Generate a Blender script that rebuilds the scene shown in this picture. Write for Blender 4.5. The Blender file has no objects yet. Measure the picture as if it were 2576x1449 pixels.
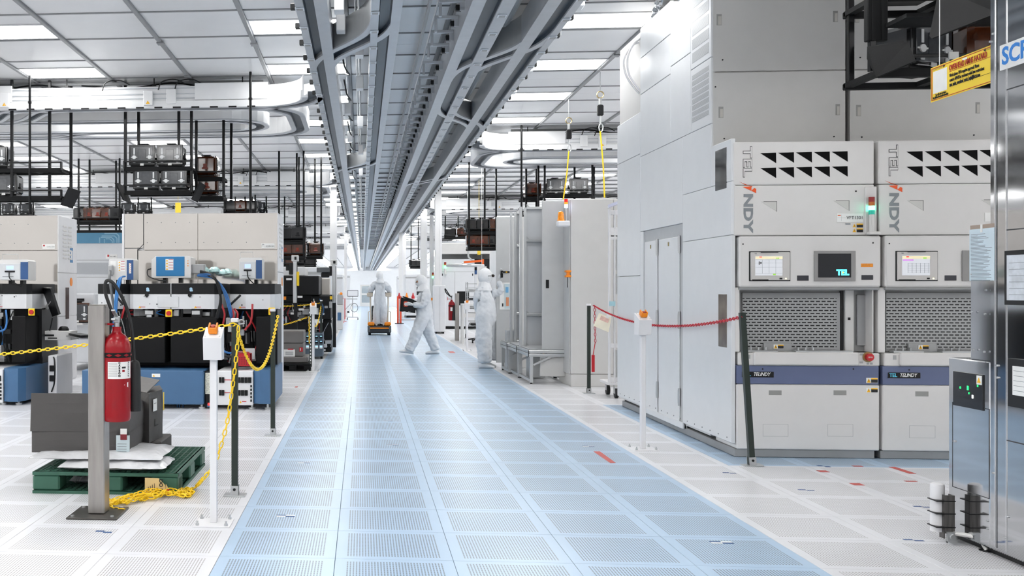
import bpy, math, random
from mathutils import Vector, Matrix, Euler
random.seed(7)
SC = bpy.context.scene
COL = SC.collection
# ---------------------------------------------------------------- camera, world, exposure
CAM_H, FPX, YAW, PCX, PCY = 1.40, 2561.6, -0.0775635, 712.5, 727.0
cd = bpy.data.cameras.new('camera')
cd.sensor_width = 36.0
cd.lens = 36.0*FPX/2576.0
cd.shift_x = (1288.0-PCX)/2576.0
cd.shift_y = (PCY-724.5)/2576.0
cd.clip_end = 400
cam = bpy.data.objects.new('camera', cd)
COL.objects.link(cam)
cam.location = (0, 0, CAM_H)
cam.rotation_euler = (math.pi/2, 0, -YAW)
SC.camera = cam
wd = bpy.data.worlds.new('world')
SC.world = wd
wd.use_nodes = True
wd.node_tree.nodes['Background'].inputs[0].default_value = (0.97, 0.98, 1.0, 1)
wd.node_tree.nodes['Background'].inputs[1].default_value = 0.45
SC.view_settings.view_transform = 'Standard'
SC.view_settings.look = 'None'
SC.view_settings.exposure = 0.70
SC.view_settings.gamma = 1.0
SC.view_settings.use_curve_mapping = False
LIGHT_L = 11.5
SC.cycles.max_bounces = 7
SC.cycles.diffuse_bounces = 3
SC.cycles.glossy_bounces = 4
SC.cycles.transmission_bounces = 4
SC.cycles.transparent_max_bounces = 6
SC.cycles.caustics_reflective = False
SC.cycles.caustics_refractive = False
SC.cycles.sample_clamp_indirect = 4.0
SC.cycles.use_adaptive_sampling = True
SC.cycles.adaptive_threshold = 0.05
SC.cycles.use_denoising = True
# measuring helpers: the point a photograph pixel shows on a plane at a known real distance
_c, _s = math.cos(YAW), math.sin(YAW)
def _d(px, py):
    a = (px-PCX)/FPX
    return (_s+a*_c, _c-a*_s, (PCY-py)/FPX)
def ay(px, py, Y):
    d = _d(px, py); k = Y/d[1]
    return (d[0]*k, CAM_H+d[2]*k)
def ax(px, py, X):
    d = _d(px, py); k = X/d[0]
    return (d[1]*k, CAM_H+d[2]*k)
def az(px, py, z=0.0):
    d = _d(px, py); k = (z-CAM_H)/d[2]
    return (d[0]*k, d[1]*k)
def RY(x0, y0, x1, y1, Y):          # rectangle facing -Y: (xa, xb, za, zb)
    xm, ym = (x0+x1)/2, (y0+y1)/2
    return (ay(x0, ym, Y)[0], ay(x1, ym, Y)[0], ay(xm, y1, Y)[1], ay(xm, y0, Y)[1])
def RX(x0, y0, x1, y1, X):          # rectangle on a plane X=const: (ya, yb, za, zb)
    xm, ym = (x0+x1)/2, (y0+y1)/2
    a, b = ax(x0, ym, X)[0], ax(x1, ym, X)[0]
    return (min(a, b), max(a, b), ax(xm, y1, X)[1], ax(xm, y0, X)[1])
# ---------------------------------------------------------------- materials
def lin(h):
    h = h.lstrip('#')
    r = [int(h[i:i+2], 16)/255 for i in (0, 2, 4)]
    return tuple(c/12.92 if c <= 0.04045 else ((c+0.055)/1.055)**2.4 for c in r)
MATS = {}
def mat(name, hexc, rough=0.5, metal=0.0, var=0.05, scale=6.0, bump=0.0, bscale=60.0, emit=None, estr=0.0, alpha=1.0, trans=0.0, coat=0.0, spec=0.5, stretch=None):
    if name in MATS: return MATS[name]
    m = bpy.data.materials.new(name); m.use_nodes = True
    nt = m.node_tree; b = nt.nodes['Principled BSDF']
    c = lin(hexc)
    tc = nt.nodes.new('ShaderNodeTexCoord')
    src = tc.outputs['Object']
    if stretch:
        mp = nt.nodes.new('ShaderNodeMapping'); mp.inputs['Scale'].default_value = stretch
        nt.links.new(src, mp.inputs[0]); src = mp.outputs[0]
    n = nt.nodes.new('ShaderNodeTexNoise'); n.inputs['Scale'].default_value = scale; n.inputs['Detail'].default_value = 3
    nt.links.new(src, n.inputs['Vector'])
    r = nt.nodes.new('ShaderNodeValToRGB')
    r.color_ramp.elements[0].position = 0.3; r.color_ramp.elements[1].position = 0.7
    r.color_ramp.elements[0].color = tuple(max(0, x*(1-var)) for x in c)+(1,)
    r.color_ramp.elements[1].color = tuple(min(1, x*(1+var)) for x in c)+(1,)
    nt.links.new(n.outputs['Fac'], r.inputs[0]); nt.links.new(r.outputs[0], b.inputs['Base Color'])
    b.inputs['Roughness'].default_value = rough; b.inputs['Metallic'].default_value = metal
    b.inputs['Specular IOR Level'].default_value = spec
    if coat: b.inputs['Coat Weight'].default_value = coat; b.inputs['Coat Roughness'].default_value = 0.08
    if bump:
        n2 = nt.nodes.new('ShaderNodeTexNoise'); n2.inputs['Scale'].default_value = bscale; n2.inputs['Detail'].default_value = 2
        nt.links.new(src, n2.inputs['Vector'])
        bp = nt.nodes.new('ShaderNodeBump'); bp.inputs['Strength'].default_value = bump; bp.inputs['Distance'].default_value = 0.01
        nt.links.new(n2.outputs['Fac'], bp.inputs['Height']); nt.links.new(bp.outputs[0], b.inputs['Normal'])
    if emit:
        b.inputs['Emission Color'].default_value = lin(emit)+(1,); b.inputs['Emission Strength'].default_value = estr
    if alpha < 1: b.inputs['Alpha'].default_value = alpha
    if trans: b.inputs['Transmission Weight'].default_value = trans
    MATS[name] = m
    return m
# ---------------------------------------------------------------- mesh builder
ORG = {}
class M:
    def __init__(s): s.v = []; s.f = []; s.mi = []
    def add(s, vs, fs, mi=0):
        o = len(s.v); s.v += [tuple(v) for v in vs]
        for f in fs: s.f.append(tuple(i+o for i in f)); s.mi.append(mi)
        return s
    def box(s, x0, x1, y0, y1, z0, z1, mi=0, ch=0.0):
        if x1 < x0: x0, x1 = x1, x0
        if y1 < y0: y0, y1 = y1, y0
        if z1 < z0: z0, z1 = z1, z0
        return s.obox(((x0+x1)/2, (y0+y1)/2, (z0+z1)/2), ((x1-x0)/2, (y1-y0)/2, (z1-z0)/2), None, mi, ch)
    def obox(s, c, h, R=None, mi=0, ch=0.0):
        hx, hy, hz = h
        if ch > 0:
            ch = min(ch, hx*0.8, hy*0.8, hz*0.8)
            vs = []; 
            for sx in (-1, 1):
                for sy in (-1, 1):
                    for sz in (-1, 1):
                        vs.append((sx*hx, sy*(hy-ch), sz*(hz-ch)))
                        vs.append((sx*(hx-ch), sy*hy, sz*(hz-ch)))
                        vs.append((sx*(hx-ch), sy*(hy-ch), sz*hz))
            def I(sx, sy, sz, k): return (((sx > 0)*2+(sy > 0))*2+(sz > 0))*3+k
            fs = []
            for sg in (-1, 1):
                q = [I(sg, -1, -1, 0), I(sg, 1, -1, 0), I(sg, 1, 1, 0), I(sg, -1, 1, 0)]; fs.append(q if sg > 0 else q[::-1])
                q = [I(-1, sg, -1, 1), I(-1, sg, 1, 1), I(1, sg, 1, 1), I(1, sg, -1, 1)]; fs.append(q if sg > 0 else q[::-1])
                q = [I(-1, -1, sg, 2), I(1, -1, sg, 2), I(1, 1, sg, 2), I(-1, 1, sg, 2)]; fs.append(q if sg > 0 else q[::-1])
            for a in (-1, 1):
                for b in (-1, 1):
                    q = [I(a, b, -1, 0), I(a, b, -1, 1), I(a, b, 1, 1), I(a, b, 1, 0)]; fs.append(q if a*b > 0 else q[::-1])
                    q = [I(a, -1, b, 2), I(a, -1, b, 0), I(a, 1, b, 0), I(a, 1, b, 2)]; fs.append(q if a*b > 0 else q[::-1])
                    q = [I(-1, a, b, 1), I(-1, a, b, 2), I(1, a, b, 2), I(1, a, b, 1)]; fs.append(q if a*b > 0 else q[::-1])
                    for d in (-1, 1):
                        q = [I(a, b, d, 0), I(a, b, d, 1), I(a, b, d, 2)]; fs.append(q if a*b*d > 0 else q[::-1])
        else:
            vs = [(sx*hx, sy*hy, sz*hz) for sx in (-1, 1) for sy in (-1, 1) for sz in (-1, 1)]
            fs = [(0, 1, 3, 2), (4, 6, 7, 5), (0, 4, 5, 1), (2, 3, 7, 6), (0, 2, 6, 4), (1, 5, 7, 3)]
        c = Vector(c)
        vs = [(R @ Vector(v) if R is not None else Vector(v))+c for v in vs]
        return s.add(vs, fs, mi)
    def bar(s, p0, p1, w, h, mi=0, up=(0, 0, 1)):      # square bar between two points
        p0, p1 = Vector(p0), Vector(p1); d = p1-p0; L = d.length; d.normalize()
        u = Vector(up)
        if abs(d.dot(u)) > 0.98: u = Vector((0, 1, 0))
        r = d.cross(u).normalized(); u = r.cross(d).normalized()
        R = Matrix((r, d, u)).transposed()
        return s.obox((p0+p1)/2, (w/2, L/2, h/2), R, mi)
    def ring(s, p, d, r, n, ph=0):
        d = Vector(d).normalized(); u = Vector((0, 0, 1)) if abs(d.z) < 0.95 else Vector((0, 1, 0))
        a = d.cross(u).normalized(); b = a.cross(d).normalized(); p = Vector(p)
        return [p+a*(r*math.cos(2*math.pi*i/n+ph))+b*(r*math.sin(2*math.pi*i/n+ph)) for i in range(n)]
    def cyl(s, p0, p1, r, n=12, r2=None, mi=0, cap=True):
        d = Vector(p1)-Vector(p0); r2 = r if r2 is None else r2
        A = s.ring(p0, d, r, n); B = s.ring(p1, d, r2, n)
        fs = [(i, n+i, n+(i+1) % n, (i+1) % n) for i in range(n)]
        if cap: fs += [tuple(range(n)), tuple(range(2*n-1, n-1, -1))]
        return s.add(A+B, fs, mi)
    def tube(s, pts, r, n=8, mi=0, cap=True):
        pts = [Vector(p) for p in pts]; K = len(pts); vs = []
        u = None
        for k in range(K):
            d = (pts[min(k+1, K-1)]-pts[max(k-1, 0)]).normalized()
            if u is None: u = Vector((0, 0, 1)) if abs(d.z) < 0.9 else Vector((1, 0, 0))
            a = d.cross(u)
            if a.length < 1e-4: a = d.cross(Vector((0.3, 0.5, 0.8)))
            a.normalize(); u = a.cross(d).normalized()
            vs += [pts[k]+a*(r*math.cos(2*math.pi*i/n))+u*(r*math.sin(2*math.pi*i/n)) for i in range(n)]
        fs = [(k*n+i, (k+1)*n+i, (k+1)*n+(i+1) % n, k*n+(i+1) % n) for k in range(K-1) for i in range(n)]
        if cap: fs += [tuple(range(n)), tuple(range(K*n-1, (K-1)*n-1, -1))]
        return s.add(vs, fs, mi)
    def lathe(s, c, prof, n=20, mi=0):
        c = Vector(c); K = len(prof); vs = []
        for r, z in prof: vs += [c+Vector((r*math.cos(2*math.pi*i/n), r*math.sin(2*math.pi*i/n), z)) for i in range(n)]
        fs = [(k*n+i, k*n+(i+1) % n, (k+1)*n+(i+1) % n, (k+1)*n+i) for k in range(K-1) for i in range(n)]
        fs += [tuple(range(n-1, -1, -1)), tuple(range((K-1)*n, K*n))]
        return s.add(vs, fs, mi)
    def prism(s, poly, ax_, a, b, mi=0):             # poly in the two other axes
        def P(u, v, t):
            return (t, u, v) if ax_ == 'x' else ((u, t, v) if ax_ == 'y' else (u, v, t))
        n = len(poly)
        vs = [P(u, v, a) for u, v in poly]+[P(u, v, b) for u, v in poly]
        fs = [(i, (i+1) % n, n+(i+1) % n, n+i) for i in range(n)]+[tuple(range(n-1, -1, -1)), tuple(range(n, 2*n))]
        return s.add(vs, fs, mi)
    def sweep(s, path, sec, mi=0, closed=False):      # section (u sideways, z up) along a plan path of (x, y, z)
        path = [Vector(p) for p in path]; K = len(path); n = len(sec); vs = []
        for k in range(K):
            if closed: d = path[(k+1) % K]-path[k-1]
            else: d = path[min(k+1, K-1)]-path[max(k-1, 0)]
            d.z = 0; d.normalize(); r = Vector((d.y, -d.x, 0))
            vs += [path[k]+r*u+Vector((0, 0, z)) for u, z in sec]
        KK = K if closed else K-1
        fs = [(k*n+i, ((k+1) % K)*n+i, ((k+1) % K)*n+(i+1) % n, k*n+(i+1) % n) for k in range(KK) for i in range(n)]
        if not closed: fs += [tuple(range(n)), tuple(range(K*n-1, (K-1)*n-1, -1))]
        return s.add(vs, fs, mi)
    def mesh(s, name, mats, org=(0, 0, 0), smooth=False):
        me = bpy.data.meshes.new(name)
        o = Vector(org)
        me.from_pydata([tuple(Vector(v)-o) for v in s.v], [], s.f)
        if not isinstance(mats, (list, tuple)): mats = [mats]
        for m in mats: me.materials.append(m)
        if len(mats) > 1: me.polygons.foreach_set('material_index', s.mi)
        if smooth:
            me.polygons.foreach_set('use_smooth', [True]*len(me.polygons))
        me.update()
        return me
    def build(s, name, mats, parent=None, smooth=False, local=False):
        if parent is not None: org = (0, 0, 0) if local else ORG.get(parent.name, (0, 0, 0))
        else:
            xs = [v[0] for v in s.v]; ys = [v[1] for v in s.v]; zs = [v[2] for v in s.v]
            org = ((min(xs)+max(xs))/2, (min(ys)+max(ys))/2, min(zs))
        me = s.mesh(name, mats, org, smooth)
        if smooth:
            try: me.set_sharp_from_angle(angle=math.radians(40))
            except Exception: pass
        o = bpy.data.objects.new(name, me); COL.objects.link(o)
        if parent is not None: o.parent = parent; ORG[o.name] = org
        else: o.location = org; ORG[o.name] = org
        return o
def tag(o, label=None, cat=None, group=None, kind=None):
    if label: o['label'] = label
    if cat: o['category'] = cat
    if group: o['group'] = group
    if kind: o['kind'] = kind
    return o
def thing(name, label, cat, loc=(0, 0, 0), rz=0.0, group=None):
    o = bpy.data.objects.new(name, None); COL.objects.link(o)
    o.empty_display_size = 0.1
    o.location = loc; o.rotation_euler = (0, 0, rz); ORG[o.name] = tuple(loc)
    return tag(o, label, cat, group)
def dup(root, loc=None, rz=None, label=None, group=None, scale=None):
    def cp(o, par):
        c = o.copy(); COL.objects.link(c)
        if par is not None: c.parent = par
        for ch in KIDS.get(o.name, o.children): cp(ch, c)
        return c
    r = cp(root, None)
    if loc is not None: r.location = loc; ORG[r.name] = tuple(loc)
    if rz is not None: r.rotation_euler = (0, 0, rz)
    if scale is not None: r.scale = (scale,)*3
    if label: r['label'] = label
    if group: r['group'] = group
    return r
KIDS = {}
def inst(me, name, parent, loc, rot=(0, 0, 0)):      # one more part sharing mesh data; loc in world
    o = bpy.data.objects.new(name, me); COL.objects.link(o); o.parent = parent
    o.location = Vector(loc)-Vector(ORG.get(parent.name, (0, 0, 0))); o.rotation_euler = rot
    return o
def text(s, name, parent, pos, size, m, face='-y', spin=0.0, align='CENTER', bold=0.0, ext=0.001, sx=1.0, local=False, shear=0.0):
    cu = bpy.data.curves.new('lettering', 'FONT'); cu.body = s; cu.size = size; cu.extrude = ext; cu.offset = bold
    cu.align_x = align; cu.align_y = 'CENTER'; cu.resolution_u = 3; cu.shear = shear
    t = bpy.data.objects.new('tmp', cu); COL.objects.link(t)
    bpy.context.view_layer.update()
    me = bpy.data.meshes.new_from_object(t.evaluated_get(bpy.context.evaluated_depsgraph_get()))
    bpy.data.objects.remove(t); bpy.data.curves.remove(cu)
    me.name = name; me.materials.clear(); me.materials.append(m)
    B = {'-y': Matrix.Rotation(math.pi/2, 4, 'X'), '-x': Matrix.Rotation(-math.pi/2, 4, 'Z') @ Matrix.Rotation(math.pi/2, 4, 'X'),
         '+z': Matrix.Identity(4), '+x': Matrix.Rotation(math.pi/2, 4, 'Z') @ Matrix.Rotation(math.pi/2, 4, 'X')}[face]
    me.transform(B @ Matrix.Rotation(spin, 4, 'Z') @ Matrix.Diagonal((sx, 1, 1, 1)))
    o = bpy.data.objects.new(name, me); COL.objects.link(o)
    if parent is not None:
        o.parent = parent
        o.location = Vector(pos) if local else Vector(pos)-Vector(ORG.get(parent.name, (0, 0, 0)))
    else: o.location = pos
    return o
def arc(cx, cy, r, a0, a1, n, z=0.0):
    return [(cx+r*math.cos(a0+(a1-a0)*i/n), cy+r*math.sin(a0+(a1-a0)*i/n), z) for i in range(n+1)]
def bez(p0, p1, p2, p3, n=12):
    p0, p1, p2, p3 = map(Vector, (p0, p1, p2, p3)); o = []
    for i in range(n+1):
        t = i/n; o.append(p0*(1-t)**3+p1*3*t*(1-t)**2+p2*3*t*t*(1-t)+p3*t**3)
    return o
def smooth_path(pts, n=6):                            # Catmull-Rom through points
    P = [Vector(p) for p in pts]; P = [P[0]*2-P[1]]+P+[P[-1]*2-P[-2]]; o = []
    for i in range(1, len(P)-2):
        for j in range(n):
            t = j/n
            o.append(0.5*((2*P[i])+(P[i+1]-P[i-1])*t+(2*P[i-1]-5*P[i]+4*P[i+1]-P[i+2])*t*t+(3*P[i]-P[i-1]-3*P[i+1]+P[i+2])*t**3))
    o.append(P[-2]); return o
# common materials
W_PAINT = mat('white_paint', '#E6E6E8', 0.4, var=0.02)
LG = mat('light_grey_paint', '#D9D8D6', 0.42, var=0.02)
MG = mat('mid_grey_paint', '#A4A5A6', 0.45, var=0.03)
DG = mat('dark_grey_paint', '#55585B', 0.45, var=0.05)
BLK = mat('black_paint', '#101113', 0.4, var=0.1, spec=0.3)
BLKM = mat('black_matte', '#131415', 0.7, var=0.08, bump=0.1, bscale=200, spec=0.2)
ALU = mat('aluminium', '#C3C5C6', 0.32, 0.85, var=0.04)
STEEL = mat('brushed_steel', '#A09C98', 0.38, 0.9, var=0.12, scale=3, stretch=(8, 8, 1))
CHROME = mat('polished_steel', '#C9CACC', 0.07, 1.0, var=0.03, scale=2, bump=0.02, bscale=2.5)
SEAM = mat('seam_shadow_gap', '#3A3B3D', 0.7)
YEL = mat('yellow_plastic', '#FFD21C', 0.4, var=0.05)
REDP = mat('red_paint', '#8E0614', 0.28, var=0.04, coat=0.12, spec=0.3)
REDC = mat('red_plastic', '#B5121F', 0.4)
ORG_ = mat('orange_plastic', '#F08A10', 0.4)
RUB = mat('black_rubber', '#151617', 0.6)
BLUE_T = mat('tool_blue_paint', '#3F6489', 0.4, var=0.04)
BLUE_D = mat('bright_blue_panel', '#1571A8', 0.4, var=0.05)
PAPER = mat('white_paper', '#F0F0EE', 0.7)
PRINT = mat('print_black', '#1E1E20', 0.7)
WARN = mat('warning_yellow', '#F0B414', 0.5)
GLOW_G = mat('green_lamp_glow', '#20D060', 0.3, emit='#20FF60', estr=2.0)
# ---------------------------------------------------------------- the setting
T = 0.6075327; GX0 = -0.7477599; GY0 = 5.2965312
def tile_mat(name, base, hole, rough, hw=0.42, hl=0.6):
    m = bpy.data.materials.new(name); m.use_nodes = True; nt = m.node_tree; b = nt.nodes['Principled BSDF']
    N = nt.nodes.new; L = nt.links.new
    g = N('ShaderNodeNewGeometry'); sp = N('ShaderNodeSeparateXYZ'); L(g.outputs['Position'], sp.inputs[0])
    def mth(op, a, bb=None, c=None):
        n = N('ShaderNodeMath'); n.operation = op
        for i, x in enumerate((a, bb, c)):
            if x is None: continue
            if isinstance(x, (int, float)): n.inputs[i].default_value = x
            else: L(x, n.inputs[i])
        return n.outputs[0]
    u = mth('FRACT', mth('MULTIPLY_ADD', sp.outputs[0], 1/T, 100-GX0/T)); v = mth('FRACT', mth('MULTIPLY_ADD', sp.outputs[1], 1/T, 100-GY0/T))
    zu = mth('LESS_THAN', mth('ABSOLUTE', mth('SUBTRACT', u, 0.5)), 0.405); zv = mth('LESS_THAN', mth('ABSOLUTE', mth('SUBTRACT', v, 0.5)), 0.415)
    gz_ = mth('GREATER_THAN', sp.outputs[2], -0.001)
    hu = mth('LESS_THAN', mth('FRACT', mth('MULTIPLY', u, 39.5)), hw); hv = mth('LESS_THAN', mth('FRACT', mth('MULTIPLY', v, 33.7)), hl)
    k = mth('MULTIPLY', mth('MULTIPLY', zu, zv), mth('MULTIPLY', mth('MULTIPLY', hu, hv), gz_))
    seam = mth('GREATER_THAN', mth('MAXIMUM', mth('ABSOLUTE', mth('SUBTRACT', u, 0.5)), mth('ABSOLUTE', mth('SUBTRACT', v, 0.5))), 0.4965)
    ns = N('ShaderNodeTexNoise'); ns.inputs['Scale'].default_value = 1.3; ns.inputs['Detail'].default_value = 5
    L(g.outputs['Position'], ns.inputs['Vector'])
    c = lin(base)
    rp = N('ShaderNodeValToRGB'); rp.color_ramp.elements[0].position = 0.35; rp.color_ramp.elements[1].position = 0.7
    rp.color_ramp.elements[0].color = tuple(x*0.94 for x in c)+(1,); rp.color_ramp.elements[1].color = tuple(min(1, x*1.04) for x in c)+(1,)
    L(ns.outputs['Fac'], rp.inputs[0])
    mx = N('ShaderNodeMix'); mx.data_type = 'RGBA'; L(mth('MAXIMUM', k, mth('MULTIPLY', seam, 0.25)), mx.inputs[0]); L(rp.outputs[0], mx.inputs[6]); mx.inputs[7].default_value = lin(hole)+(1,)
    L(mx.outputs[2], b.inputs['Base Color']); b.inputs['Roughness'].default_value = rough
    bp = N('ShaderNodeBump'); bp.inputs['Strength'].default_value = 0.3; bp.inputs['Distance'].default_value = 0.004; bp.invert = True
    L(k, bp.inputs['Height']); L(bp.outputs[0], b.inputs['Normal'])
    return m
FT_W = tile_mat('white_perforated_tile', '#E4E5E9', '#827D7B', 0.3, 0.40, 0.58)
FT_B = tile_mat('pale_blue_perforated_tile', '#B0C8DF', '#4C5561', 0.3, 0.45, 0.62)
FT_S = mat('solid_blue_floor', '#A9C6E2', 0.35, var=0.05, scale=2)
UNDER = mat('underfloor', '#77777A', 0.9)
YFAR = 150.0
YN, JN = GY0-3*T, 20          # tile rows laid one by one: j from -3 to 15
YT = GY0+13*T
fm = M()
def q(x0, x1, y0, y1, z, mi): fm.add([(x0, y0, z), (x1, y0, z), (x1, y1, z), (x0, y1, z)], [(0, 1, 2, 3)], mi)
BX0, BX1 = GX0, GX0+5*T
q(-40, BX0, YT, YFAR, 0, 0); q(BX0, BX1, YT, YFAR, 0, 1); q(BX1, 40, YT, YFAR, 0, 0)
q(-40, 40, -8, YN, 0, 0); q(-40, 40, YN, YT, -0.03, 2)
floor = fm.build('floor', [FT_W, FT_B, UNDER]); floor['kind'] = 'structure'
ORG['floor'] = tuple(floor.location)
def tilemesh(m):
    b = M(); b.box(0.0008, T-0.0008, 0.0008, T-0.0008, -0.03, 0, 0, 0.0015); return b.mesh('floor_tile', m)
TM = {'w': tilemesh(FT_W), 'b': tilemesh(FT_B)}
ntile = 0
JB0, JB1 = 5, 12             # rows of the blue patch under the furnaces
for j in range(-3, 13):
    y = GY0+j*T
    for i in range(-14, 13):
        x = GX0+i*T
        vis = (x+T > -0.40*(y+T)-0.35) and (x < 0.62*(y+T)+0.2)
        if not vis or x > 5.0 or (y+T) < 4.3: continue
        if x > 4.8: continue
        if x > 3.4 and y > 9.0: continue
        k = 'b' if (0 <= i < 5 or (i >= 6 and JB0 <= j < JB1)) else 'w'
        inst(TM[k], 'floor_tile', floor, (x, y, 0)); ntile += 1
print('tiles', ntile)
# floor outside the laid rows is not in view: fill it
fl2 = M()
fl2.add([(5.5, YN, -0.012), (40, YN, -0.012), (40, YT, -0.012), (5.5, YT, -0.012)], [(0, 1, 2, 3)])
fl2.add([(-40, YN, -0.012), (-6.2, YN, -0.012), (-6.2, YT, -0.012), (-40, YT, -0.012)], [(0, 1, 2, 3)])
fl2.build('floor_slab', [FT_W], floor)
# floor tape marks
TAPE_B = mat('blue_tape', '#2C5488', 0.5); TAPE_W = mat('white_tape', '#F4F4F4', 0.5); TAPE_R = mat('red_tape', '#B8443C', 0.5)
def flat(name, label, pts, m, cat='tape'):
    b = M(); n = len(pts); b.add([(x, y, 0.0005) for x, y in pts]+[(x, y, 0.002) for x, y in pts], [tuple(range(n, 2*n)), tuple(range(n-1, -1, -1))]+[(i, (i+1) % n, n+(i+1) % n, n+i) for i in range(n)])
    return tag(b.build(name, m), label, cat)
for lab, pp in (('red floor tape strip on the blue aisle tiles near the right edge', [(1493, 1136), (1509, 1136), (1549, 1165), (1535, 1165)]),
                ('long red floor tape strip on white tiles before the second furnace', [(2235, 1175), (2252, 1175), (2305, 1192), (2288, 1192)])):
    flat('floor_tape', lab, [az(*p) for p in pp], TAPE_R)
for lab, a in (('short red tape piece on white tiles behind the cable duct post', (2280, 1210, 2302, 1212)), ('small red tape scrap at the blue patch edge by the second furnace', (2148, 1172, 2166, 1174)),
               ('red tape scrap between white tiles right of the leaning green post', (2149, 1216, 2162, 1221)), ('small red tape scrap nearest the foot of the leaning green post', (2064, 1184, 2077, 1188)),
               ('orange-red tape scrap on the far blue aisle ahead of the walking worker', (1132, 884, 1140, 888)), ('small red tape mark on far white tiles left of the aisle', (741, 972, 750, 975))):
    x0, y0 = az(a[0], a[3]); x1, y1 = az(a[2], a[1])
    flat('floor_tape', lab, [(x0, y0), (x1, y0), (x1, y1), (x0, y1)], TAPE_R)
def mark(px, py, lab, w=0.09, d=0.05, both=True):
    x, y = az(px, py); t = thing('tile_marker', lab, 'floor marker', (x, y, 0.0004))
    a = M(); a.box(-w, 0, 0, d/2, 0, 0.0012); a.box(0, w, -d/2, 0, 0, 0.0012); a.build('blue_bar', TAPE_B, t, local=True)
    if both:
        b = M(); b.box(-w, 0, -d/2, 0, 0, 0.0012); b.box(0, w, 0, d/2, 0, 0.0012); b.build('white_bar', TAPE_W, t, local=True)
mark(719, 1298, 'blue and white checker mark on blue tile nearest the left aisle edge', 0.055)
mark(765, 1164, 'small blue and white mark on blue tile, second from the front at left', 0.05, 0.04)
mark(987, 1119, 'blue and white mark on the second blue tile column, nearer one', 0.05, 0.04)
mark(976, 1059, 'blue and white mark on the second blue tile column, farther one', 0.05, 0.04)
mark(1815, 1365, 'large blue and white checker mark on blue tile at the right aisle edge', 0.06)
mark(1480, 1123, 'blue and white mark beside the red tape strip on the aisle', 0.05, 0.04)
mark(261, 1338, 'blue double bar mark on white tile before the steel post', 0.05, 0.05, False)
mark(1835, 1190, 'blue dash pair on white tile left of the leaning green post', 0.045, 0.04, False)
mark(2028, 1233, 'blue dash pair on white tile right of the leaning green post', 0.05, 0.04, False)
mark(2320, 1275, 'blue dash pair on white tile left of the cable duct post', 0.05, 0.04, False)
mark(2298, 1359, 'dark blue dash pair on white tiles before the cable duct post', 0.05, 0.04, False)
mark(2072, 1173, 'blue cross mark at the corner of the blue patch before the furnaces', 0.04, 0.08, False)
# ---------------------------------------------------------------- ceiling
CZ = 4.61; CP = 1.21; CX0 = -1.40; CY0 = 11.62; CPY = 1.20
C_PANEL = mat('ceiling_panel_white', '#F1F2F3', 0.3, var=0.02, scale=2)
C_BAR = mat('ceiling_grid_grey', '#8A8C8E', 0.45, var=0.04)
C_LIGHT = mat('ceiling_light_panel', '#FFFFFF', 0.5, emit='#FDFCFA', estr=LIGHT_L)
cm = M(); cm.box(-40, 40, -8, YFAR, CZ+0.02, CZ+0.06)
ceil = cm.build('ceiling', C_PANEL); ceil['kind'] = 'structure'; ORG['ceiling'] = tuple(ceil.location)
pm = M(); pm.box(0.03, CP-0.03, 0.02, CPY-0.02, -0.004, 0.021, 0, 0.003); PMF = pm.mesh('ceiling_panel', C_PANEL)
pm = M(); pm.box(0.03, CP-0.03, 0.02, CPY/2-0.004, -0.004, 0.021, 0, 0.003); pm.box(0.03, CP-0.03, CPY/2+0.004, CPY-0.02, -0.004, 0.021, 0, 0.003); PMS = pm.mesh('ceiling_panel_split', C_PANEL)
pm = M(); pm.box(0.03, CP-0.03, 0.02, CPY/2-0.18, -0.004, 0.021, 0, 0.003); PMH = pm.mesh('ceiling_panel_half', C_PANEL)
def is_light(i, k): return i % 3 == 0 and k % 2 == 0
npan = 0
for k in range(-1, 13):
    y = CY0+k*CPY
    for i in range(-9, 8):
        x = CX0+i*CP
        if x+CP < -0.37*(y+CPY) or x > 0.30*y+0.5: continue
        me = PMH if is_light(i, k) else (PMS if (i*7+k*3) % 5 == 0 else PMF)
        inst(me, 'ceiling_panel', ceil, (x, y, CZ)); npan += 1
print('ceiling panels', npan)
for i in range(-26, 24):
    x = CX0+i*CP
    g = M(); g.box(x-0.03, x+0.03, -8, YFAR, CZ-0.03, CZ+0.019, 0, 0.008); g.build('grid_bar', C_BAR, ceil)
for k in range(-15, 60):
    y = CY0+k*CPY
    g = M(); g.box(-33, 28, y-0.016, y+0.016, CZ-0.014, CZ+0.018); g.build('grid_bar', C_BAR, ceil)
for (x, y) in ((-2.6, 12.95), (-1.4, 13.1), (-2.6, 15.0), (3.44, 14.1)):
    g = M(); g.box(x-0.045, x+0.045, y, y+0.12, CZ-0.045, CZ-0.025); g.build('grid_splice', C_BAR, ceil)
lm = M(); lm.box(0.05, CP-0.05, 0, 0.62, -0.012, 0.019); LME = lm.mesh('diffuser', C_LIGHT)
lf = M()
for a in ((0.02, CP-0.02, -0.03, 0.0), (0.02, CP-0.02, 0.62, 0.65), (0.02, 0.05, 0, 0.62), (CP-0.05, CP-0.02, 0, 0.62)): lf.box(*a, -0.014, 0.019)
LFE = lf.mesh('frame', W_PAINT)
rest = M(); nth = {}
ORDN = 'first second third fourth fifth sixth seventh eighth ninth tenth eleventh twelfth thirteenth fourteenth fifteenth sixteenth seventeenth eighteenth nineteenth twentieth'.split()
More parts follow.
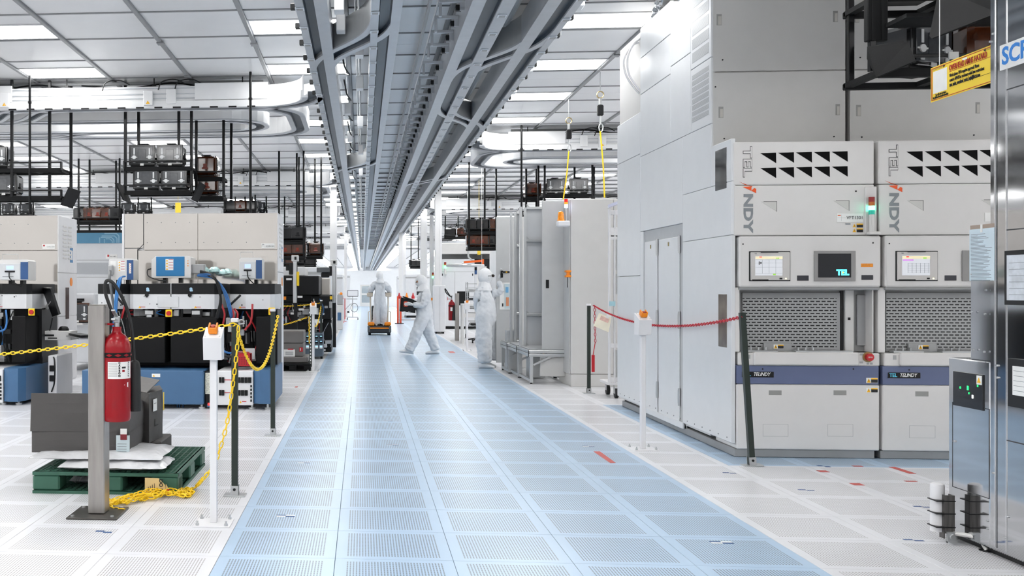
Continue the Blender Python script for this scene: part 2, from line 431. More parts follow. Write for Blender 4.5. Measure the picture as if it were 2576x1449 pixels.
for k in range(-14, 116, 2):
    y = CY0+k*CPY+0.47
    for i in range(-24, 22, 3):
        x = CX0+i*CP
        if k > 20 or x < -0.42*y-3 or x > 0.32*y+2.5 or y < 8:
            if -30 < x < 26: rest.box(x+0.05, x+CP-0.05, y, y+0.62, CZ-0.012, CZ+0.019)
            continue
        ci = i//3; nth[i] = nth.get(i, 0)+1
        t = thing('ceiling_light', 'bright ceiling light panel, %s from front in %s column %s of aisle rails' % (ORDN[nth[i]-1], ORDN[-ci] if ci <= 0 else ORDN[ci-1], 'left' if ci <= 0 else 'right'), 'ceiling light', (x, y, CZ), 0, 'ceiling light panels')
        o = bpy.data.objects.new('diffuser', LME); COL.objects.link(o); o.parent = t
        o = bpy.data.objects.new('frame', LFE); COL.objects.link(o); o.parent = t
tag(rest.build('ceiling_light_rows', C_LIGHT), 'rows of far ceiling light panels beyond the counted ones', 'ceiling light', kind='stuff')
# ---------------------------------------------------------------- walls
WALLM = mat('wall_white', '#E9ECEF', 0.5, var=0.015)
w = M(); w.box(-33.2, -33, -8, YFAR, 0, CZ); tag(w.build('wall_left', WALLM), kind='structure')
w = M(); w.box(28, 28.2, -8, YFAR, 0, CZ); tag(w.build('wall_right', WALLM), kind='structure')
w = M(); w.box(-33, 28, YFAR, YFAR+0.2, 0, CZ); tag(w.build('wall_back', WALLM), kind='structure')
# ---------------------------------------------------------------- overhead transport rails along the aisle
RZ = 4.12
RAILM = mat('rail_grey_aluminium', '#B9BDC2', 0.35, 0.25, var=0.04)
RAILW = mat('rail_white_cover', '#ECEDEE', 0.35, var=0.02)
SLOT = mat('rail_slot_dark_blue', '#2E3A46', 0.35, var=0.1)
CLIPM = mat('rail_clip_pale', '#D7DDE3', 0.3, 0.2)
ROD = mat('black_hanger_rod', '#121315', 0.25, 0.3, var=0.1, spec=0.3)
def rail_parts(t, path, a, b, c, d, web=0.3, mflange=None, mweb=None, closed=False, webs=(1, 1), wname='web_plate'):
    mf = mflange or RAILM; mw = mweb or RAILM
    m = M(); m.sweep(path, [(a, 0), (b, 0), (b, 0.02), (a, 0.02)], closed=closed); m.build('flange', mf, t)
    m = M(); m.sweep(path, [(c, 0), (d, 0), (d, 0.02), (c, 0.02)], closed=closed); m.build('flange', mf, t)
    m = M(); m.sweep(path, [(b-0.004, 0.021), (b+0.012, 0.06), (c-0.012, 0.06), (c+0.004, 0.021), (c+0.004, 0.09), (b-0.004, 0.09)], closed=closed); m.build('running_slot', SLOT, t)
    if webs[0]: m = M(); m.sweep(path, [(a, 0.021), (a+0.025, 0.021), (a+0.025, web), (a, web)], closed=closed); m.build(wname, mw, t)
    if webs[1]: m = M(); m.sweep(path, [(d-0.025, 0.021), (d, 0.021), (d, web), (d-0.025, web)], closed=closed); m.build(wname, mw, t)
cl = M(); cl.box(-0.045, 0.045, -0.05, 0.05, -0.012, -0.0005, 0, 0.003); cl.box(-0.03, 0.03, -0.03, 0.03, -0.016, -0.0115, 1); CLIP = cl.mesh('clip', [CLIPM, MG])
cl = M(); cl.box(-0.03, 0.03, -0.03, 0.03, -0.03, 0.03, 0, 0.006); CLAMP = cl.mesh('clamp', BLK)
hg = M(); hg.cyl((0, 0, 0.30), (0, 0, 0.47), 0.008, 8); hg.box(-0.04, 0.04, -0.045, 0.045, 0.30, 0.345, 0, 0.008); hg.box(-0.018, 0.018, -0.03, 0.03, 0.345, 0.38); HANG = hg.mesh('hanger', BLK)
ar = M(); ar.box(-0.26, 0, -0.02, 0.02, 0.19, 0.225, 0, 0.004); ar.box(-0.26, -0.23, -0.02, 0.02, 0.05, 0.19, 0, 0.004); ar.box(-0.05, 0, -0.012, 0.012, 0.11, 0.19); ARM = ar.mesh('bracket_arm', RAILM)
bx = M(); bx.box(-0.05, 0.05, -0.09, 0.09, 0.1, 0.28, 0, 0.006); JBOX = bx.mesh('junction_box', RAILW)
DESC = ['leftmost aisle rail with clips along its outer flange', 'second aisle rail from the left with clips facing the left opening',
        'third aisle rail from the left, carrying bracket arms', 'rightmost aisle rail with a broad black running slot']
TR = [(-0.645, -0.565, -0.46, -0.335), (0.085, 0.165, 0.288, 0.385), (1.036, 1.167, 1.317, 1.45), (1.747, 1.878, 2.01, 2.085)]
for k, (a, b, c, d) in enumerate(TR):
    t = thing('overhead_rail', 'grey overhead transport rail, '+DESC[k], 'rail', ((a+d)/2, 6.0, RZ), 0, 'overhead rails along the aisle')
    x = (a+d)/2
    rail_parts(t, [(x, 5.0, RZ), (x, 60, RZ), (x, 150, RZ)], a-x, b-x, c-x, d-x, 0.3 if k != 2 else 0.34)
    y = 8.4+0.2*k; left = k < 2
    while y < 40:
        cx = (a+b)/2 if left else (c+d)/2
        inst(CLIP, 'clip', t, (cx, y, RZ))
        if k in (0, 3): inst(CLAMP, 'clamp', t, ((a-0.03) if k == 0 else (d+0.03), y+0.12, RZ+0.05))
        y += 0.73
    y = 8.0+0.3*k
    while y < 44:
        inst(HANG, 'hanger', t, (x, y, RZ)); y += 1.2
    if k == 2:
        y = 8.6
        while y < 36:
            inst(ARM, 'bracket_arm', t, (a, y, RZ)); inst(CLAMP, 'clamp', t, (a-0.06, y+0.02, RZ+0.14)); y += 0.62 if int(y*10) % 3 else 0.95
        m = M(); m.cyl((a-0.24, 6, RZ+0.30), (a-0.24, 45, RZ+0.30), 0.012, 8); m.build('conduit', RAILM, t)
        m = M(); m.box(a-0.33, a-0.30, 6, 60, RZ+0.33, RZ+0.38); m.build('strut_channel', MG, t)
    if k == 1:
        m = M(); m.cyl((a-0.12, 6, RZ+0.30), (a-0.12, 60, RZ+0.30), 0.014, 8); m.cyl((a-0.16, 6, RZ+0.34), (a-0.16, 60, RZ+0.34), 0.01, 8); m.build('conduit', RAILM, t)
        for y in (9.7, 12.2, 14.2, 17.5, 21.0, 25.0): inst(JBOX, 'junction_box', t, (a-0.12, y, RZ-0.05))
    if k == 0:
        m = M(); m.cyl((d+0.12, 6, RZ+0.30), (d+0.12, 60, RZ+0.30), 0.014, 8); m.build('conduit', RAILM, t)
        for y in (10.4, 11.2, 16.5, 19.5, 23.5): inst(JBOX, 'junction_box', t, (d+0.10, y, RZ))
        for q_ in range(10):
            y = 9.6+q_*1.9; cb = M(); cb.tube(smooth_path([(d+0.06, y, RZ+0.42), (d+0.1, y+0.2, RZ+0.24), (d+0.16, y+0.5, RZ+0.2), (d+0.1, y+0.9, RZ+0.3)]), 0.012, 6); cb.build('cable', BLK, t)
    if k == 3:
        for y in (10.5, 11.7, 13.6, 15.0): inst(JBOX, 'junction_box', t, (d+0.09, y, RZ+0.02))
        m = M(); m.tube(smooth_path([(a-0.1, 9.0, RZ+0.36), (a-0.12, 12, RZ+0.32), (a-0.08, 15, RZ+0.36), (a-0.12, 22, RZ+0.33), (a-0.1, 32, RZ+0.36)]), 0.05, 8); m.build('air_duct', MG, t, smooth=True)
def crossover(x0, x1, y0, y1, lab):
    t = thing('rail_crossover', lab, 'rail', ((x0+x1)/2, (y0+y1)/2, RZ), 0, 'rail crossovers')
    dy = (y1-y0)*0.5
    p = [(v.x, v.y, RZ+0.002) for v in bez((x0, y0, 0), (x0, y0+dy, 0), (x1, y1-dy, 0), (x1, y1, 0), 20)]
    sgn = 1 if x1 < x0 else -1
    rail_parts(t, p, -0.15, -0.07, 0.07, 0.15, 0.30, RAILM, mat('crossover_fairing', '#A9ACAE', 0.4, 0.2, var=0.03), wname='fairing')
crossover(0.235, -0.51, 10.2, 12.9, 'curved crossover joining the two left aisle rails, the nearest one')
crossover(1.94, 1.24, 10.9, 13.5, 'curved crossover joining the two right aisle rails, the nearest one')
crossover(1.24, 1.94, 15.3, 17.9, 'curved crossover between the right aisle rails, second from the front')
crossover(0.235, -0.51, 21.6, 24.2, 'curved crossover between the left aisle rails, second from the front')
crossover(1.94, 1.24, 24.8, 27.4, 'curved crossover between the right aisle rails, third from the front')
# ---------------------------------------------------------------- bay rails running off to both sides
cv = M(); cv.box(-0.06, 0.06, -0.012, 0.004, -0.012, 0.012); DASH = cv.mesh('retaining_clip', BLK)
hg = M(); hg.cyl((0, 0, 0.33), (0, 0, 0.48), 0.009, 8); hg.box(-0.075, 0.075, -0.035, 0.035, 0.30, 0.35, 0, 0.008); hg.box(-0.03, 0.03, -0.03, 0.03, 0.345, 0.385, 0, 0.004); BHANG = hg.mesh('hanger', BLK)
jb = M(); jb.box(-0.07, 0.07, -0.07, 0, 0.08, 0.30, 0, 0.006); BBOX = jb.mesh('control_box', RAILW)
wl = M(); wl.prism([(-0.03, 0.1), (0.03, 0.1), (0, 0.15)], 'y', -0.0725, -0.07); wl.box(0.0, 0.06, -0.0725, -0.07, 0.1, 0.15, 1); WSTK = wl.mesh('warning_sticker', [WARN, PAPER])
def bay(y0, side, lab, far=False, xin=None):
    # side -1: bay left of the aisle, +1: right of it
    xe = xin if xin is not None else (-1.5 if side < 0 else 2.95)
    xf = -22.0 if side < 0 else 24.0
    t = thing('bay_rail_loop', lab, 'rail', (xe+side*4, y0+1.4, RZ), 0, 'bay rail loops')
    s = -side
    def mir(p): return [(x, y, RZ) for x, y in p]
    R = 0.8
    fr = [(xf, y0)]+[(xe, y0)]+[(xe+s*R*math.sin(a), y0-R+R*math.cos(a)) for a in [math.pi/2*i/8 for i in range(1, 9)]]
    fr = mir(fr)
    rail_parts(t, fr, -0.15, -0.07, 0.07, 0.15, 0.32, RAILM, RAILW)
    # stepped lower cover on the face towards the aisle entrance
    m = M()
    sg = 1 if side < 0 else -1
    m.sweep(fr, [(sg*0.15, 0.0), (sg*0.175, 0.0), (sg*0.175, 0.10), (sg*0.15, 0.11)] if sg > 0 else [(-0.175, 0), (-0.15, 0), (-0.15, 0.11), (-0.175, 0.10)]); m.build('lower_cover', RAILW, t)
    m = M(); yy = y0-0.152
    for zz in (0.135, 0.2, 0.285): m.box(min(xf, xe), max(xf, xe), yy-0.008, yy, RZ+zz, RZ+zz+0.012)
    m.build('groove_rail', RAILM, t)
    yb = y0+2.85
    xr = xe+s*0.45
    bk = [(xf, yb), (xr-s*0.8, yb)]+[(xr-s*0.8+s*0.8*math.sin(a), yb-0.8+0.8*math.cos(a)) for a in [math.pi/2*i/8 for i in range(1, 9)]]
    bk += [(xr-s*0.8+s*0.8*math.cos(a), y0+0.8-0.8*math.sin(a)) for a in [math.pi/2*i/8 for i in range(0, 8)]]
    bk = mir(bk)
    rail_parts(t, bk, -0.15, -0.07, 0.07, 0.15, 0.30, RAILM, RAILW)
    if not far:
        xu = xe-s*0.75
        u = [(xf, y0+1.15), (xu, y0+1.15)]+[(xu+s*0.55*math.sin(a), y0+1.7-0.55*math.cos(a)) for a in [math.pi*i/14 for i in range(1, 14)]]+[(xu, y0+2.25), (xf, y0+2.25)]
        rail_parts(t, mir(u), -0.15, -0.07, 0.07, 0.15, 0.22, RAILM, RAILW)
        for (xa, xb, ya, yb_) in ((xe-s*3.0, xe-s*4.4, y0, y0+1.15), (xe-s*4.9, xe-s*3.6, y0+1.15, y0), (xe-s*2.9, xe-s*4.4, y0+2.25, yb)):
            p = bez((xa, ya, 0), ((xa+xb)/2, ya, 0), ((xa+xb)/2, yb_, 0), (xb, yb_, 0), 12)
            rail_parts(t, [(v.x, v.y, RZ+0.003) for v in p], -0.13, -0.06, 0.06, 0.13, 0.18, RAILM, RAILW)
    n = 26 if not far else 12
    for k in range(n):
        x = xe-s*(0.15+k*(0.28 if not far else 0.6)); inst(DASH, 'retaining_clip', t, (x, y0-0.165, RZ+0.0))
    for k in range(5):
        x = xe-s*(0.3+k*1.35); inst(BHANG, 'hanger', t, (x, y0, RZ)); inst(BHANG, 'hanger', t, (x, yb, RZ))
    for k, x in enumerate((1.35, 1.7, 3.9)):
        o = inst(BBOX, 'control_box', t, (xe-s*x, y0-0.15, RZ+(-0.03 if k == 0 else -0.05)))
        if k != 0: inst(WSTK, 'warning_sticker', t, (xe-s*x, y0-0.15, RZ-0.05))
    for x in (1.3, 1.55, 2.4):
        m = M(); X = xe-s*x; m.tube(smooth_path([(X, y0-0.19, RZ+0.26), (X+0.06, y0-0.2, RZ+0.38), (X+0.25, y0-0.16, RZ+0.42), (X+0.4, y0-0.12, RZ+0.36)]), 0.009, 6); m.build('cable', BLK, t)
    m = M(); m.box(xe-s*0.0, xe-s*9.0, y0+0.15, y0+0.21, CZ-0.075, CZ-0.032, 0, 0.004); m.build('strut_channel', C_BAR, t)
    for yy in (y0+0.34, yb-0.34): m = M(); m.box(xe-s*0.6, xf, yy-0.11, yy+0.11, RZ+0.31, RZ+0.36, 0, 0.004); m.build('cable_tray', DG, t)
    for k in range(3): m = M(); X = xe-s*(0.9+2.1*k); m.tube(smooth_path([(X, y0+0.05, RZ+0.34), (X-s*0.5, y0+0.1, RZ+0.42), (X-s*1.2, y0+0.2, RZ+0.37), (X-s*1.9, y0+0.1, RZ+0.4)]), 0.014, 6); m.build('cable', BLK, t)
    cvx = sorted((xe-s*3.8, xe-s*5.6)); m = M(); m.box(cvx[0], cvx[1], y0-0.178, y0-0.152, RZ+0.11, RZ+0.36, 0, 0.006); m.build('cover_panel', RAILW, t)
    cvx = sorted((xe+s*0.1, xe-s*1.0)); m = M(); m.box(cvx[0], cvx[1], y0-0.176, y0-0.152, RZ+0.11, RZ+0.36, 0, 0.006); m.build('cover_panel', RAILW, t)
LO = ['nearest', 'second', 'third', 'fourth', 'fifth']
for i in range(5): bay(15.25+11.6*i, -1, 'white overhead bay rail loop on the left, %s from the front' % LO[i], far=i > 1)
for i in range(4): bay(20.4+14.9*i, 1, 'white overhead bay rail loop on the right, %s from the front' % LO[i], far=i > 1)
# ---------------------------------------------------------------- wafer pods and their hanging racks
PODM = mat('smoky_pod_shell', '#17181A', 0.12, var=0.1, coat=0.5)
PODF = mat('pod_front_door', '#3A3D41', 0.15, var=0.15, scale=20, coat=0.6)
PODA = mat('amber_pod_shell', '#4A2410', 0.1, var=0.35, scale=9, coat=0.6)
LATCH = mat('pod_latch_white', '#D8DADB', 0.3)
def pod(name, label, loc, rz=0.0, amber=False, group='wafer pods on the racks', red=False):
    t = thing(name, label, 'pod', loc, rz, group)
    sh = PODA if amber else PODM
    m = M(); m.box(-0.2, 0.2, -0.17, 0.17, 0.03, 0.33, 0, 0.035); m.box(-0.205, 0.205, -0.185, -0.165, 0.02, 0.335, 0, 0.012); m.build('shell', sh, t, local=True)
    m = M(); m.box(-0.175, 0.175, -0.195, -0.183, 0.045, 0.31, 0, 0.012); m.box(-0.06, 0.06, -0.2, -0.194, 0.09, 0.26, 0, 0.004); m.build('front_door', PODF, t, local=True)
    for x in (-0.12, 0.12):
        m = M(); m.cyl((x, -0.195, 0.14), (x, -0.207, 0.14), 0.03, 12); m.box(x-0.012, x+0.012, -0.203, -0.194, 0.18, 0.28, 0, 0.003); m.box(x-0.02, x+0.02, -0.203, -0.194, 0.055, 0.085, 0, 0.003); m.box(x-0.05, x+0.05, -0.203, -0.194, 0.135, 0.147); m.build('latch', LATCH, t, local=True)
    m = M(); m.cyl((0, 0, 0.33), (0, 0, 0.36), 0.05, 10); m.box(-0.075, 0.075, -0.075, 0.075, 0.355, 0.37, 0, 0.004); m.build('top_flange', BLK, t, local=True)
    m = M(); m.box(-0.19, 0.19, -0.15, 0.15, 0.0, 0.03, 0, 0.008); m.build('base_plate', BLK, t, local=True)
    for sx in (-1, 1):
        m = M(); m.box(sx*0.2, sx*0.222, -0.05, 0.05, 0.12, 0.15, 0, 0.006); m.box(sx*0.2, sx*0.208, -0.03, 0.03, 0.15, 0.21, 0, 0.003); m.build('side_handle', mat('pod_amber_handle', '#7E2A14', 0.3) if red else BLK, t, local=True)
    m = M(); m.box(-0.028, 0.028, -0.192, -0.186, 0.012, 0.045, 0, 0); m.build('bar_code_tag', PAPER, t, local=True)
    return t
POD0 = pod('wafer_pod', 'x', (0, -50, 0)); POD1 = pod('amber_wafer_pod', 'x', (0, -52, 0), amber=True, red=True)
for p in (POD0, POD1): KIDS[p.name] = list(p.children)
_used = {}
def put_pod(src, loc, rz, lab, group=None):
    if src.name not in _used:
        _used[src.name] = 1; src.location = loc; src.rotation_euler = (0, 0, rz); src['label'] = lab; r = src
    else: r = dup(src, loc, rz, lab)
    if group: r['group'] = group
    return r
def rack(lab, x0, x1, y0, y1, levels, rods, ztop=4.1, baffle=True, tag_w=True):
    t = thing('pod_rack', lab, 'rack', ((x0+x1)/2, (y0+y1)/2, levels[-1]), 0, 'hanging pod racks')
    for (x, y) in rods:
        m = M(); m.box(x-0.022, x+0.022, y-0.022, y+0.022, levels[-1]-0.03, CZ-0.014, 0, 0.004); m.build('hanger_post', ROD, t)
    for z in levels:
        m = M(); m.box(x0-0.03, x1+0.03, y0-0.02, y0+0.03, z-0.075, z-0.008, 0, 0.006); m.box(x0-0.03, x1+0.03, y1-0.03, y1+0.02, z-0.06, z-0.008, 0, 0.006)
        for k in range(max(2, int((x1-x0)/0.42))+1):
            x = x0+(x1-x0)*k/max(2, int((x1-x0)/0.42)); m.box(x-0.03, x+0.03, y0, y1, z-0.045, z-0.008)
        m.build('shelf', BLKM, t)
        m = M(); m.box(x0-0.04, x1+0.04, y0-0.045, y0-0.022, z+0.06, z+0.085, 0, 0.005)
        for x in (x0-0.03, x1+0.03): m.box(x-0.01, x+0.01, y0-0.045, y0+0.02, z-0.04, z+0.085)
        m.build('guard_rail', BLK, t)
    if baffle:
        for sx, x in ((-1, x0), (1, x1)):
            R = Matrix.Rotation(sx*0.45, 3, 'Y'); z = levels[-1]
            m = M(); m.obox((x+sx*0.1, (y0+y1)/2, z-0.02), (0.012, (y1-y0)/2+0.05, 0.15), R); m.build('side_baffle', BLKM, t)
    return t
Y1 = 15.55
def px_x(px, Y): return ay(px, 500, Y)[0]
a, b = px_x(318, Y1), px_x(478, Y1)
za, zb = ay(400, 418, Y1)[1], ay(400, 478, Y1)[1]
rack('black hanging pod rack holding four clear-front pods above the left tool', a, b, Y1, Y1+0.42, (za, zb), ((a-0.02, Y1+0.02), (b+0.02, Y1+0.02), (a+0.1, Y1+0.42), (b-0.25, Y1+0.42)))
for px, z, lab in ((357, za, 'smoky pod on the upper shelf of the left rack, left one'), (427, za, 'smoky pod on the upper shelf of the left rack, right one'),
                   (367, zb, 'smoky pod on the lower shelf of the left rack, left one'), (437, zb, 'smoky pod on the lower shelf of the left rack, right one')):
    put_pod(POD0, (px_x(px, Y1), Y1+0.19, z), 0.0, lab)
Y2 = 16.3; a, b = px_x(494, Y2), px_x(558, Y2); za, zb = ay(520, 444, Y2)[1], ay(520, 492, Y2)[1]
rack('narrow black hanging rack with two amber pods, right of the four-pod rack', a, b, Y2, Y2+0.45, (za, zb), ((a-0.0, Y2), (b+0.03, Y2), (b+0.1, Y2+0.42)), baffle=False)
put_pod(POD1, (px_x(520, Y2+0.2), Y2+0.22, za), math.pi/2, 'amber pod on the upper shelf of the narrow rack above the left tool')
put_pod(POD1, (px_x(524, Y2+0.2), Y2+0.22, zb), math.pi/2, 'amber pod on the lower shelf of the narrow rack above the left tool')
Y3 = 15.2; a, b = px_x(-60, Y3), px_x(150, Y3); za, zb = ay(50, 422, Y3)[1], ay(50, 492, Y3)[1]
rack('black hanging rack at the left frame edge, mostly empty shelves', a, b, Y3, Y3+0.5, (za, zb), ((px_x(30, Y3), Y3), (px_x(120, Y3), Y3+0.1), (px_x(160, Y3), Y3+0.4)))
put_pod(POD0, (px_x(-15, Y3), Y3+0.2, za), 0.0, 'smoky pod cut by the left frame edge on the mostly empty rack')
put_pod(POD0, (px_x(8, Y3), Y3+0.2, zb), 0.0, 'dark pod on the lower shelf at the left frame edge')
Y4 = 24.5; a, b = px_x(186, Y4), px_x(308, Y4); za, zb = ay(240, 556, Y4)[1], ay(240, 578, Y4)[1]
rack('black hanging rack behind the blue-banded machine with amber pods', a, b, Y4, Y4+0.5, (za, zb), ((px_x(198, Y4), Y4), (px_x(220, Y4), Y4+0.2), (px_x(301, Y4), Y4), (px_x(281, Y4), Y4+0.45)), baffle=True)
for k, px in enumerate((200, 222, 243, 264, 286)):
    put_pod(POD1 if k in (1, 2, 3) else POD0, (px_x(px, Y4), Y4+0.22, za), math.pi/2+0.05*k, ['dark pod, leftmost on the rack behind the blue-banded machine', 'amber pod, second from left on the rack behind the blue-banded machine', 'amber pod in the middle of the rack behind the blue-banded machine', 'amber pod, second from right on the rack behind the blue-banded machine', 'dark pod, rightmost on the rack behind the blue-banded machine'][k])
Y5 = 31.0
for grp, pxs, lab in (('a', (20, 64), 'dark pod above the left polished tool, %s one'), ('b', (321, 361), 'dark pod above the right polished tool at its left end, %s one'), ('c', (612, 650), 'dark pod above the right polished tool at its right end, %s one')):
    z = ay(300, 538, Y5)[1]; a, b = px_x(pxs[0]-20, Y5), px_x(pxs[1]+20, Y5)
    rack({'a': 'far hanging rack with two pods above the left polished tool', 'b': 'far hanging rack with two pods over the right tool, left end', 'c': 'far hanging rack with two pods over the right tool, right end'}[grp], a, b, Y5, Y5+0.5, (z,), ((a, Y5), (b, Y5), ((a+b)/2, Y5+0.4)), baffle=False)
    for px, w in zip(pxs, ('left', 'right')): put_pod(POD0, (px_x(px, Y5), Y5+0.2, z), 0, lab % w)
# right bay racks
Y6 = 22.9; a, b = px_x(1370, Y6), px_x(1490, Y6); za = ay(1430, 487, Y6)[1]
rack('black hanging rack with two bright-front pods above the open cabinet', a, b, Y6, Y6+0.45, (za, za-0.42), ((a-0.12, Y6+0.1), (a, Y6), (b, Y6), (b-0.3, Y6+0.42), (b+0.1, Y6+0.3)))
put_pod(POD0, (px_x(1399, Y6), Y6+0.2, za), 0, 'smoky pod on the rack above the open cabinet, left one')
put_pod(POD0, (px_x(1457, Y6), Y6+0.2, za), 0, 'silvery smoky pod on the rack above the open cabinet, right one')
Y7 = 24.0; a, b = px_x(1318, Y7), px_x(1362, Y7); za = ay(1340, 496, Y7)[1]
rack('slim black hanging rack left of the two bright-front pods', a, b, Y7, Y7+0.6, (za, za-0.4), ((a+0.05, Y7), (a+0.35, Y7+0.4)), baffle=False)
put_pod(POD1, (px_x(1342, Y7), Y7+0.25, za), math.pi/2, 'dark amber pod on the slim rack above the open cabinet')
# thin long rods
for px, yt, yb, Y, lab in ((75, 210, 540, 14.9, 'thin polished black rod hanging from the rail at the left frame edge'), (630, 200, 540, 14.9, 'thin polished black rod hanging behind the right polished tool'),
                           (1312, 338, 530, 20.2, 'thin black rod hanging left of the rack above the open cabinet')):
    x = px_x(px, Y); m = M(); m.cyl((x, Y, ay(px, yb, Y)[1]), (x, Y, CZ-0.014), 0.02, 10); m.cyl((x, Y, ay(px, yt, Y)[1]-0.3), (x, Y, ay(px, yt, Y)[1]-0.27), 0.03, 10)
    tag(m.build('hanging_rod', ROD), lab, 'rod', 'thin hanging rods')
# far racks, left of the aisle beyond the second chain and right of it
def farrack(pxa, pxb, py, Y, lab, n, amb, plab, two=0.0):
    a, b = px_x(pxa, Y), px_x(pxb, Y); z = ay((pxa+pxb)/2, py, Y)[1]
    rack(lab, a, b, Y, Y+0.5, (z,) if not two else (z, z-two), ((a, Y), (b, Y), ((a+b)/2+0.1, Y+0.4)), baffle=False)
    for k in range(n):
        put_pod(POD1 if k in amb else POD0, (a+(b-a)*(k+0.5)/n, Y+0.22, z), math.pi/2 if k % 2 else math.pi, plab % ['first', 'second', 'third', 'fourth', 'fifth'][k])
        if two: put_pod(POD0 if k in amb else POD1, (a+(b-a)*(k+0.5)/n, Y+0.22, z-two), math.pi/2, plab.replace('pod', 'lower pod') % ['first', 'second', 'third', 'fourth', 'fifth'][k])
farrack(702, 764, 607, 23.5, 'black hanging pod rack beside the right polished tool, left of the aisle', 2, (), 'black pod on the rack beside the tall left column, %s from left', 0.36)
farrack(752, 808, 645, 24.6, 'lower black hanging rack left of the white column', 2, (1,), 'dark pod on the lower rack left of the white column, %s from left')
farrack(1180, 1248, 583, 26.0, 'black hanging rack with pods above the worker at the cabinet', 3, (2,), 'dark pod on the rack above the worker at the cabinet, %s from left', 0.40)
farrack(1034, 1062, 672, 46.0, 'small far black rack right of the aisle above the walking worker', 2, (), 'small far dark pod above the walking worker, %s from left')

farrack(566, 642, 533, 29.5, 'black hanging rack seen over the right polished tool, centre', 3, (1,), 'dark pod on the centre rack over the right polished tool, %s from left')
farrack(716, 792, 668, 33.0, 'farther black hanging rack low behind the lift masts', 3, (0,), 'far dark pod behind the lift masts, %s from left')
farrack(1120, 1176, 596, 38.5, 'farther black hanging rack right of the tall columns', 2, (1,), 'far dark pod right of the tall columns, %s from left')
# ---------------------------------------------------------------- right side: the furnaces
XS, YF, YU = 3.08, 8.75, 9.245
TELW = mat('furnace_white_paint', '#DCDAD8', 0.4, var=0.015)
TELS = mat('furnace_side_grey_white', '#DDDFE1', 0.3, var=0.015)
BAND = mat('furnace_slate_blue_band', '#5A6484', 0.4, var=0.03)
PLINTH = mat('furnace_plinth_grey', '#8E8F90', 0.45)
ORANGE_L = mat('orange_logo', '#E2541B', 0.5)
GREYL = mat('grey_lettering', '#7F8488', 0.5)
VENTM = mat('vent_mesh', '#B4B6B8', 0.6, var=0.25, scale=300)
def slot_mat(name, base, hole, pu, pv, hw, hl, ax_='x'):
    m = bpy.data.materials.new(name); m.use_nodes = True; nt = m.node_tree; b = nt.nodes['Principled BSDF']
    N = nt.nodes.new; L = nt.links.new
    g = N('ShaderNodeNewGeometry'); sp = N('ShaderNodeSeparateXYZ'); L(g.outputs['Position'], sp.inputs[0])
    def mth(op, a, bb=None, c=None):
        n = N('ShaderNodeMath'); n.operation = op
        for i, x in enumerate((a, bb, c)):
            if x is None: continue
            if isinstance(x, (int, float)): n.inputs[i].default_value = x
            else: L(x, n.inputs[i])
        return n.outputs[0]
    U = sp.outputs[0 if ax_ == 'x' else 1]
    v = mth('MULTIPLY', sp.outputs[2], 1/pv); row = mth('FLOOR', v); fv = mth('FRACT', v)
    u = mth('FRACT', mth('ADD', mth('MULTIPLY', U, 1/pu), mth('MULTIPLY', row, 0.5)))
    k = mth('MULTIPLY', mth('LESS_THAN', u, hl), mth('LESS_THAN', fv, hw))
    mx = N('ShaderNodeMix'); mx.data_type = 'RGBA'; L(k, mx.inputs[0]); mx.inputs[6].default_value = lin(base)+(1,); mx.inputs[7].default_value = lin(hole)+(1,)
    L(mx.outputs[2], b.inputs['Base Color']); b.inputs['Roughness'].default_value = 0.4; b.inputs['Metallic'].default_value = 0.3
    return m
PERF = slot_mat('slotted_grey_plate', '#A3A4A4', '#1C1C1C', 0.0455, 0.0253, 0.4, 0.72)
LOUV = slot_mat('fine_louvre', '#BFC1C3', '#8C8F92', 0.012, 0.012, 0.45, 0.6, 'y')
def screen_lit(t, x0, x1, z0, z1, Y, table=False):
    m = M(); m.box(x0, x1, Y-0.004, Y, z0, z1); m.build('screen', mat('lit_screen_white', '#8A8C90', 0.2, emit='#F4F8FF', estr=0.34), t)
    w, h = x1-x0, z1-z0
    def r(nm, u0, u1, v0, v1, mm): k = M(); k.box(x0+w*u0, x0+w*u1, Y-0.006, Y-0.004, z0+h*v0, z0+h*v1); k.build(nm, mm, t)
    LC = mat('screen_beige', '#EADFB8', 0.3, emit='#EADFB8', estr=0.25); LR = mat('screen_red', '#E03A3A', 0.3, emit='#E03A3A', estr=0.35); LGN = mat('screen_green', '#8CC63F', 0.3, emit='#8CC63F', estr=0.35)
    LV = mat('screen_violet', '#C67ED6', 0.3, emit='#C67ED6', estr=0.3); LL = mat('screen_line_grey', '#7C838B', 0.3, emit='#A9B0B8', estr=0.05)
    r('screen_header', 0, 1, 0.84, 0.98, LC); r('screen_alarm', 0.14, 0.24, 0.91, 0.98, LR); r('screen_button', 0.75, 0.87, 0.84, 0.91, LGN)
    if table:
        r('screen_title', 0.02, 0.4, 0.74, 0.81, LV)
        for k in range(6): r('screen_line', 0.2, 0.98, 0.15+0.09*k, 0.157+0.09*k, LL)
        for k in range(6): r('screen_line', 0.2+0.15*k, 0.208+0.15*k, 0.12, 0.62, LL)
    else:
        for v in (0.42, 0.63, 0.8, 0.1): r('screen_line', 0.0, 1, v, v+0.008, LL)
        for u in (0.25, 0.5, 0.75): r('screen_line', u, u+0.006, 0.1, 0.8, LL)
        r('screen_button', 0.65, 0.75, 0.02, 0.09, LGN); r('screen_glyph', 0.12, 0.15, 0.55, 0.72, PRINT); r('screen_glyph', 0.18, 0.22, 0.6, 0.7, PRINT)
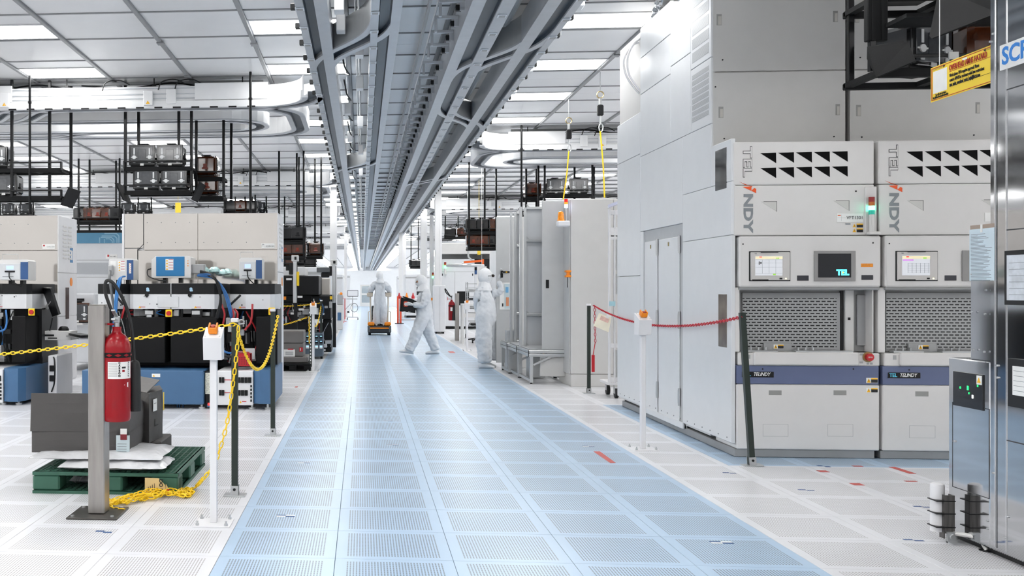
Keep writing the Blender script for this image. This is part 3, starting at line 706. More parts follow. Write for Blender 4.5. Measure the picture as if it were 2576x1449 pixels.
def warn(t, x0, x1, z0, z1, Y, white=True):
    m = M(); w = x1-x0; xm = x0+w*0.42
    if white: m.box(x0, x1, Y-0.0015, Y, z0, z1)
    else: m.box(x0, x0+0.001, Y-0.0015, Y, z0, z0+0.001)
    st = m.build('warning_sticker', PAPER, t)
    m = M(); h = z1-z0; m.prism([(x0+w*0.05, z0+h*0.1), (xm-w*0.05, z0+h*0.1), ((x0+xm)/2, z1-h*0.1)], 'y', Y-0.003, Y-0.0015); m.build('warning_triangle', WARN, st)
    m = M(); m.box((x0+xm)/2-w*0.015, (x0+xm)/2+w*0.015, Y-0.0036, Y-0.003, z0+h*0.25, z0+h*0.65); m.build('exclamation_mark', PRINT, st)
    m = M(); m.box(xm, x1-w*0.02, Y-0.003, Y-0.0015, z0+h*0.08, z1-h*0.3); m.build('black_field', PRINT, st)
    m = M(); m.box(xm, x1-w*0.02, Y-0.003, Y-0.0015, z1-h*0.3, z1-h*0.05); m.build('yellow_header', WARN, st)
DX = ay(2247, 430, YF)[0]-ay(1880, 430, YF)[0]
def furnace(dx, n, lab):
    t = thing('furnace_cabinet', lab, 'furnace', (XS+dx+0.6, YF+1.0, 0), 0, 'furnace cabinets')
    x0, x1 = XS+dx, XS+dx+DX-0.035+(0.3 if n else 0)
    Z = lambda y: ay(2000, y, YF)[1]
    XX = lambda px: ay(px, 700, YF)[0]+dx
    zt = Z(356); zs = Z(465); zp = Z(593); zo = Z(726); zb = Z(886); z1_ = Z(920); z2_ = Z(966); z3 = Z(1131); z4 = Z(1151)
    def part(nm, mm, *b, ch=0.004): m = M(); m.box(*b, 0, ch); return m.build(nm, mm, t)
    # core and upper cabinet
    TELU = mat('furnace_upper_shaded', '#C2C1BF', 0.4, var=0.015)  # furnace white darkened: the shade on the upper front is put into the colour
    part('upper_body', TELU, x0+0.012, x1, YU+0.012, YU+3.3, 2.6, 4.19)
    part('rear_body', TELW, x0+0.012, x1, YU+0.1, YU+3.3, 0.09, 2.6)
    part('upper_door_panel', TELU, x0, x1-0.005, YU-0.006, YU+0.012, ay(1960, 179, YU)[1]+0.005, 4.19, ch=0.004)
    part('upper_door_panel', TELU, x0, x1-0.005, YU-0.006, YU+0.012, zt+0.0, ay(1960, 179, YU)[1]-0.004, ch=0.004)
    for (a, b, c, d) in ((1802, 36, 1815, 64), (2095, 28, 2107, 56), (1807, 269, 1819, 297), (2101, 262, 2112, 290)):
        r = RY(a, b, c, d, YU); m = M(); m.box(r[0]+dx, r[1]+dx, YU-0.007, YU+0.0, r[2], r[3]); h = m.build('recessed_pull', mat('recess_grey', '#8F8F8C', 0.5), t)
        m = M(); m.box(r[0]+dx+0.012, r[1]+dx-0.003, YU-0.0085, YU-0.006, r[2]+0.004, r[3]-0.02); m.build('pull_shade', mat('recess_beige', '#B5B2AC', 0.5), h)
    for (a, b) in ((1817, 151), (1799, 219), (1821, 349), (2097, 344)):
        x, z = ay(a, b, YU); m = M(); m.cyl((x+dx, YU-0.006, z), (x+dx, YU-0.009, z), 0.007, 8); m.build('screw', BLK, t)
    # lower block head, with printed logo
    part('head_upper_panel', TELW, x0, x1, YF, YU, zs+0.002, zt, ch=0.008)
    part('head_lower_panel', TELW, x0+0.004, x1, YF, YU, zp+0.003, zs-0.002, ch=0.006)
    for row in range(2):
        for k in range(5):
            a = 1912.5+45*k; b = 384-0.9*k+37.5*row
            p = [ay(a, b+1.3, YF), ay(a+39.5, b, YF), ay(a+40, b+26.5, YF)]
            m = M(); m.prism([(p[0][0]+dx, p[0][1]), (p[2][0]+dx, p[2][1]), (p[1][0]+dx, p[1][1])], 'y', YF-0.002, YF+0.01)
            m.build('triangular_vent', mat('vent_black_mesh', '#050506', 0.8, var=0.4, scale=120, spec=0.15), t)
    for a, b in ((1914.5, 506), (2096.5, 504)):
        p = [ay(a, b+1, YF), ay(a+40, b, YF), ay(a+40.5, b+26.5, YF)]
        m = M(); m.prism([(p[0][0]+dx, p[0][1]), (p[2][0]+dx, p[2][1]), (p[1][0]+dx, p[1][1])], 'y', YF-0.002, YF+0.01); h = m.build('triangular_pull', mat('pull_grey', '#C9C8C4', 0.45), t)
        m = M(); m.box(p[0][0]+dx+0.02, p[1][0]+dx, YF-0.004, YF-0.002, p[1][1]-0.006, p[1][1]); m.box(p[1][0]+dx-0.005, p[1][0]+dx, YF-0.004, YF-0.002, p[2][1], p[1][1]); m.build('pull_edge', mat('recess_grey', '#8F8F8C', 0.5), h)
    xc, zc = ay(1879, 407, YF); text('TEL', 'logo_lettering', t, (xc+dx, YF-0.002, zc), 0.098, PRINT, spin=-math.pi/2, sx=1.62, bold=0.003)
    text('TEL', 'logo_lettering_fill', t, (xc+dx, YF-0.0035, zc), 0.098, TELW, spin=-math.pi/2, sx=1.62, bold=0.0005)
    xc, zc = ay(1881, 535, YF); text('NDY', 'logo_lettering', t, (xc+dx, YF-0.002, zc), 0.1, GREYL, spin=-math.pi/2, sx=1.5, bold=0.004)
    m = M()
    for pl in ([(1868, 470), (1890, 469), (1890, 480)], [(1890, 480), (1897, 473), (1902, 475), (1902, 486)]):
        m.prism([(ay(a, b, YF)[0]+dx, ay(a, b, YF)[1]) for a, b in pl][::-1], 'y', YF-0.003, YF-0.001)
    for k in range(6):
        a = 1860+3.2*k; m.prism([(ay(u, v, YF)[0]+dx, ay(u, v, YF)[1]) for u, v in ((a, 457+1.5*k), (a+16, 465+0.7*k), (a+16, 466.2+0.7*k))][::-1], 'y', YF-0.003, YF-0.001)
    tag(m.build('logo_arrow', ORANGE_L, t), kind='stuff')
    # operator panel
    part('operator_panel', TELW, XX(1856)-0.0, XX(2212), YF-0.03, YU, zo+0.012, zp-0.003, ch=0.012)
    part('panel_under_edge', PLINTH, XX(1858), XX(2211), YF-0.022, YU, zo-0.012, zo+0.012, ch=0.006)
    YP = YF-0.03
    for a, b in ((1869, 614), (2196, 611)):
        x, z = ay(a, b, YP); m = M(); m.cyl((x+dx, YP, z), (x+dx, YP-0.003, z), 0.006, 8); m.build('screw', BLK, t)
    r = RY(1884, 632, 1988, 707, YP); r = (r[0]+dx, r[1]+dx, r[2], r[3])
    m = M(); m.box(r[0], r[1], YP-0.004, YP+0.01, r[2], r[3], 0, 0.002); mo = m.build('monitor_recess', BLK, t)
    m = M(); m.box(r[0]+0.01, r[1]-0.006, YP-0.014, YP, r[2]+0.006, r[3]-0.008, 0, 0.004); m.build('monitor_bezel', mat('bezel_beige_grey', '#C9C6C3', 0.4), t)
    s_ = RY(1900, 644, 1968, 693, YP-0.014); screen_lit(t, s_[0]+dx, s_[1]+dx, s_[2], s_[3], YP-0.014, table=n == 1)
    text('TEL', 'monitor_brand', t, (r[0]+0.05, YP-0.0155, r[3]-0.02), 0.014, GREYL)
    m = M(); m.box(r[0]+0.09, r[0]+0.23, YP-0.018, YP-0.004, r[3]-0.012, r[3]-0.002); m.build('monitor_latch', BLK, t); m = M(); m.box(r[0]+0.02, r[0]+0.15, YP-0.018, YP-0.013, r[2]+0.006, r[2]+0.013); m.build('monitor_latch', BLK, t)
    m = M(); m.box(r[0]+0.24, r[0]+0.262, YP-0.016, YP-0.013, r[2]+0.014, r[2]+0.026); m.build('monitor_port', BLK, t)
    m = M(); m.cyl((r[0]+0.29, YP-0.014, r[2]+0.02), (r[0]+0.29, YP-0.018, r[2]+0.02), 0.006, 8); m.build('power_led', mat('led_warm', '#F6E8B0', 0.3, emit='#FFF0B0', estr=1.2), t)
    for (a, b, c, d) in ((2005, 693, 2034, 706), (2167, 692, 2196, 704)):
        q_ = RY(a, b, c, d, YP); m = M(); m.box(q_[0]+dx, q_[1]+dx, YP-0.004, YP, q_[2], q_[3], 0, 0.001); m.build('card_reader', mat('dark_slate', '#2B2C33', 0.5), t)
    if n == 0:
        q_ = RY(2047, 631, 2151, 707, YP); m = M(); m.box(q_[0], q_[1], YP-0.012, YP, q_[2], q_[3], 0, 0.003); m.build('display_bezel', mat('bezel_grey', '#8E8C8B', 0.45), t)
        q_ = RY(2058, 638, 2141, 698, YP-0.012); m = M(); m.box(q_[0], q_[1], YP-0.0135, YP-0.0115, q_[2], q_[3]); m.build('display_glass', mat('display_dark', '#14161C', 0.15), t)
        x, z = ay(2118, 686, YP); text('TEL', 'display_logo', t, (x, YP-0.014, z), 0.06, mat('cyan_glow', '#50E8F0', 0.4, emit='#58F0F8', estr=1.0), bold=0.004)
        m = M(); m.box(x-0.004, x+0.008, YP-0.0155, YP-0.014, z-0.004, z+0.008); m.build('display_dot', mat('yellow_glow', '#F0E040', 0.4, emit='#F0E040', estr=0.9), t)
        q_ = RY(2166, 663, 2196, 672, YP); m = M(); m.box(q_[0], q_[1], YP-0.002, YP, q_[2], q_[3]); m.build('orange_label', mat('orange_sticker', '#E08A1C', 0.5, var=0.2, scale=90), t)
    else:
        q_ = RY(2047, 631, 2151, 707, YP); m = M(); m.box(q_[0]+dx, q_[1]+dx, YP-0.012, YP, q_[2], q_[3], 0, 0.003); m.build('display_bezel', mat('bezel_grey', '#8E8C8B', 0.45), t)
    # load port
    YB = YF+0.14
    part('port_back_frame', mat('port_grey', '#9B9C9C', 0.45, 0.2), XX(1860), XX(2210), YB+0.01, YU, zb, zo-0.012, ch=0)
    q_ = RY(1866, 736, 2112, 884, YB); m = M(); m.box(q_[0]+dx, q_[1]+dx, YB-0.012, YB+0.008, q_[2], q_[3], 0, 0.003); m.build('shutter_frame', mat('port_grey', '#9B9C9C', 0.45, 0.2), t)
    q_ = RY(1868, 750, 2104, 878, YB-0.012); m = M(); m.box(q_[0]+dx, q_[1]+dx, YB-0.014, YB-0.011, q_[2], q_[3]); m.build('slotted_shutter', PERF, t)
    m = M(); e = ay(2113, 800, YB)[0]+dx; m.box(e, e+0.02, YB-0.012, YB+0.004, zb, zo-0.02); m.build('shutter_gap', BLK, t)
    part('port_pillar', LG, e+0.03, e+0.1, YB-0.03, YB+0.01, zb, zo-0.012)
    m = M(); e2 = e+0.135; m.box(e2, e2+0.09, YB-0.015, YB+0.012, zb+0.05, zo-0.05, 0, 0.006); m.build('cable_cover', MG, t)
    m = M(); m.box(e+0.05, e+0.07, YB-0.034, YB-0.03, (zb+zo)/2, (zb+zo)/2+0.022); m.build('sensor', BLK, t)
    part('port_side_post', TELW, x0, XX(1862), YF+0.01, YU, zb, zo+0.01); part('port_side_post', TELW, XX(2196), x1, YF+0.01, YU, zb, zo+0.01)
    warn(t, XX(1958), XX(1984), zb+0.022, zb+0.058, YB-0.04, True)
    part('sticker_backing_plate', mat('port_grey', '#9B9C9C', 0.45, 0.2), XX(1934), XX(2005), YB-0.038, YB-0.012, zb, zb+0.07, ch=0.002)
    # table
    part('table_body', TELW, XX(1856), XX(2212), YF-0.01, YU, z1_, zb-0.006, ch=0.008)
    part('table_top', TELW, XX(1893), XX(2157), YF-0.035, YF+0.1, z1_+0.005, zb, ch=0.01)
    for a, b in ((1885, 1960), (2005, 2150)):
        m = M(); m.box(XX(a), XX(b), YF+0.02, YB-0.04, zb-0.004, zb+0.012, 0, 0.003); m.build('load_plate', ALU, t)
        for k in range(3): m = M(); m.cyl((XX(a)+0.05+0.06*k, YF+0.1, zb+0.012), (XX(a)+0.05+0.06*k, YF+0.1, zb+0.035), 0.008, 8); m.build('locating_pin', ALU, t)
    x, z = ay(2183, 898, YF-0.01); m = M(); m.cyl((x+dx, YF-0.01, z), (x+dx, YF-0.02, z), 0.042, 20); m.build('stop_ring', mat('brass_ring', '#9A7A4A', 0.5), t)
    m = M(); m.cyl((x+dx, YF-0.02, z), (x+dx, YF-0.055, z), 0.03, 18); sb = m.build('emergency_stop', REDC, t); text('EMO', 'stop_lettering', t, (x+dx, YF-0.056, z), 0.016, PAPER)
    for dx2, dz, w_ in ((-0.052, 0.02, 0.012), (-0.052, -0.045, 0.014), (0.0, -0.055, 0.01), (0.028, -0.055, 0.01)):
        m = M(); m.box(x+dx+dx2-w_, x+dx+dx2+w_, YF-0.012, YF-0.01, z+dz-0.008, z+dz+0.008); m.build('stop_label', MG, t)
    m = M(); m.box(XX(1878), XX(1886), YF-0.013, YF-0.01, z-0.02, z+0.015); m.build('lock_plate', MG, t)
    part('blue_band', BAND, XX(1852), XX(2209), YF-0.012, YU, z2_, z1_, ch=0.003)
    q_ = RY(1866, 935, 1946, 949, YF-0.012); m = M(); m.box(q_[0]+dx, q_[1]+dx, YF-0.018, YF-0.012, q_[2], q_[3], 0, 0.002); m.build('name_plate', BLK, t)
    x, z = ay(1916, 942, YF-0.02); text('TELINDY', 'name_plate_lettering', t, (x+dx, YF-0.019, z), 0.042, PAPER, shear=0.25, sx=0.8, bold=0.0006)
    x, z = ay(1881, 942, YF-0.02); text('TEL', 'name_plate_mark', t, (x+dx-0.005, YF-0.019, z), 0.042, mat('cyan_print', '#5CC4E0', 0.5), sx=0.9, bold=0.001)
    for a in (1917, 2145):
        x, z = ay(a, 928, YF); m = M(); m.cyl((x+dx, YF-0.012, z), (x+dx, YF-0.015, z), 0.006, 8); m.build('screw', BLK, t)
    part('lower_door', TELW, XX(1852), XX(2211), YF-0.012, YU, z3, z2_-0.003, ch=0.008)
    for a in (1934, 2097):
        q_ = RY(a, 982, a+32, 994, YF-0.012); m = M(); m.box(q_[0]+dx, q_[1]+dx, YF-0.014, YF-0.008, q_[2], q_[3]); h = m.build('door_slot_pull', mat('recess_grey', '#8F8F8C', 0.5), t)
        q_ = RY(a-15, 1067, a+49, 1098, YF-0.012); m = M()
        for bb in ((q_[0], q_[1], q_[2], q_[2]+0.002), (q_[0], q_[1], q_[3]-0.002, q_[3]), (q_[0], q_[0]+0.002, q_[2], q_[3]), (q_[1]-0.002, q_[1], q_[2], q_[3])): m.box(bb[0]+dx, bb[1]+dx, YF-0.0128, YF-0.012, bb[2], bb[3])
        m.build('blank_plate_edge', MG, t)
    warn(t, XX(2177), XX(2206), Z(962), Z(949), YF-0.0135); warn(t, XX(2177), XX(2206), Z(986), Z(974), YF-0.0135)
    part('plinth', PLINTH, XX(1849), XX(2200), YF+0.0, YU+3.2, z4, z3-0.002, ch=0.004)
    for a in (1870, 2150):
        for yy in (YF+0.15, YU+3.0): m = M(); m.cyl((XX(a), yy, 0), (XX(a), yy, 0.015), 0.05, 12); m.cyl((XX(a), yy, 0.015), (XX(a), yy, z4+0.01), 0.02, 10); m.build('levelling_foot', BLK, t)
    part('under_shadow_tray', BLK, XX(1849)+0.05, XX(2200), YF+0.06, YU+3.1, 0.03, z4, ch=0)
    # tag, stickers, stack light at the upper right
    q_ = RY(2105, 537, 2171, 559, YF); m = M(); m.box(q_[0]+dx, q_[1]+dx, YF-0.004, YF, q_[2], q_[3], 0, 0.001); tg = m.build('asset_tag', PAPER, t)
    if n == 0:
        text('VFT1301', 'asset_tag_lettering', tg, (q_[0]+0.142, YF-0.0045, (q_[2]+q_[3])/2), 0.036, PRINT)
        m = M(); xm = q_[0]+0.035; m.box(xm, xm+0.001, YF-0.0045, YF-0.004, q_[2]+0.01, q_[3]-0.01); m.box(q_[0]+0.004, q_[0]+0.08, YF-0.0045, YF-0.004, (q_[2]+q_[3])/2, (q_[2]+q_[3])/2+0.001); m.build('asset_tag_rule', GREYL, tg)
        m = M(); m.box(q_[0]+0.006, q_[0]+0.03, YF-0.0045, YF-0.004, q_[3]-0.02, q_[3]-0.012); m.build('asset_tag_mark', ORANGE_L, tg)
    q_ = RY(2127, 562, 2139, 565, YF); m = M(); m.box(q_[0]+dx, q_[1]+dx, YF-0.004, YF, q_[2], q_[3]); m.build('key_slot', GREYL, t)
    for b in ((2143, 562, 2171, 573), (2143, 574, 2171, 585)):
        q_ = RY(*b, YF); warn(t, q_[0]+dx, q_[1]+dx, q_[2], q_[3], YF-0.001, False)
    part('lamp_column', TELW, XX(2175), XX(2204), YF-0.012, YF+0.05, zp+0.01, zs-0.02, ch=0.004)
    part('lamp_foot', TELW, XX(2178), XX(2208), YF-0.06, YF+0.02, zp+0.004, zp+0.03, ch=0.006)
    if n == 0:
        for y0, y1, nm, mm in ((496, 508, 'red_lamp', mat('lamp_red', '#8E1418', 0.3)), (508, 518, 'amber_lamp', mat('lamp_amber', '#B8641A', 0.3)), (518, 529, 'green_lamp', mat('lamp_green_lit', '#60FFD0', 0.3, emit='#50FFC8', estr=6.0)), (529, 540, 'teal_lamp', mat('lamp_teal', '#189A86', 0.3, emit='#189A86', estr=0.4))):
            a = ay(2192, y1, YF-0.03); b = ay(2192, y0, YF-0.03); m = M(); m.cyl((a[0], YF-0.035, a[1]), (a[0], YF-0.035, b[1]), 0.023, 14); m.build(nm, mm, t)
        a = ay(2192, 581, YF-0.03); b = ay(2192, 540, YF-0.03); m = M(); m.cyl((a[0], YF-0.035, a[1]-0.02), (a[0], YF-0.035, b[1]), 0.021, 14); m.build('lamp_stem', LG, t)
    x, z = ay(2153, 481, YF); m = M(); m.cyl((x+dx, YF-0.004, z), (x+dx, YF, z), 0.007, 8); m.build('screw', BLK, t)
    return t
tf = furnace(0, 0, 'white furnace cabinet with green lamp lit and two screens, nearer the aisle')
tf2 = furnace(DX, 1, 'second white furnace cabinet, partly hidden behind the mirror-polished tool')
# side cladding of the near furnace, facing the aisle
def sp(nm, mm, y0, y1, z0, z1, th=0.014, ch=0.004):
    m = M(); m.box(XS-th, XS+0.02, y0, y1, z0, z1, 0, ch); return m.build(nm, mm, tf)
YD = ax(1614, 400, XS)[0]; YE = ax(1556, 600, XS)[0]; YV = ax(1741, 200, XS)[0]; YM = ax(1690, 200, XS)[0]
Y16 = YD+0.0
sp('vent_side_panel', TELS, YU+0.003, YV-0.003, 3.45, 4.20); sp('vent_side_panel', TELS, YU+0.003, YV-0.003, 2.863, 3.445)
sp('side_panel', TELS, YV+0.003, YM-0.002, 3.62, 4.20); sp('side_panel', TELS, YV+0.003, YM-0.002, 2.863, 3.615)
sp('side_panel', TELS, YM+0.002, YD, 3.95, 4.28); sp('side_panel', TELS, YM+0.002, YD, 3.55, 3.945); sp('side_panel', TELS, YM+0.002, YD, 2.863, 3.545)
sp('rear_side_panel', TELS, YD+0.004, YE, 2.9, 3.36); sp('rear_side_panel', TELS, YD+0.004, YE, 1.55, 2.895)
m = M(); m.box(XS+0.02, XS+1.1, YM, YE, 4.18, 4.27); m.build('top_cover', TELW, tf)
m = M(); m.box(XS+0.02, XS+1.1, YD, YE, 0.1, 3.36); m.build('rear_housing', TELW, tf)
yd0, yd1 = ax(1721, 800, XS)[0], ax(1621, 800, XS)[0]
zd1 = ax(1670, 572, XS)[1]; zd0 = ax(1670, 1055, XS)[1]
sp('side_panel', TELS, YF+0.003, yd0, 0.115, 1.85); sp('side_panel', TELS, YF+0.003, yd0, 1.853, 2.3)
sp('side_panel', TELS, YU+0.003, yd0, 2.303, 2.859); sp('side_panel', TELS, YF+0.003, YU, 2.303, 2.655)
sp('side_panel', TELS, yd0+0.002, Y16-0.003, zd1+0.003, 2.859); sp('side_panel', TELS, yd0, yd1, 0.115, zd0-0.01)
sp('side_panel', TELS, yd1+0.002, Y16-0.002, 0.115, zd1); sp('side_panel', TELS, Y16+0.003, YE, 0.115, 1.545)
m = M(); m.box(XS+0.004, XS+0.03, yd0, yd1, zd0-0.01, zd1); m.build('door_recess', mat('recess_pale', '#B9BBBC', 0.45), tf)
ym1, ym2 = ax(1656, 800, XS)[0], ax(1711, 800, XS)[0]
for a, b, h in ((ym1+0.02, yd1-0.03, 'narrow'), (ym2+0.01, ym1-0.03, 'wide')):
    m = M(); m.box(XS-0.006, XS+0.003, a, b, zd0+0.02, zd1-0.12, 0, 0.005); d = m.build('side_door', TELS, tf)
    for zz in (zd1-0.28, zd1-1.02, zd0+0.2):
        m = M(); m.cyl((XS-0.01, a-0.014, zz), (XS-0.01, a-0.014, zz+0.17), 0.012, 8); m.box(XS-0.012, XS-0.004, a-0.01, a+0.03, zz+0.02, zz+0.15); m.build('hinge', ALU, d)
    m = M(); m.box(XS-0.01, XS-0.005, (a+b)/2-0.012, (a+b)/2+0.012, zd1-0.2, zd1-0.16); m.build('door_lock', mat('brass_lock', '#8E7A3A', 0.4, 0.6), d)
for (y0_, y1_, zt0, zt1, n) in ((YU+0.06, YV-0.05, 3.5, 4.13, 5), (YU+0.06, YV-0.05, 2.95, 3.40, 9)):
    n = 5 if zt0 > 3.4 else 8
    for k in range(n):
        h = (zt1-zt0)/n; m = M(); m.box(XS-0.0155, XS-0.013, y0_, y1_, zt0+h*k, zt0+h*k+h*0.74); m.build('louvre', LOUV, tf)
r = RX(1804, 372, 1832, 474, XS); m = M(); m.box(XS-0.017, XS-0.01, r[0], r[1], r[2]-0.01, r[3]-0.01, 0, 0.004); m.build('side_window', mat('dark_glass', '#15171A', 0.05, coat=0.6), tf)
r = RX(1812, 740, 1833, 873, XS); m = M(); m.box(XS-0.017, XS-0.01, r[0], r[1], r[2], r[3], 0, 0.003); m.build('tall_side_window', mat('smoked_window', '#7D756E', 0.1, var=0.3, scale=5), tf)
m = M()
for k in range(18):
    y = YF+0.1+k*0.21; m.cyl((XS-0.014, y, 0.15), (XS-0.018, y, 0.15), 0.006, 6)
tag(m.build('skirt_rivets', GREYL, tf), kind='stuff')
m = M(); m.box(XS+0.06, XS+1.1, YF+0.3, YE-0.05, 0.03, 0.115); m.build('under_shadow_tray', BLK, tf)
for y in (9.4, 10.6, 11.9): m = M(); m.cyl((XS+0.15, y, 0), (XS+0.15, y, 0.1), 0.035, 10); m.build('levelling_foot', BLK, tf)
# things on top of the near furnace
def flex(pts, r, name, mm, lab, cat, n=40):
    P = smooth_path(pts, n); m = M(); K = len(P); nn = 14
    vs = []; 
    for k in range(K):
        d = (P[min(k+1, K-1)]-P[max(k-1, 0)]).normalized(); rr = r*(1+0.06*math.sin(k*1.3)+0.03*math.sin(k*0.37))
        vs.append(m.ring(P[k], d, rr, nn))
    m.v = [tuple(v) for ring in vs for v in ring]
    m.f = [(k*nn+i, (k+1)*nn+i, (k+1)*nn+(i+1) % nn, k*nn+(i+1) % nn) for k in range(K-1) for i in range(nn)]; m.mi = [0]*len(m.f)
    return tag(m.build(name, mm, smooth=True), lab, cat)
FOIL = mat('crinkled_foil', '#D4D6D8', 0.12, 1.0, var=0.1, bump=0.5, bscale=25)
flex([(3.2, 11.35, 4.26), (3.22, 11.3, 4.42), (3.25, 11.15, 4.58)], 0.085, 'flexible_duct', FOIL, 'crinkled silver flexible duct rising from the furnace top to the ceiling', 'duct', 12)
m = M(); m.box(3.14, 3.5, 10.15, 10.45, 4.19, 4.5, 0, 0.01); tag(m.build('exhaust_box', mat('blue_grey_metal', '#7F8890', 0.25, 0.6)), 'blue-grey metal exhaust box on the furnace top near the duct', 'box')
m = M(); m.box(3.14, 3.5, 9.75, 10.0, 4.19, 4.4, 0, 0.01); tag(m.build('beige_box', mat('beige_cover', '#D9CFC2', 0.5)), 'beige cover box on the furnace top at the frame edge', 'box')
for k, off in enumerate((0.0, 0.05)):
    pts = [ay(1617, 92+8*k, 11.6), ay(1590, 115, 11.7), ay(1570-6*k, 155, 11.8), ay(1574-4*k, 195, 11.8), ay(1600, 220+6*k, 11.7), ay(1622, 238, 11.62)]
    m = M(); m.tube(smooth_path([(p[0], 11.65+off, p[1]) for p in pts]), 0.012, 8)
    tag(m.build('white_hose', W_PAINT, smooth=True), ['white hose looping out from the furnace side, outer one', 'white hose looping out from the furnace side, inner one'][k], 'hose')
t = thing('ventilation_unit', 'white ventilation housing with round black port on the lower furnace rear', 'ventilation', (3.3, 12.1, 3.36))
m = M(); m.box(3.1, 3.5, 12.0, 12.5, 3.36, 3.62, 0, 0.01); m.build('housing', TELW, t)
m = M(); m.box(3.12, 3.45, 11.75, 12.0, 3.36, 3.95, 0, 0.01); m.build('duct_box', TELW, t)
m = M(); m.box(3.1, 3.2, 12.3, 12.5, 3.6, 3.95, 0, 0.01); m.build('end_panel', W_PAINT, t)
m = M(); m.cyl((3.12, 11.86, 3.44), (3.105, 11.86, 3.44), 0.07, 18); m.build('round_port', BLK, t)
m = M(); [m.box(3.112, 3.122, 11.79+0.025*k, 11.80+0.025*k, 3.53, 3.6) for k in range(6)]; tag(m.build('grille_slits', BLK, t), kind='stuff')
# ---------------------------------------------------------------- mirror-polished tool at the right frame edge
XR = 3.30
ya, yb_, yc = ax(2386, 1100, XR)[0], ax(2490, 700, XR)[0], ax(2436, 720, XR)[0]
zc_ = ax(2440, 905, XR)[1]
t = thing('polished_tool', 'mirror-polished steel tool with a blue logo plate at the right frame edge', 'machine', (3.9, 5.0, 0))
m = M(); m.box(XR, 4.6, 3.2, yb_, 0.03, 3.35, 0, 0.006); m.build('main_cabinet', CHROME, t)
m = M(); m.box(XR, 4.4, yb_+0.001, ya, 0.03, zc_, 0, 0.006); m.build('control_box', CHROME, t)
m = M(); m.box(XR+0.01, 3.7, yb_+0.001, yc, zc_, ax(2460, 590, XR)[1], 0, 0.006); m.build('side_column', CHROME, t)
def crect(px0, py0, px1, py1, nm, mm, th=0.004, par=None, ch=0.001):
    r = RX(px0, py0, px1, py1, XR); m = M(); m.box(XR-th, XR+0.001, r[0], r[1], r[2], r[3], 0, ch); return m.build(nm, mm, par or t)
for px in (2503, 2532):      # proud vertical trims with seams
    yy = ax(px, 700, XR)[0]; m = M(); m.box(XR-0.003, XR, yy-0.004, yy+0.004, 0.05, 3.3); m.build('door_edge_strip', mat('edge_bright', '#E5E5E6', 0.15, 0.9), t)
yy = ax(2508, 700, XR)[0]; m = M(); m.box(XR-0.0015, XR, yy-0.002, yy+0.002, 0.05, 3.3); m.build('door_gap', SEAM, t)
for z in (2.42, 1.70, 0.62): m = M(); m.box(XR-0.0015, XR, 3.2, ax(2532, 700, XR)[0]-0.005, z, z+0.006); m.build('door_gap', SEAM, t)
lp = crect(2516, 92, 2640, 158, 'logo_plate', PAPER, 0.003)
r = RX(2516, 92, 2640, 158, XR); text('SCREEN', 'logo_lettering', t, (XR-0.004, r[1]-0.02, (r[2]+r[3])/2), (r[3]-r[2])*0.95, mat('logo_blue', '#1E78C8', 0.5), face='-x', align='LEFT', bold=0.003)
crect(2542, 628, 2640, 768, 'monitor_bezel', BLK, 0.03); 
r = RX(2549, 640, 2640, 756, XR); m = M(); m.box(XR-0.032, XR-0.03, r[0], r[1], r[2], r[3]); m.build('monitor_screen', mat('screen_pale_grey', '#B9BEC4', 0.2, var=0.15, scale=18, emit='#B9BEC4', estr=0.15), t)
for k in range(6): m = M(); zz = r[2]+(r[3]-r[2])*(0.12+0.14*k); m.box(XR-0.033, XR-0.032, r[0], r[1]-0.02, zz, zz+0.002); m.build('screen_line', GREYL, t)
crect(2545, 906, 2640, 1030, 'document_frame', BLK, 0.02); crect(2558, 925, 2640, 1000, 'document_sheet', PAPER, 0.022)
for k in range(5):
    r = RX(2558, 925, 2640, 1000, XR); zz = r[2]+(r[3]-r[2])*(0.15+0.17*k); m = M(); m.box(XR-0.0228, XR-0.022, r[0], r[1]-0.01, zz, zz+0.002); m.build('document_line', GREYL, t)
crect(2400, 938, 2475, 1026, 'display_window', mat('display_dark', '#14161C', 0.15), 0.006)
for px, py, mm, s_ in ((2419, 975, GLOW_G, 0.006), (2438, 976, GLOW_G, 0.011), (2441, 989, GLOW_G, 0.005), (2463, 971, GLOW_G, 0.005), (2450, 998, mat('white_led', '#F8F8FF', 0.3, emit='#FFFFFF', estr=2.0), 0.009)):
    y, z = ax(px, py, XR); m = M(); m.box(XR-0.009, XR-0.006, y-s_*0.5, y+s_*0.5, z-s_, z+s_); m.build('indicator_led', mm, t)
crect(2460, 945, 2473, 968, 'warning_label', PAPER, 0.008)
r = RX(2462, 950, 2471, 963, XR); m = M(); m.prism([(r[0], r[2]), (r[1], r[2]), ((r[0]+r[1])/2, r[3])], 'x', XR-0.0095, XR-0.008); m.build('warning_triangle', WARN, t)
r = RX(2396, 1020, 2489, 1240, XR); m = M()
for bb in ((r[0], r[1], r[2], r[2]+0.004), (r[0], r[1], r[3]-0.004, r[3]), (r[0], r[0]+0.004, r[2], r[3]), (r[1]-0.004, r[1], r[2], r[3])): m.box(XR-0.001, XR+0.001, bb[0], bb[1], bb[2], bb[3])
m.build('access_door_gap', SEAM, t)
for px, py in ((2402, 1110), (2500, 1190), (2486, 1310), (2486, 1330), (2535, 1300), (2530, 1352), (2510, 920), (2511, 950), (2500, 85), (2493, 105), (2447, 785), (2480, 790), (2450, 880), (2478, 885), (2446, 690), (2482, 730)):
    y, z = ax(px, py, XR); m = M(); m.cyl((XR, y, z), (XR-0.008, y, z), 0.006, 8); m.build('bolt', ALU, t)
m = M(); m.box(XR+0.03, 4.5, 3.3, ya-0.03, 0.0, 0.03); m.build('base_plinth', BLK, t)
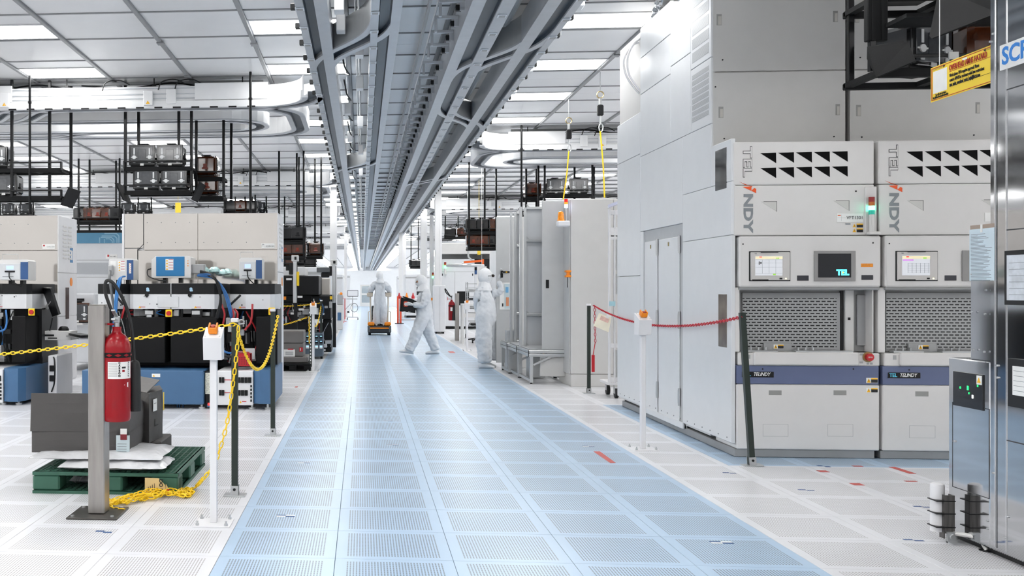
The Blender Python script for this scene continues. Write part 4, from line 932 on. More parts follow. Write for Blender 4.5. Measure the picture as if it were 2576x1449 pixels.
# paper on the column
r = RX(2432, 575, 2494, 706, XR-0.02)
t = thing('clipboard_sheet', 'pale blue inspection sheet taped to the polished column', 'paper', (XR-0.01, (r[0]+r[1])/2, r[2]))
m = M(); m.box(XR-0.004, XR+0.008, r[0]+0.005, r[1]-0.004, r[2]+0.03, r[3]+0.022); m.build('brown_backing', mat('kraft_board', '#A08F82', 0.7), t)
m = M(); m.box(XR-0.006, XR-0.004, r[0], r[1], r[2], r[3]); m.build('sheet', mat('pale_blue_paper', '#D3E2EA', 0.6), t)
m = M(); m.box(XR-0.008, XR-0.0055, (r[0]+r[1])/2-0.008, (r[0]+r[1])/2+0.008, r[3]-0.02, r[3]+0.022); m.build('tape', PAPER, t)
m = M(); random.seed(3)
for k in range(34):
    zz = r[3]-0.03-k*0.0075; L_ = (r[1]-r[0])*random.uniform(0.5, 0.86)*(0.4 if k in (1, 4, 7) else 1); m.box(XR-0.0066, XR-0.006, r[1]-0.012-L_, r[1]-0.012, zz, zz+0.0022)
tag(m.build('printed_lines', mat('print_grey', '#6E757C', 0.7), t), kind='stuff')
# hazard sign hanging in front of the rack
XG = 3.78
y1s = ax(2343, 215, XG)[0]; y0s = y1s-1.05; zt = ax(2343, 172, XG)[1]; zb2 = ax(2343, 258, XG)[1]
t = thing('hazard_sign', 'yellow overhead hazard sign with red heading, hung above the furnaces', 'sign', (XG, y1s-0.5, zb2))
m = M(); m.box(XG-0.004, XG, y0s, y1s, zb2, zt); m.build('sign_board', mat('sign_yellow', '#F2D03A', 0.5, var=0.03), t)
H = zt-zb2
def sg(nm, mm, u0, u1, v0, v1, th=0.001): m = M(); m.box(XG-0.004-th, XG-0.004, y1s-u1, y1s-u0, zb2+v0*H, zb2+v1*H); return m.build(nm, mm, t)
RD = mat('sign_red', '#B0281E', 0.5)
for bb in ((0.01, 1.04, 0.03, 0.05), (0.01, 1.04, 0.95, 0.97), (0.01, 0.018, 0.03, 0.97)): sg('sign_border', RD, *bb)
sg('blank_white_square', PAPER, 0.03, 0.19, 0.22, 0.86)
text('OVERHEAD AMHS HAZARD', 'heading_lettering', t, (XG-0.006, y1s-0.215, zb2+H*0.79), 0.052, RD, face='-x', align='LEFT', bold=0.0004, sx=0.62)
sg('heading_underline', RD, 0.215, 0.66, 0.69, 0.702)
for k, (s_, v) in enumerate((('Work above 10 ft requires approval. Please', 0.58), ('contact AMHS for assistance with lane restrictions', 0.45), ('smz_amhs_overhead_work_help@list.ti.com', 0.32))):
    text(s_, 'notice_lettering', t, (XG-0.006, y1s-0.22, zb2+H*v), 0.032, PRINT, face='-x', align='LEFT', sx=0.56, bold=0.0004 if '@' in s_ else 0)
sg('notice_underline', PRINT, 0.22, 0.66, 0.268, 0.276)
text('Scan QR code for help in', 'notice_lettering', t, (XG-0.006, y1s-0.06, zb2+H*0.165), 0.02, PRINT, face='-x', align='LEFT', sx=0.6)
text('Bay S1/06 and wait until cleared info', 'notice_lettering', t, (XG-0.006, y1s-0.03, zb2+H*0.095), 0.02, PRINT, face='-x', align='LEFT', sx=0.6, bold=0.0004)
for u0, u1, s_ in ((0.03, 0.15, 1), (0.6, 0.7, -1)):
    sg('arrow_outline', PRINT, u0, u1, 0.905, 0.912); sg('arrow_outline', PRINT, u0, u1, 0.935, 0.942)
    m = M(); yt = y1s-(u1 if s_ > 0 else u0); m.prism([(yt, zb2+H*0.885), (yt-0.02*s_, zb2+H*0.923), (yt, zb2+H*0.962)], 'x', XG-0.006, XG-0.004); m.build('arrow_head', PRINT, t)
sg('small_white_label', PAPER, 0.36, 0.41, 0.87, 0.93)
for yy in (y1s-0.1, y0s+0.1): m = M(); m.cyl((XG-0.002, yy, zt), (XG-0.002, yy, CZ-0.014), 0.003, 6); m.build('hanging_wire', ALU, t)
bay(5.35, 1, 'unseen overhead bay rail loop added above the frame to shade the furnaces', far=True, xin=2.95)  # unseen loop, added to block ceiling light from the upper furnace front
# rack with pods above the furnaces
Y8 = 7.75; a = ay(2186, 150, Y8)[0]; z = ay(2360, 188, Y8)[1]
t = rack('large black hanging rack with pods above the second furnace', a+0.1, a+1.7, Y8, Y8+0.55, (z+0.62, z+0.06), ((a+0.02, Y8), (a+0.1, Y8+0.5), (a+1.6, Y8)), baffle=False)
r = RY(2186, 0, 2238, 110, Y8-0.05); m = M(); m.box(r[0], r[1], Y8-0.03, Y8+0.03, z+0.25, CZ-0.014, 0, 0.006); m.box(r[0]+0.03, r[0]+0.05, Y8-0.04, Y8-0.03, z+0.25, 4.4); m.box(r[1]-0.05, r[1]-0.03, Y8-0.04, Y8-0.03, z+0.25, 4.4); m.build('broad_post', BLKM, t)
def quadplate(pts, th, nm, mm):
    m = M(); P = [Vector(p) for p in pts]; nrm = (P[1]-P[0]).cross(P[2]-P[0]).normalized()*th; n = len(P)
    m.add(P+[p+nrm for p in P], [tuple(range(n-1, -1, -1)), tuple(range(n, 2*n))]+[(i, (i+1) % n, n+(i+1) % n, n+i) for i in range(n)]); return m.build(nm, mm, t)
def P8(px, py, Y): x, z_ = ay(px, py, Y); return (x, Y, z_)
quadplate([P8(2182, 150, 7.72), P8(2205, 197, 7.6), P8(2305, 155, 7.45), P8(2285, 108, 7.55), P8(2270, 104, 7.6), P8(2183, 120, 7.72)], 0.012, 'guide_baffle', BLKM)
quadplate([P8(2338, 90, 7.3), P8(2362, -30, 7.5), P8(2600, -60, 7.0), P8(2510, 32, 6.9), P8(2345, 96, 7.25)], 0.012, 'guide_baffle', BLKM)
m = M(); m.box(a+0.1, a+1.4, Y8-0.32, Y8-0.02, z+0.34, z+0.37); m.build('lower_tray', BLKM, t)
for k, (dx_, zz, lab, src) in enumerate(((0.42, z+0.06, 'smoky pod on the big rack above the furnaces, lower shelf left', POD0), (0.9, z+0.06, 'amber pod on the big rack above the furnaces, lower shelf middle', POD1), (1.38, z+0.06, 'smoky pod with red handle on the big rack above the furnaces, lower right', POD1),
                                       (0.42, z+0.62, 'smoky pod on the big rack above the furnaces, upper shelf left', POD1), (0.9, z+0.62, 'dark pod on the big rack above the furnaces, upper shelf middle', POD0))):
    put_pod(src, (a+dx_, Y8+0.25, zz), [0.4, 1.57, 1.57, 1.57, 0][k], lab)
m = M(); r = RY(2388, 130, 2412, 148, Y8-0.06); m.box(r[0], r[1], Y8-0.06, Y8-0.045, r[2], r[3]); m.build('bar_code_tag', PAPER, t)
# cable duct post on the floor
x, y = 3.235, 5.92
t = thing('cable_duct_post', 'short grey strut post with white conduit and black cable ties', 'post', (x, y, 0))
m = M(); m.cyl((x-0.035, y+0.03, 0.05), (x-0.035, y+0.03, 0.30), 0.036, 16); m.lathe((x-0.035, y+0.03, 0.30), [(0.036, 0), (0.034, 0.012), (0.02, 0.02)], 16); m.build('white_conduit', W_PAINT, t, smooth=True)
m = M(); m.box(x-0.03, x+0.025, y-0.03, y-0.022, 0.05, 0.26); m.box(x-0.03, x-0.022, y-0.022, y+0.02, 0.02, 0.26); m.box(x+0.017, x+0.025, y-0.022, y+0.02, 0.02, 0.26); m.build('strut_channel', mat('dark_strut', '#5C5A58', 0.35, 0.7, var=0.3, scale=4, stretch=(30, 30, 1)), t)
for zz in (0.08, 0.155, 0.225): m = M(); m.box(x-0.075, x+0.03, y-0.034, y+0.06, zz, zz+0.006, 0, 0.002); m.build('cable_tie', BLK, t)
m = M(); m.box(x-0.02, x+0.03, y-0.045, y-0.03, 0.0, 0.06); m.box(x-0.02, x+0.05, y-0.1, y-0.03, 0.0, 0.008); m.cyl((x+0.005, y-0.045, 0.035), (x+0.005, y-0.055, 0.035), 0.015, 8); m.build('foot_bracket', ALU, t)
m = M(); m.tube(smooth_path([(x+0.02, y-0.03, 0.05), (x+0.06, y-0.09, 0.055), (x+0.085, y-0.15, 0.05), (x+0.095, y-0.19, 0.012), (x+0.096, y-0.2, 0.002)]), 0.012, 8); m.build('grey_cable', LG, t, smooth=True)
m = M(); m.cyl((x+0.1, y-0.2, 0.0005), (x+0.1, y-0.2, 0.003), 0.042, 20); tag(m.build('floor_grommet', BLK), 'black round floor grommet where the grey cable enters', 'grommet')
# ---------------------------------------------------------------- barrier hardware
GREENP = mat('dark_green_strut', '#1F2A24', 0.4, var=0.1)
def estop_post(loc, lab, h=1.08, rz=0.0, cat='emergency stop'):
    t = thing('emergency_stop_post', lab, cat, loc, rz, 'white emergency stop posts')
    m = M(); m.box(-0.11, 0.11, -0.11, 0.11, 0, 0.008, 0, 0.002); m.build('base_plate', W_PAINT, t, local=True)
    for a in (-0.085, 0.085):
        for b in (-0.085, 0.085): m = M(); m.cyl((a, b, 0.008), (a, b, 0.02), 0.011, 6); m.cyl((a, b, 0.02), (a, b, 0.034), 0.006, 6); m.build('anchor_bolt', ALU, t, local=True)
    m = M(); m.box(-0.021, 0.021, -0.021, 0.021, 0.008, h, 0, 0.003); m.build('upright', W_PAINT, t, local=True)
    # sloping box, face tipped towards the aisle
    m = M(); m.prism([(-0.05, h-0.06), (0.055, h-0.06), (0.055, h+0.13), (-0.07, h+0.07)], 'x', -0.055, 0.055); m.build('button_box', W_PAINT, t, local=True)
    n = Vector((0, -0.06, 0.125)).normalized(); R = Matrix.Rotation(math.atan2(0.06, 0.125), 3, 'X'); c = Vector((0, -0.008, h+0.103))
    m = M(); m.obox(c+n*0.012, (0.026, 0.03, 0.012), R, 0, 0.004)
    for sx in (-1, 1): m.obox(c+n*0.03+R@Vector((sx*0.022, 0, 0)), (0.005, 0.03, 0.02), R, 0, 0.002)
    m.obox(c+n*0.026+R@Vector((0, -0.026, 0)), (0.026, 0.005, 0.016), R, 0, 0.002); m.build('guard', ORG_, t, local=True)
    m = M(); m.cyl(c+n*0.022, c+n*0.045, 0.019, 16, r2=0.015); m.build('stop_button', mat('dull_red_button', '#A8402C', 0.4), t, local=True)
    for a in (-0.043, 0.043):
        for b in (-0.052, 0.052): p = c+R@Vector((a, b, 0)); m = M(); m.cyl(p, p+n*0.004, 0.004, 6); m.build('screw', ALU, t, local=True)
    return t
estop_post((-0.885, 6.03, 0), 'white emergency stop post beside the yellow chain, nearest on the left', 1.04)
estop_post((2.443, 9.116, 0), 'white emergency stop post before the furnace side, nearest on the right', 1.06, 0.1)
estop_post(az(788, 934)+(0,), 'white emergency stop post in the second chained bay on the left', 1.03)
estop_post(az(1175, 883)+(0,), 'far white emergency stop post left of the worker at the cabinet', 1.0)
def strut_post(loc, h, lab, tilt=(0, 0), w=0.042, cap=True, perf=False):
    t = thing('barrier_post', lab, 'post', loc, 0, 'green barrier posts')
    t.rotation_euler = (tilt[0], tilt[1], 0)
    m = M(); m.box(-0.075, 0.075, -0.055, 0.055, 0, 0.008, 0, 0.002); m.box(-0.026, 0.026, -0.031, -0.025, 0.008, 0.07); m.box(-0.026, 0.026, 0.025, 0.031, 0.008, 0.07); m.build('base_plate', ALU, t, local=True)
    m = M(); m.cyl((0, -0.031, 0.045), (0, -0.037, 0.045), 0.01, 8); m.build('fixing_bolt', BLK, t, local=True)
    h2 = w/2; m = M()
    m.box(-h2, h2, -h2, -h2+0.004, 0.012, h); m.box(-h2, h2, h2-0.004, h2, 0.012, h); m.box(-h2, -h2+0.004, -h2+0.004, h2-0.004, 0.012, h); m.box(h2-0.004, h2, -h2+0.004, -0.010, 0.012, h); m.box(h2-0.004, h2, 0.010, h2-0.004, 0.012, h)
    m.build('strut', GREENP, t, local=True)
    if perf:
        m = M(); z = 0.06
        while z < h-0.05: m.box(-0.008, 0.008, -h2-0.0015, -h2, z, z+0.03); z += 0.055
        tag(m.build('strut_holes', PAPER, t, local=True), kind='stuff')
    if cap: m = M(); m.box(-h2-0.004, h2+0.004, -h2-0.004, h2+0.004, h-0.015, h+0.012, 0, 0.004); m.build('end_cap', W_PAINT, t, local=True)
    return t
p1 = (-0.862, 6.86); p2_ = (-0.853, 9.70); p3_ = (3.027, 13.93); p4_ = (3.078, 8.335)
strut_post((p1[0], p1[1], 0), 1.19, 'dark green barrier post with white cap where the yellow chains meet')
strut_post((p2_[0], p2_[1], 0), 1.2, 'dark green barrier post at the right tool corner holding the sagging yellow chain')
strut_post((p3_[0], p3_[1], 0), 1.19, 'dark green barrier post with white cap before the grey cabinet')
strut_post((p4_[0], p4_[1], 0), 1.215, 'leaning dark green barrier post before the near furnace', tilt=(0, -0.062), cap=False)
x, y = az(787, 934); strut_post((x-0.04, y+0.03, 0), 1.0, 'black perforated post in the second chained bay on the left', perf=True)
x, y = az(808, 902); strut_post((x, y, 0), 1.17, 'far dark green barrier post at the second chained bay corner')
def link_mesh(mname, mm, L=0.052, W=0.03, r=0.0045):
    pts = [(W/2-r)*math.cos(a) for a in []]; P = []; k = 5; w = W/2-r; l = L/2-W/2
    for i in range(k+1): a = -math.pi/2+math.pi*i/k; P.append((l+w*math.cos(a), w*math.sin(a), 0))
    for i in range(k+1): a = math.pi/2+math.pi*i/k; P.append((-l+w*math.cos(a), w*math.sin(a), 0))
    m = M(); n = 5; K = len(P); vs = []
    for q_ in range(K):
        d = (Vector(P[(q_+1) % K])-Vector(P[q_-1])).normalized(); a = d.cross(Vector((0, 0, 1)))
        vs += [Vector(P[q_])+a*(r*math.cos(2*math.pi*i/n))+Vector((0, 0, 1))*(r*math.sin(2*math.pi*i/n)) for i in range(n)]
    m.add(vs, [(q_*n+i, ((q_+1) % K)*n+i, ((q_+1) % K)*n+(i+1) % n, q_*n+(i+1) % n) for q_ in range(K) for i in range(n)])
    me = m.mesh(mname, mm, smooth=True); return me
LINK_Y = link_mesh('chain_link', YEL); LINK_R = link_mesh('chain_link', mat('red_chain_plastic', '#B8142A', 0.35)); PITCH = 0.041
def chain(path, me, lab, group=None, t=None, roll=0.35, pitch=PITCH, name='barrier_chain'):
    P = [Vector(p) for p in path]
    if t is None: t = thing(name, lab, 'chain', P[0], 0, group)
    acc = 0.0; k = 0; nextd = pitch/2
    for a, b in zip(P, P[1:]):
        L = (b-a).length
        while nextd <= acc+L and L > 0:
            f = (nextd-acc)/L; p = a.lerp(b, f); d = (b-a).normalized()
            rot = d.to_track_quat('X', 'Z').to_matrix() @ Matrix.Rotation(roll+(math.pi/2 if k % 2 else 0), 3, 'X')
            inst(me, 'chain_link', t, p, rot.to_euler()); nextd += pitch; k += 1
        acc += L
    return t
def catenary(a, b, sag, n=30):
    a, b = Vector(a), Vector(b); return [a.lerp(b, i/n)-Vector((0, 0, sag*4*(i/n)*(1-i/n))) for i in range(n+1)]
zt1 = ay(592, 815, p1[1])[1]
hook = (p1[0]+0.01, p1[1]-0.03, zt1)
xl, zl = ay(-10, 909, 7.6)
ch1 = chain(catenary((xl-0.5, 7.75, zl-0.0), (hook[0], hook[1], hook[2]), 0.02), LINK_Y, 'yellow plastic chain stretched from the left frame edge to the first green post', 'yellow barrier chains')
chain(catenary(hook, (p2_[0]+0.05, p2_[1]-0.03, ay(710, 795, 9.7)[1]), 0.40), LINK_Y, 'yellow plastic chain sagging between the two near green posts', 'yellow barrier chains')
# loose chain hanging from the first post to a heap on the floor
hp = [(600, 820, 6.8), (598, 860, 6.79), (588, 950, 6.77), (572, 1060, 6.73), (553, 1130, 6.70), (535, 1175, 6.66), (510, 1205, 6.60)]
pts = []
for px, py, Y in hp: x, z = ay(px, py, Y); pts.append((x, Y, z))
for px, py in ((492, 1232), (470, 1243), (445, 1247)): x, y = az(px, py); pts.append((x, y, 0.02))
pp = smooth_path(pts, 8)
t3 = chain(pp, LINK_Y, 'loose yellow plastic chain hanging from the first green post into a heap by the pallet', 'yellow barrier chains')
random.seed(11)
heap = []
for k in range(46):
    u = k/45.0; s_ = 0.5-0.5*math.cos(u*math.pi*6)
    px = 285+195*s_+random.uniform(-10, 10); py = 1262-18*s_+random.uniform(-9, 9)
    if px < 330: py += 6
    x, y = az(px, py); heap.append((x, y, 0.012+0.045*math.sin(math.pi*min(1, max(0, (px-280)/190)))*random.random()+0.012*random.random()))
heap += [az(276, 1275)+(0.012,), az(290, 1284)+(0.01,), az(312, 1286)+(0.01,)]
chain(smooth_path(heap, 4), LINK_Y, '', t=t3, roll=0.9)
m = M(); m.tube([(hook[0], hook[1]+0.02, hook[2]+0.02), (hook[0]+0.04, hook[1]+0.0, hook[2]+0.03), (hook[0]+0.06, hook[1]-0.01, hook[2]+0.02), (hook[0]+0.06, hook[1]-0.01, hook[2]+0.005), (hook[0]+0.02, hook[1], hook[2])], 0.004, 6); m.build('hook', ALU, t3)
# second bay chains, far left
q0 = az(788, 934); zq = ay(808, 765, 20.7)[1]
a_ = ay(700, 769, 19.5); b_ = ay(808, 762, 20.6)
chain(catenary((a_[0]-0.2, 19.5, a_[1]), (b_[0], 20.6, b_[1]), 0.03), LINK_Y, 'far yellow chain across the top of the second chained bay', 'yellow barrier chains', pitch=0.045)
a_ = ay(700, 826, 17.3); b_ = ay(776, 797, 17.35)
chain(catenary((a_[0]-0.2, 17.3, a_[1]), (b_[0], 17.33, b_[1]), 0.02), LINK_Y, 'far yellow chain rising to the black perforated post', 'yellow barrier chains', pitch=0.045)
a_ = ay(778, 797, 17.3); b_ = ay(778, 865, 17.3); chain([(a_[0], 17.3, a_[1]), (b_[0], 17.3, b_[1])], LINK_Y, 'short yellow chain end hanging down the black perforated post', 'yellow barrier chains')
a_ = ay(783, 797, 17.4); b_ = ay(808, 763, 20.6); chain(catenary((a_[0], 17.4, a_[1]), (b_[0], 20.6, b_[1]), 0.30), LINK_Y, 'far yellow chain sagging between the perforated post and the far post', 'yellow barrier chains', pitch=0.06)
# red chain on the right
a_ = ay(1492, 768, 13.9); tp = p4_[0]-0.075; b_ = ay(1868, 797, 8.3)
chain(catenary((a_[0], 13.88, a_[1]), (b_[0], 8.31, b_[1]), 0.16, 40), LINK_R, 'red plastic chain sagging between two green posts before the furnace side', 'red barrier chains')
c_ = ay(1493, 860, 13.86); t5 = chain([(a_[0]+0.01, 13.86, a_[1]), (a_[0]+0.02, 13.86, c_[1])], LINK_R, 'short red chain end with a red strap hanging on the far green post', 'red barrier chains')
m = M(); d_ = ay(1492, 893, 13.86); e_ = ay(1495, 936, 13.86); m.tube([(a_[0]+0.02, 13.86, c_[1]), (d_[0], 13.86, d_[1])], 0.006, 6); m.box(d_[0]-0.02, d_[0]+0.022, 13.855, 13.865, e_[1], d_[1], 0, 0.004); m.build('strap', REDC, t5)
# paper notices
f_ = RY(1498, 790, 1536, 832, 13.2); t = thing('paper_notice', 'cream paper notice tied to the red chain, seen from behind', 'notice', ((f_[0]+f_[1])/2, 13.3, f_[2]))
P = [ay(1507, 787, 13.4), ay(1538, 800, 13.2), ay(1531, 836, 13.2), ay(1493, 820, 13.4)]; Yq = (13.4, 13.2, 13.2, 13.4)
V = [Vector((p[0], y, p[1])) for p, y in zip(P, Yq)]; m = M(); m.add(V+[v+Vector((0, 0.004, 0)) for v in V], [(3, 2, 1, 0), (4, 5, 6, 7), (0, 1, 5, 4), (1, 2, 6, 5), (2, 3, 7, 6), (3, 0, 4, 7)])
m.build('sheet', mat('cream_paper', '#E9E1CC', 0.7, var=0.08), t)
m = M(); u = V[0].lerp(V[1], 0.75); m.obox(u+Vector((0, -0.01, 0)), (0.03, 0.004, 0.025), Matrix.Rotation(0.4, 3, 'Y')); m.build('tape', PAPER, t)
m = M(); A_, B_, D_ = V[0].lerp(V[1], 0.22)+Vector((0, -0.003, 0)), V[0].lerp(V[1], 0.9)+Vector((0, -0.003, 0)), (V[3]-V[0]); m.add([A_+D_*0.12, B_+D_*0.12, B_+D_*0.42, A_+D_*0.42], [(3, 2, 1, 0)]); m.build('faded_stamp', mat('faded_red_print', '#D9B3A6', 0.7, var=0.15, scale=40), t)
# ---------------------------------------------------------------- steel post with fire extinguisher
t = thing('steel_post', 'square brushed steel post on a dark floor plate at left front', 'post', (-1.64, 6.22, 0))
m = M(); m.add([(-1.79, 6.06, 0), (-1.49, 6.06, 0), (-1.49, 6.38, 0), (-1.79, 6.38, 0)], []); m = M(); m.box(-1.795, -1.485, 6.06, 6.40, 0, 0.012, 0, 0.003); m.build('floor_plate', mat('dark_steel_plate', '#55524F', 0.4, 0.8, var=0.2), t)
for a in (-1.765, -1.52):
    for b in (6.1, 6.35): m = M(); m.cyl((a, b, 0.012), (a, b, 0.02), 0.012, 6); m.build('anchor_bolt', ALU, t)
pw = RY(217, 780, 255, 1290, 6.17); m = M(); m.box(-1.688, -1.585, 6.17, 6.30, 0.012, ay(236, 768, 6.17)[1], 0, 0.006); m.build('upright', STEEL, t)
m = M(); m.box(-1.684, -1.589, 6.174, 6.296, ay(236, 768, 6.17)[1], ay(236, 768, 6.17)[1]+0.004, 0, 0.002); m.build('top_cap', STEEL, t)
def extinguisher(c, R, zb, zt, lab, rz=0.0, far=False):
    t = thing('fire_extinguisher', lab, 'fire extinguisher', (c[0], c[1], zb), rz)
    H = zt-zb
    m = M(); m.lathe((0, 0, 0), [(R*0.9, 0), (R*0.97, 0.01), (R, 0.03), (R, H-R*1.15), (R*0.97, H-R*0.85), (R*0.85, H-R*0.5), (R*0.6, H-R*0.2), (R*0.38, H-R*0.05), (R*0.33, H+0.01), (R*0.33, H+0.035)], 32)
    m.build('cylinder', REDP, t, smooth=True, local=True)
    m = M(); m.lathe((0, 0, 0), [(R*1.012, H*0.72), (R*1.03, H*0.725), (R*1.03, H*0.77), (R*1.012, H*0.775)], 28); m.build('retaining_strap', BLKM, t, local=True)
    if not far:
        m = M()
        for k in range(10):
            a = 2*math.pi*k/10; p = Vector((R*1.034*math.cos(a), R*1.034*math.sin(a), H*0.7475)); rr = Matrix.Rotation(a, 3, 'Z'); m.add([p+rr@Vector(v) for v in ((0, -0.022, 0), (0, 0, -0.009), (0, 0.022, 0), (0, 0, 0.009))], [(0, 1, 2, 3)])
        tag(m.build('strap_diamonds', REDP, t, local=True), kind='stuff')
    def wrap(nm, mm, a0, a1, z0, z1, rr, par=t):
        n = 10; m = M(); vs = []
        for i in range(n+1): a = a0+(a1-a0)*i/n; vs += [(rr*math.cos(a), rr*math.sin(a), z0), (rr*math.cos(a), rr*math.sin(a), z1)]
        m.add(vs, [(2*i, 2*i+2, 2*i+3, 2*i+1) for i in range(n)]); return m.build(nm, mm, par, local=True, smooth=True)
    A = -math.pi/2
    wrap('paper_label', PAPER, A-0.45, A+1.5, H*0.485, H*0.675, R*1.006)
    if not far:
        for k in range(13): wrap('label_line', GREYL, A-0.38, A+0.28, H*0.655-k*0.0065, H*0.655-k*0.0065+0.0018, R*1.01)
        for k, ch_ in enumerate('CARBON'): text(ch_, 'label_lettering', t, (R*1.012*math.cos(A+0.42), R*1.012*math.sin(A+0.42)-0.002, H*0.662-k*0.0158), 0.017, PRINT, local=True, bold=0.0008)
        for k, ch_ in enumerate('DIOXIDE'): text(ch_, 'label_lettering', t, (R*1.012*math.cos(A+1.15), R*1.012*math.sin(A+1.15)-0.002, H*0.662-k*0.0135), 0.013, PRINT, local=True, bold=0.0005)
        wrap('label_pictogram', REDP, A+0.62, A+0.82, H*0.56, H*0.585, R*1.01); wrap('label_pictogram', PRINT, A+0.6, A+0.9, H*0.6, H*0.62, R*1.01)
        m = M(); m.add([(R*1.01*math.cos(A+a), R*1.01*math.sin(A+a), z) for a, z in ((0.75, H*0.415), (1.15, H*0.385), (1.15, H*0.445))], [(0, 1, 2)]); m.build('hazard_diamond', PAPER, t, local=True)
    m = M(); m.cyl((0, 0, H+0.035), (0, 0, H+0.075), R*0.2, 10); m.box(-0.018, 0.018, -0.02, 0.02, H+0.06, H+0.1, 0, 0.004); m.build('valve', ALU, t, local=True)
    m = M(); m.bar((0, -0.015, H+0.075), (0.0, -0.1, H+0.085), 0.022, 0.012); m.bar((0, -0.01, H+0.1), (0.0, -0.1, H+0.14), 0.022, 0.01); m.build('lever_handle', ALU if not far else BLK, t, local=True)
    m = M(); m.bar((-0.02, 0, H+0.05), (-R*1.2, 0.02, H+0.05), 0.012, 0.012); m.bar((-R*1.2, 0.02, H+0.02), (-R*1.2, 0.02, H+0.1), 0.012, 0.02); m.build('safety_bracket', REDC, t, local=True)
    if far: hp = [(0, 0, H+0.09), (-R*0.7, 0, H+0.16), (-R*1.6, 0, H+0.28), (-R*2.1, 0, H+0.33), (-R*1.7, 0, H+0.22), (-R*0.4, 0, H+0.12)]
    else: hp = [(0, 0, H+0.075), (-R*0.35, 0.0, H+0.13), (-R*0.85, 0.0, H+0.25), (-R*0.75, 0.0, H+0.32), (-R*0.2, 0.0, H+0.30), (R*0.45, 0.03, H+0.19), (R*0.85, 0.06, H+0.06), (R*1.02, 0.07, H-0.1), (R*1.08, 0.07, H*0.68)]
    m = M(); m.tube(smooth_path(hp, 6), 0.011 if not far else 0.014, 8); m.build('hose', RUB, t, local=True, smooth=True)
    if far: m = M(); m.cyl((R*0.6, -R*0.95, 0.0), (R*0.6, -R*0.95, H*0.72), 0.045, 12, r2=0.03); m.build('discharge_horn', RUB, t, local=True)
    else: m = M(); m.lathe((R*1.06, 0.09, 0.05), [(0.04, 0), (0.042, 0.03), (0.038, H*0.5), (0.03, H*0.56), (0.014, H*0.585)], 14); m.build('discharge_horn', RUB, t, local=True, smooth=True)
    return t
ex = ay(294, 900, 6.24); r_ = (ay(329, 950, 6.24)[0]-ay(260, 950, 6.24)[0])/2
extinguisher((ex[0], 6.24), r_, ay(294, 1058, 6.24)[1], ay(294, 836, 6.24)[1], 'red carbon dioxide fire extinguisher strapped to the steel post at left front')
# ---------------------------------------------------------------- pallet with cartons and bags
PAL = mat('green_plastic_pallet', '#2F5B4A', 0.5, var=0.08)
t = thing('plastic_pallet', 'dark green plastic pallet with grid deck behind the steel post', 'pallet', (-1.75, 7.42, 0))
PX0, PX1, PY0, PY1 = -2.235, -1.265, 6.84, 8.0
for z0, z1, nm in ((0.0, 0.02, 'bottom_deck'), (0.125, 0.148, 'top_deck')):
    m = M()
    for k in range(23): x = PX0+(PX1-PX0)*k/22; m.box(x-0.005, x+0.005, PY0, PY1, z0, z1)
    for k in range(27): y = PY0+(PY1-PY0)*k/26; m.box(PX0, PX1, y-0.005, y+0.005, z0, z1)
    for x in (PX0, PX1): m.box(x-0.02, x+0.02, PY0-0.01, PY1+0.01, z0, z1)
    for y in (PY0, PY1): m.box(PX0-0.02, PX1+0.02, y-0.015, y+0.015, z0, z1)
    tag(m.build(nm+'_grid', PAL, t), kind='stuff')
for i, (xa, xb) in enumerate(((PX0-0.02, PX0+0.17), ((PX0+PX1)/2-0.12, (PX0+PX1)/2+0.12), (PX1-0.17, PX1+0.02))):
    for (ya_, yb2) in ((PY0-0.015, PY0+0.16), ((PY0+PY1)/2-0.1, (PY0+PY1)/2+0.1), (PY1-0.16, PY1+0.015)):
        m = M(); m.box(xa, xb, ya_, yb2, 0.02, 0.125, 0, 0.012); m.build('block', PAL, t)
for k in range(4):
    m = M(); m.box(PX1+0.02, PX1+0.022, PY0+0.02+0.03*k, PY0+0.03+0.03*k, 0.04, 0.11); m.build('moulded_slot', mat('pallet_shade', '#234438', 0.6), t)
CART = mat('dark_grey_carton', '#4C4A49', 0.75, var=0.06, scale=5, bump=0.15, bscale=30); CART2 = mat('grey_carton_edge', '#605E5C', 0.75)
def carton(name, lab, base, zt, z0, mid=None, flare=0.0, slope=0.0):
    # base: four plan corners anticlockwise from front left
    t = thing(name, lab, 'box', (sum(p[0] for p in base)/4, sum(p[1] for p in base)/4, z0), 0, 'cartons on the green pallet')
    c = Vector((sum(p[0] for p in base)/4, sum(p[1] for p in base)/4, 0))
    def ringz(z, s_): return [c+(Vector((p[0], p[1], 0))-c)*s_+Vector((0, 0, z)) for p in base]
    def shell(nm, za, sa, zb_, sb, mm):
        n = 5; m = M(); vs = []
        for i in range(n):
            f = i/(n-1); z = za+(zb_-za)*f; s_ = sa+(sb-sa)*f
            R_ = ringz(z, s_)
            for k in range(4):
                a, b = R_[k], R_[(k+1) % 4]
                for j in range(4):
                    u = j/4; p = a.lerp(b, u); out = Vector(((b-a).y, -(b-a).x, 0)).normalized(); p = p-Vector((0, 0, slope*f*(1 if sb > 1.005 else 0)*(u if k == 1 else (1 if k == 2 else (1-u if k == 3 else 0))))); vs.append(p+out*0.012*math.sin(math.pi*u)*math.sin(math.pi*f))
        N_ = 16; m.add(vs, [(i*N_+k, i*N_+(k+1) % N_, (i+1)*N_+(k+1) % N_, (i+1)*N_+k) for i in range(n-1) for k in range(N_)]+[tuple(range((n-1)*N_, n*N_)), tuple(range(N_-1, -1, -1))])
        return m.build(nm, mm, t)
    if mid: shell('carton_base', z0, 1.0, mid, 1.0, CART); shell('carton_lid', mid-0.03, 1.025, zt, 1.01+flare, CART)
    else: shell('carton_body', z0, 1.0, zt, 1.0+flare, CART)
    return t
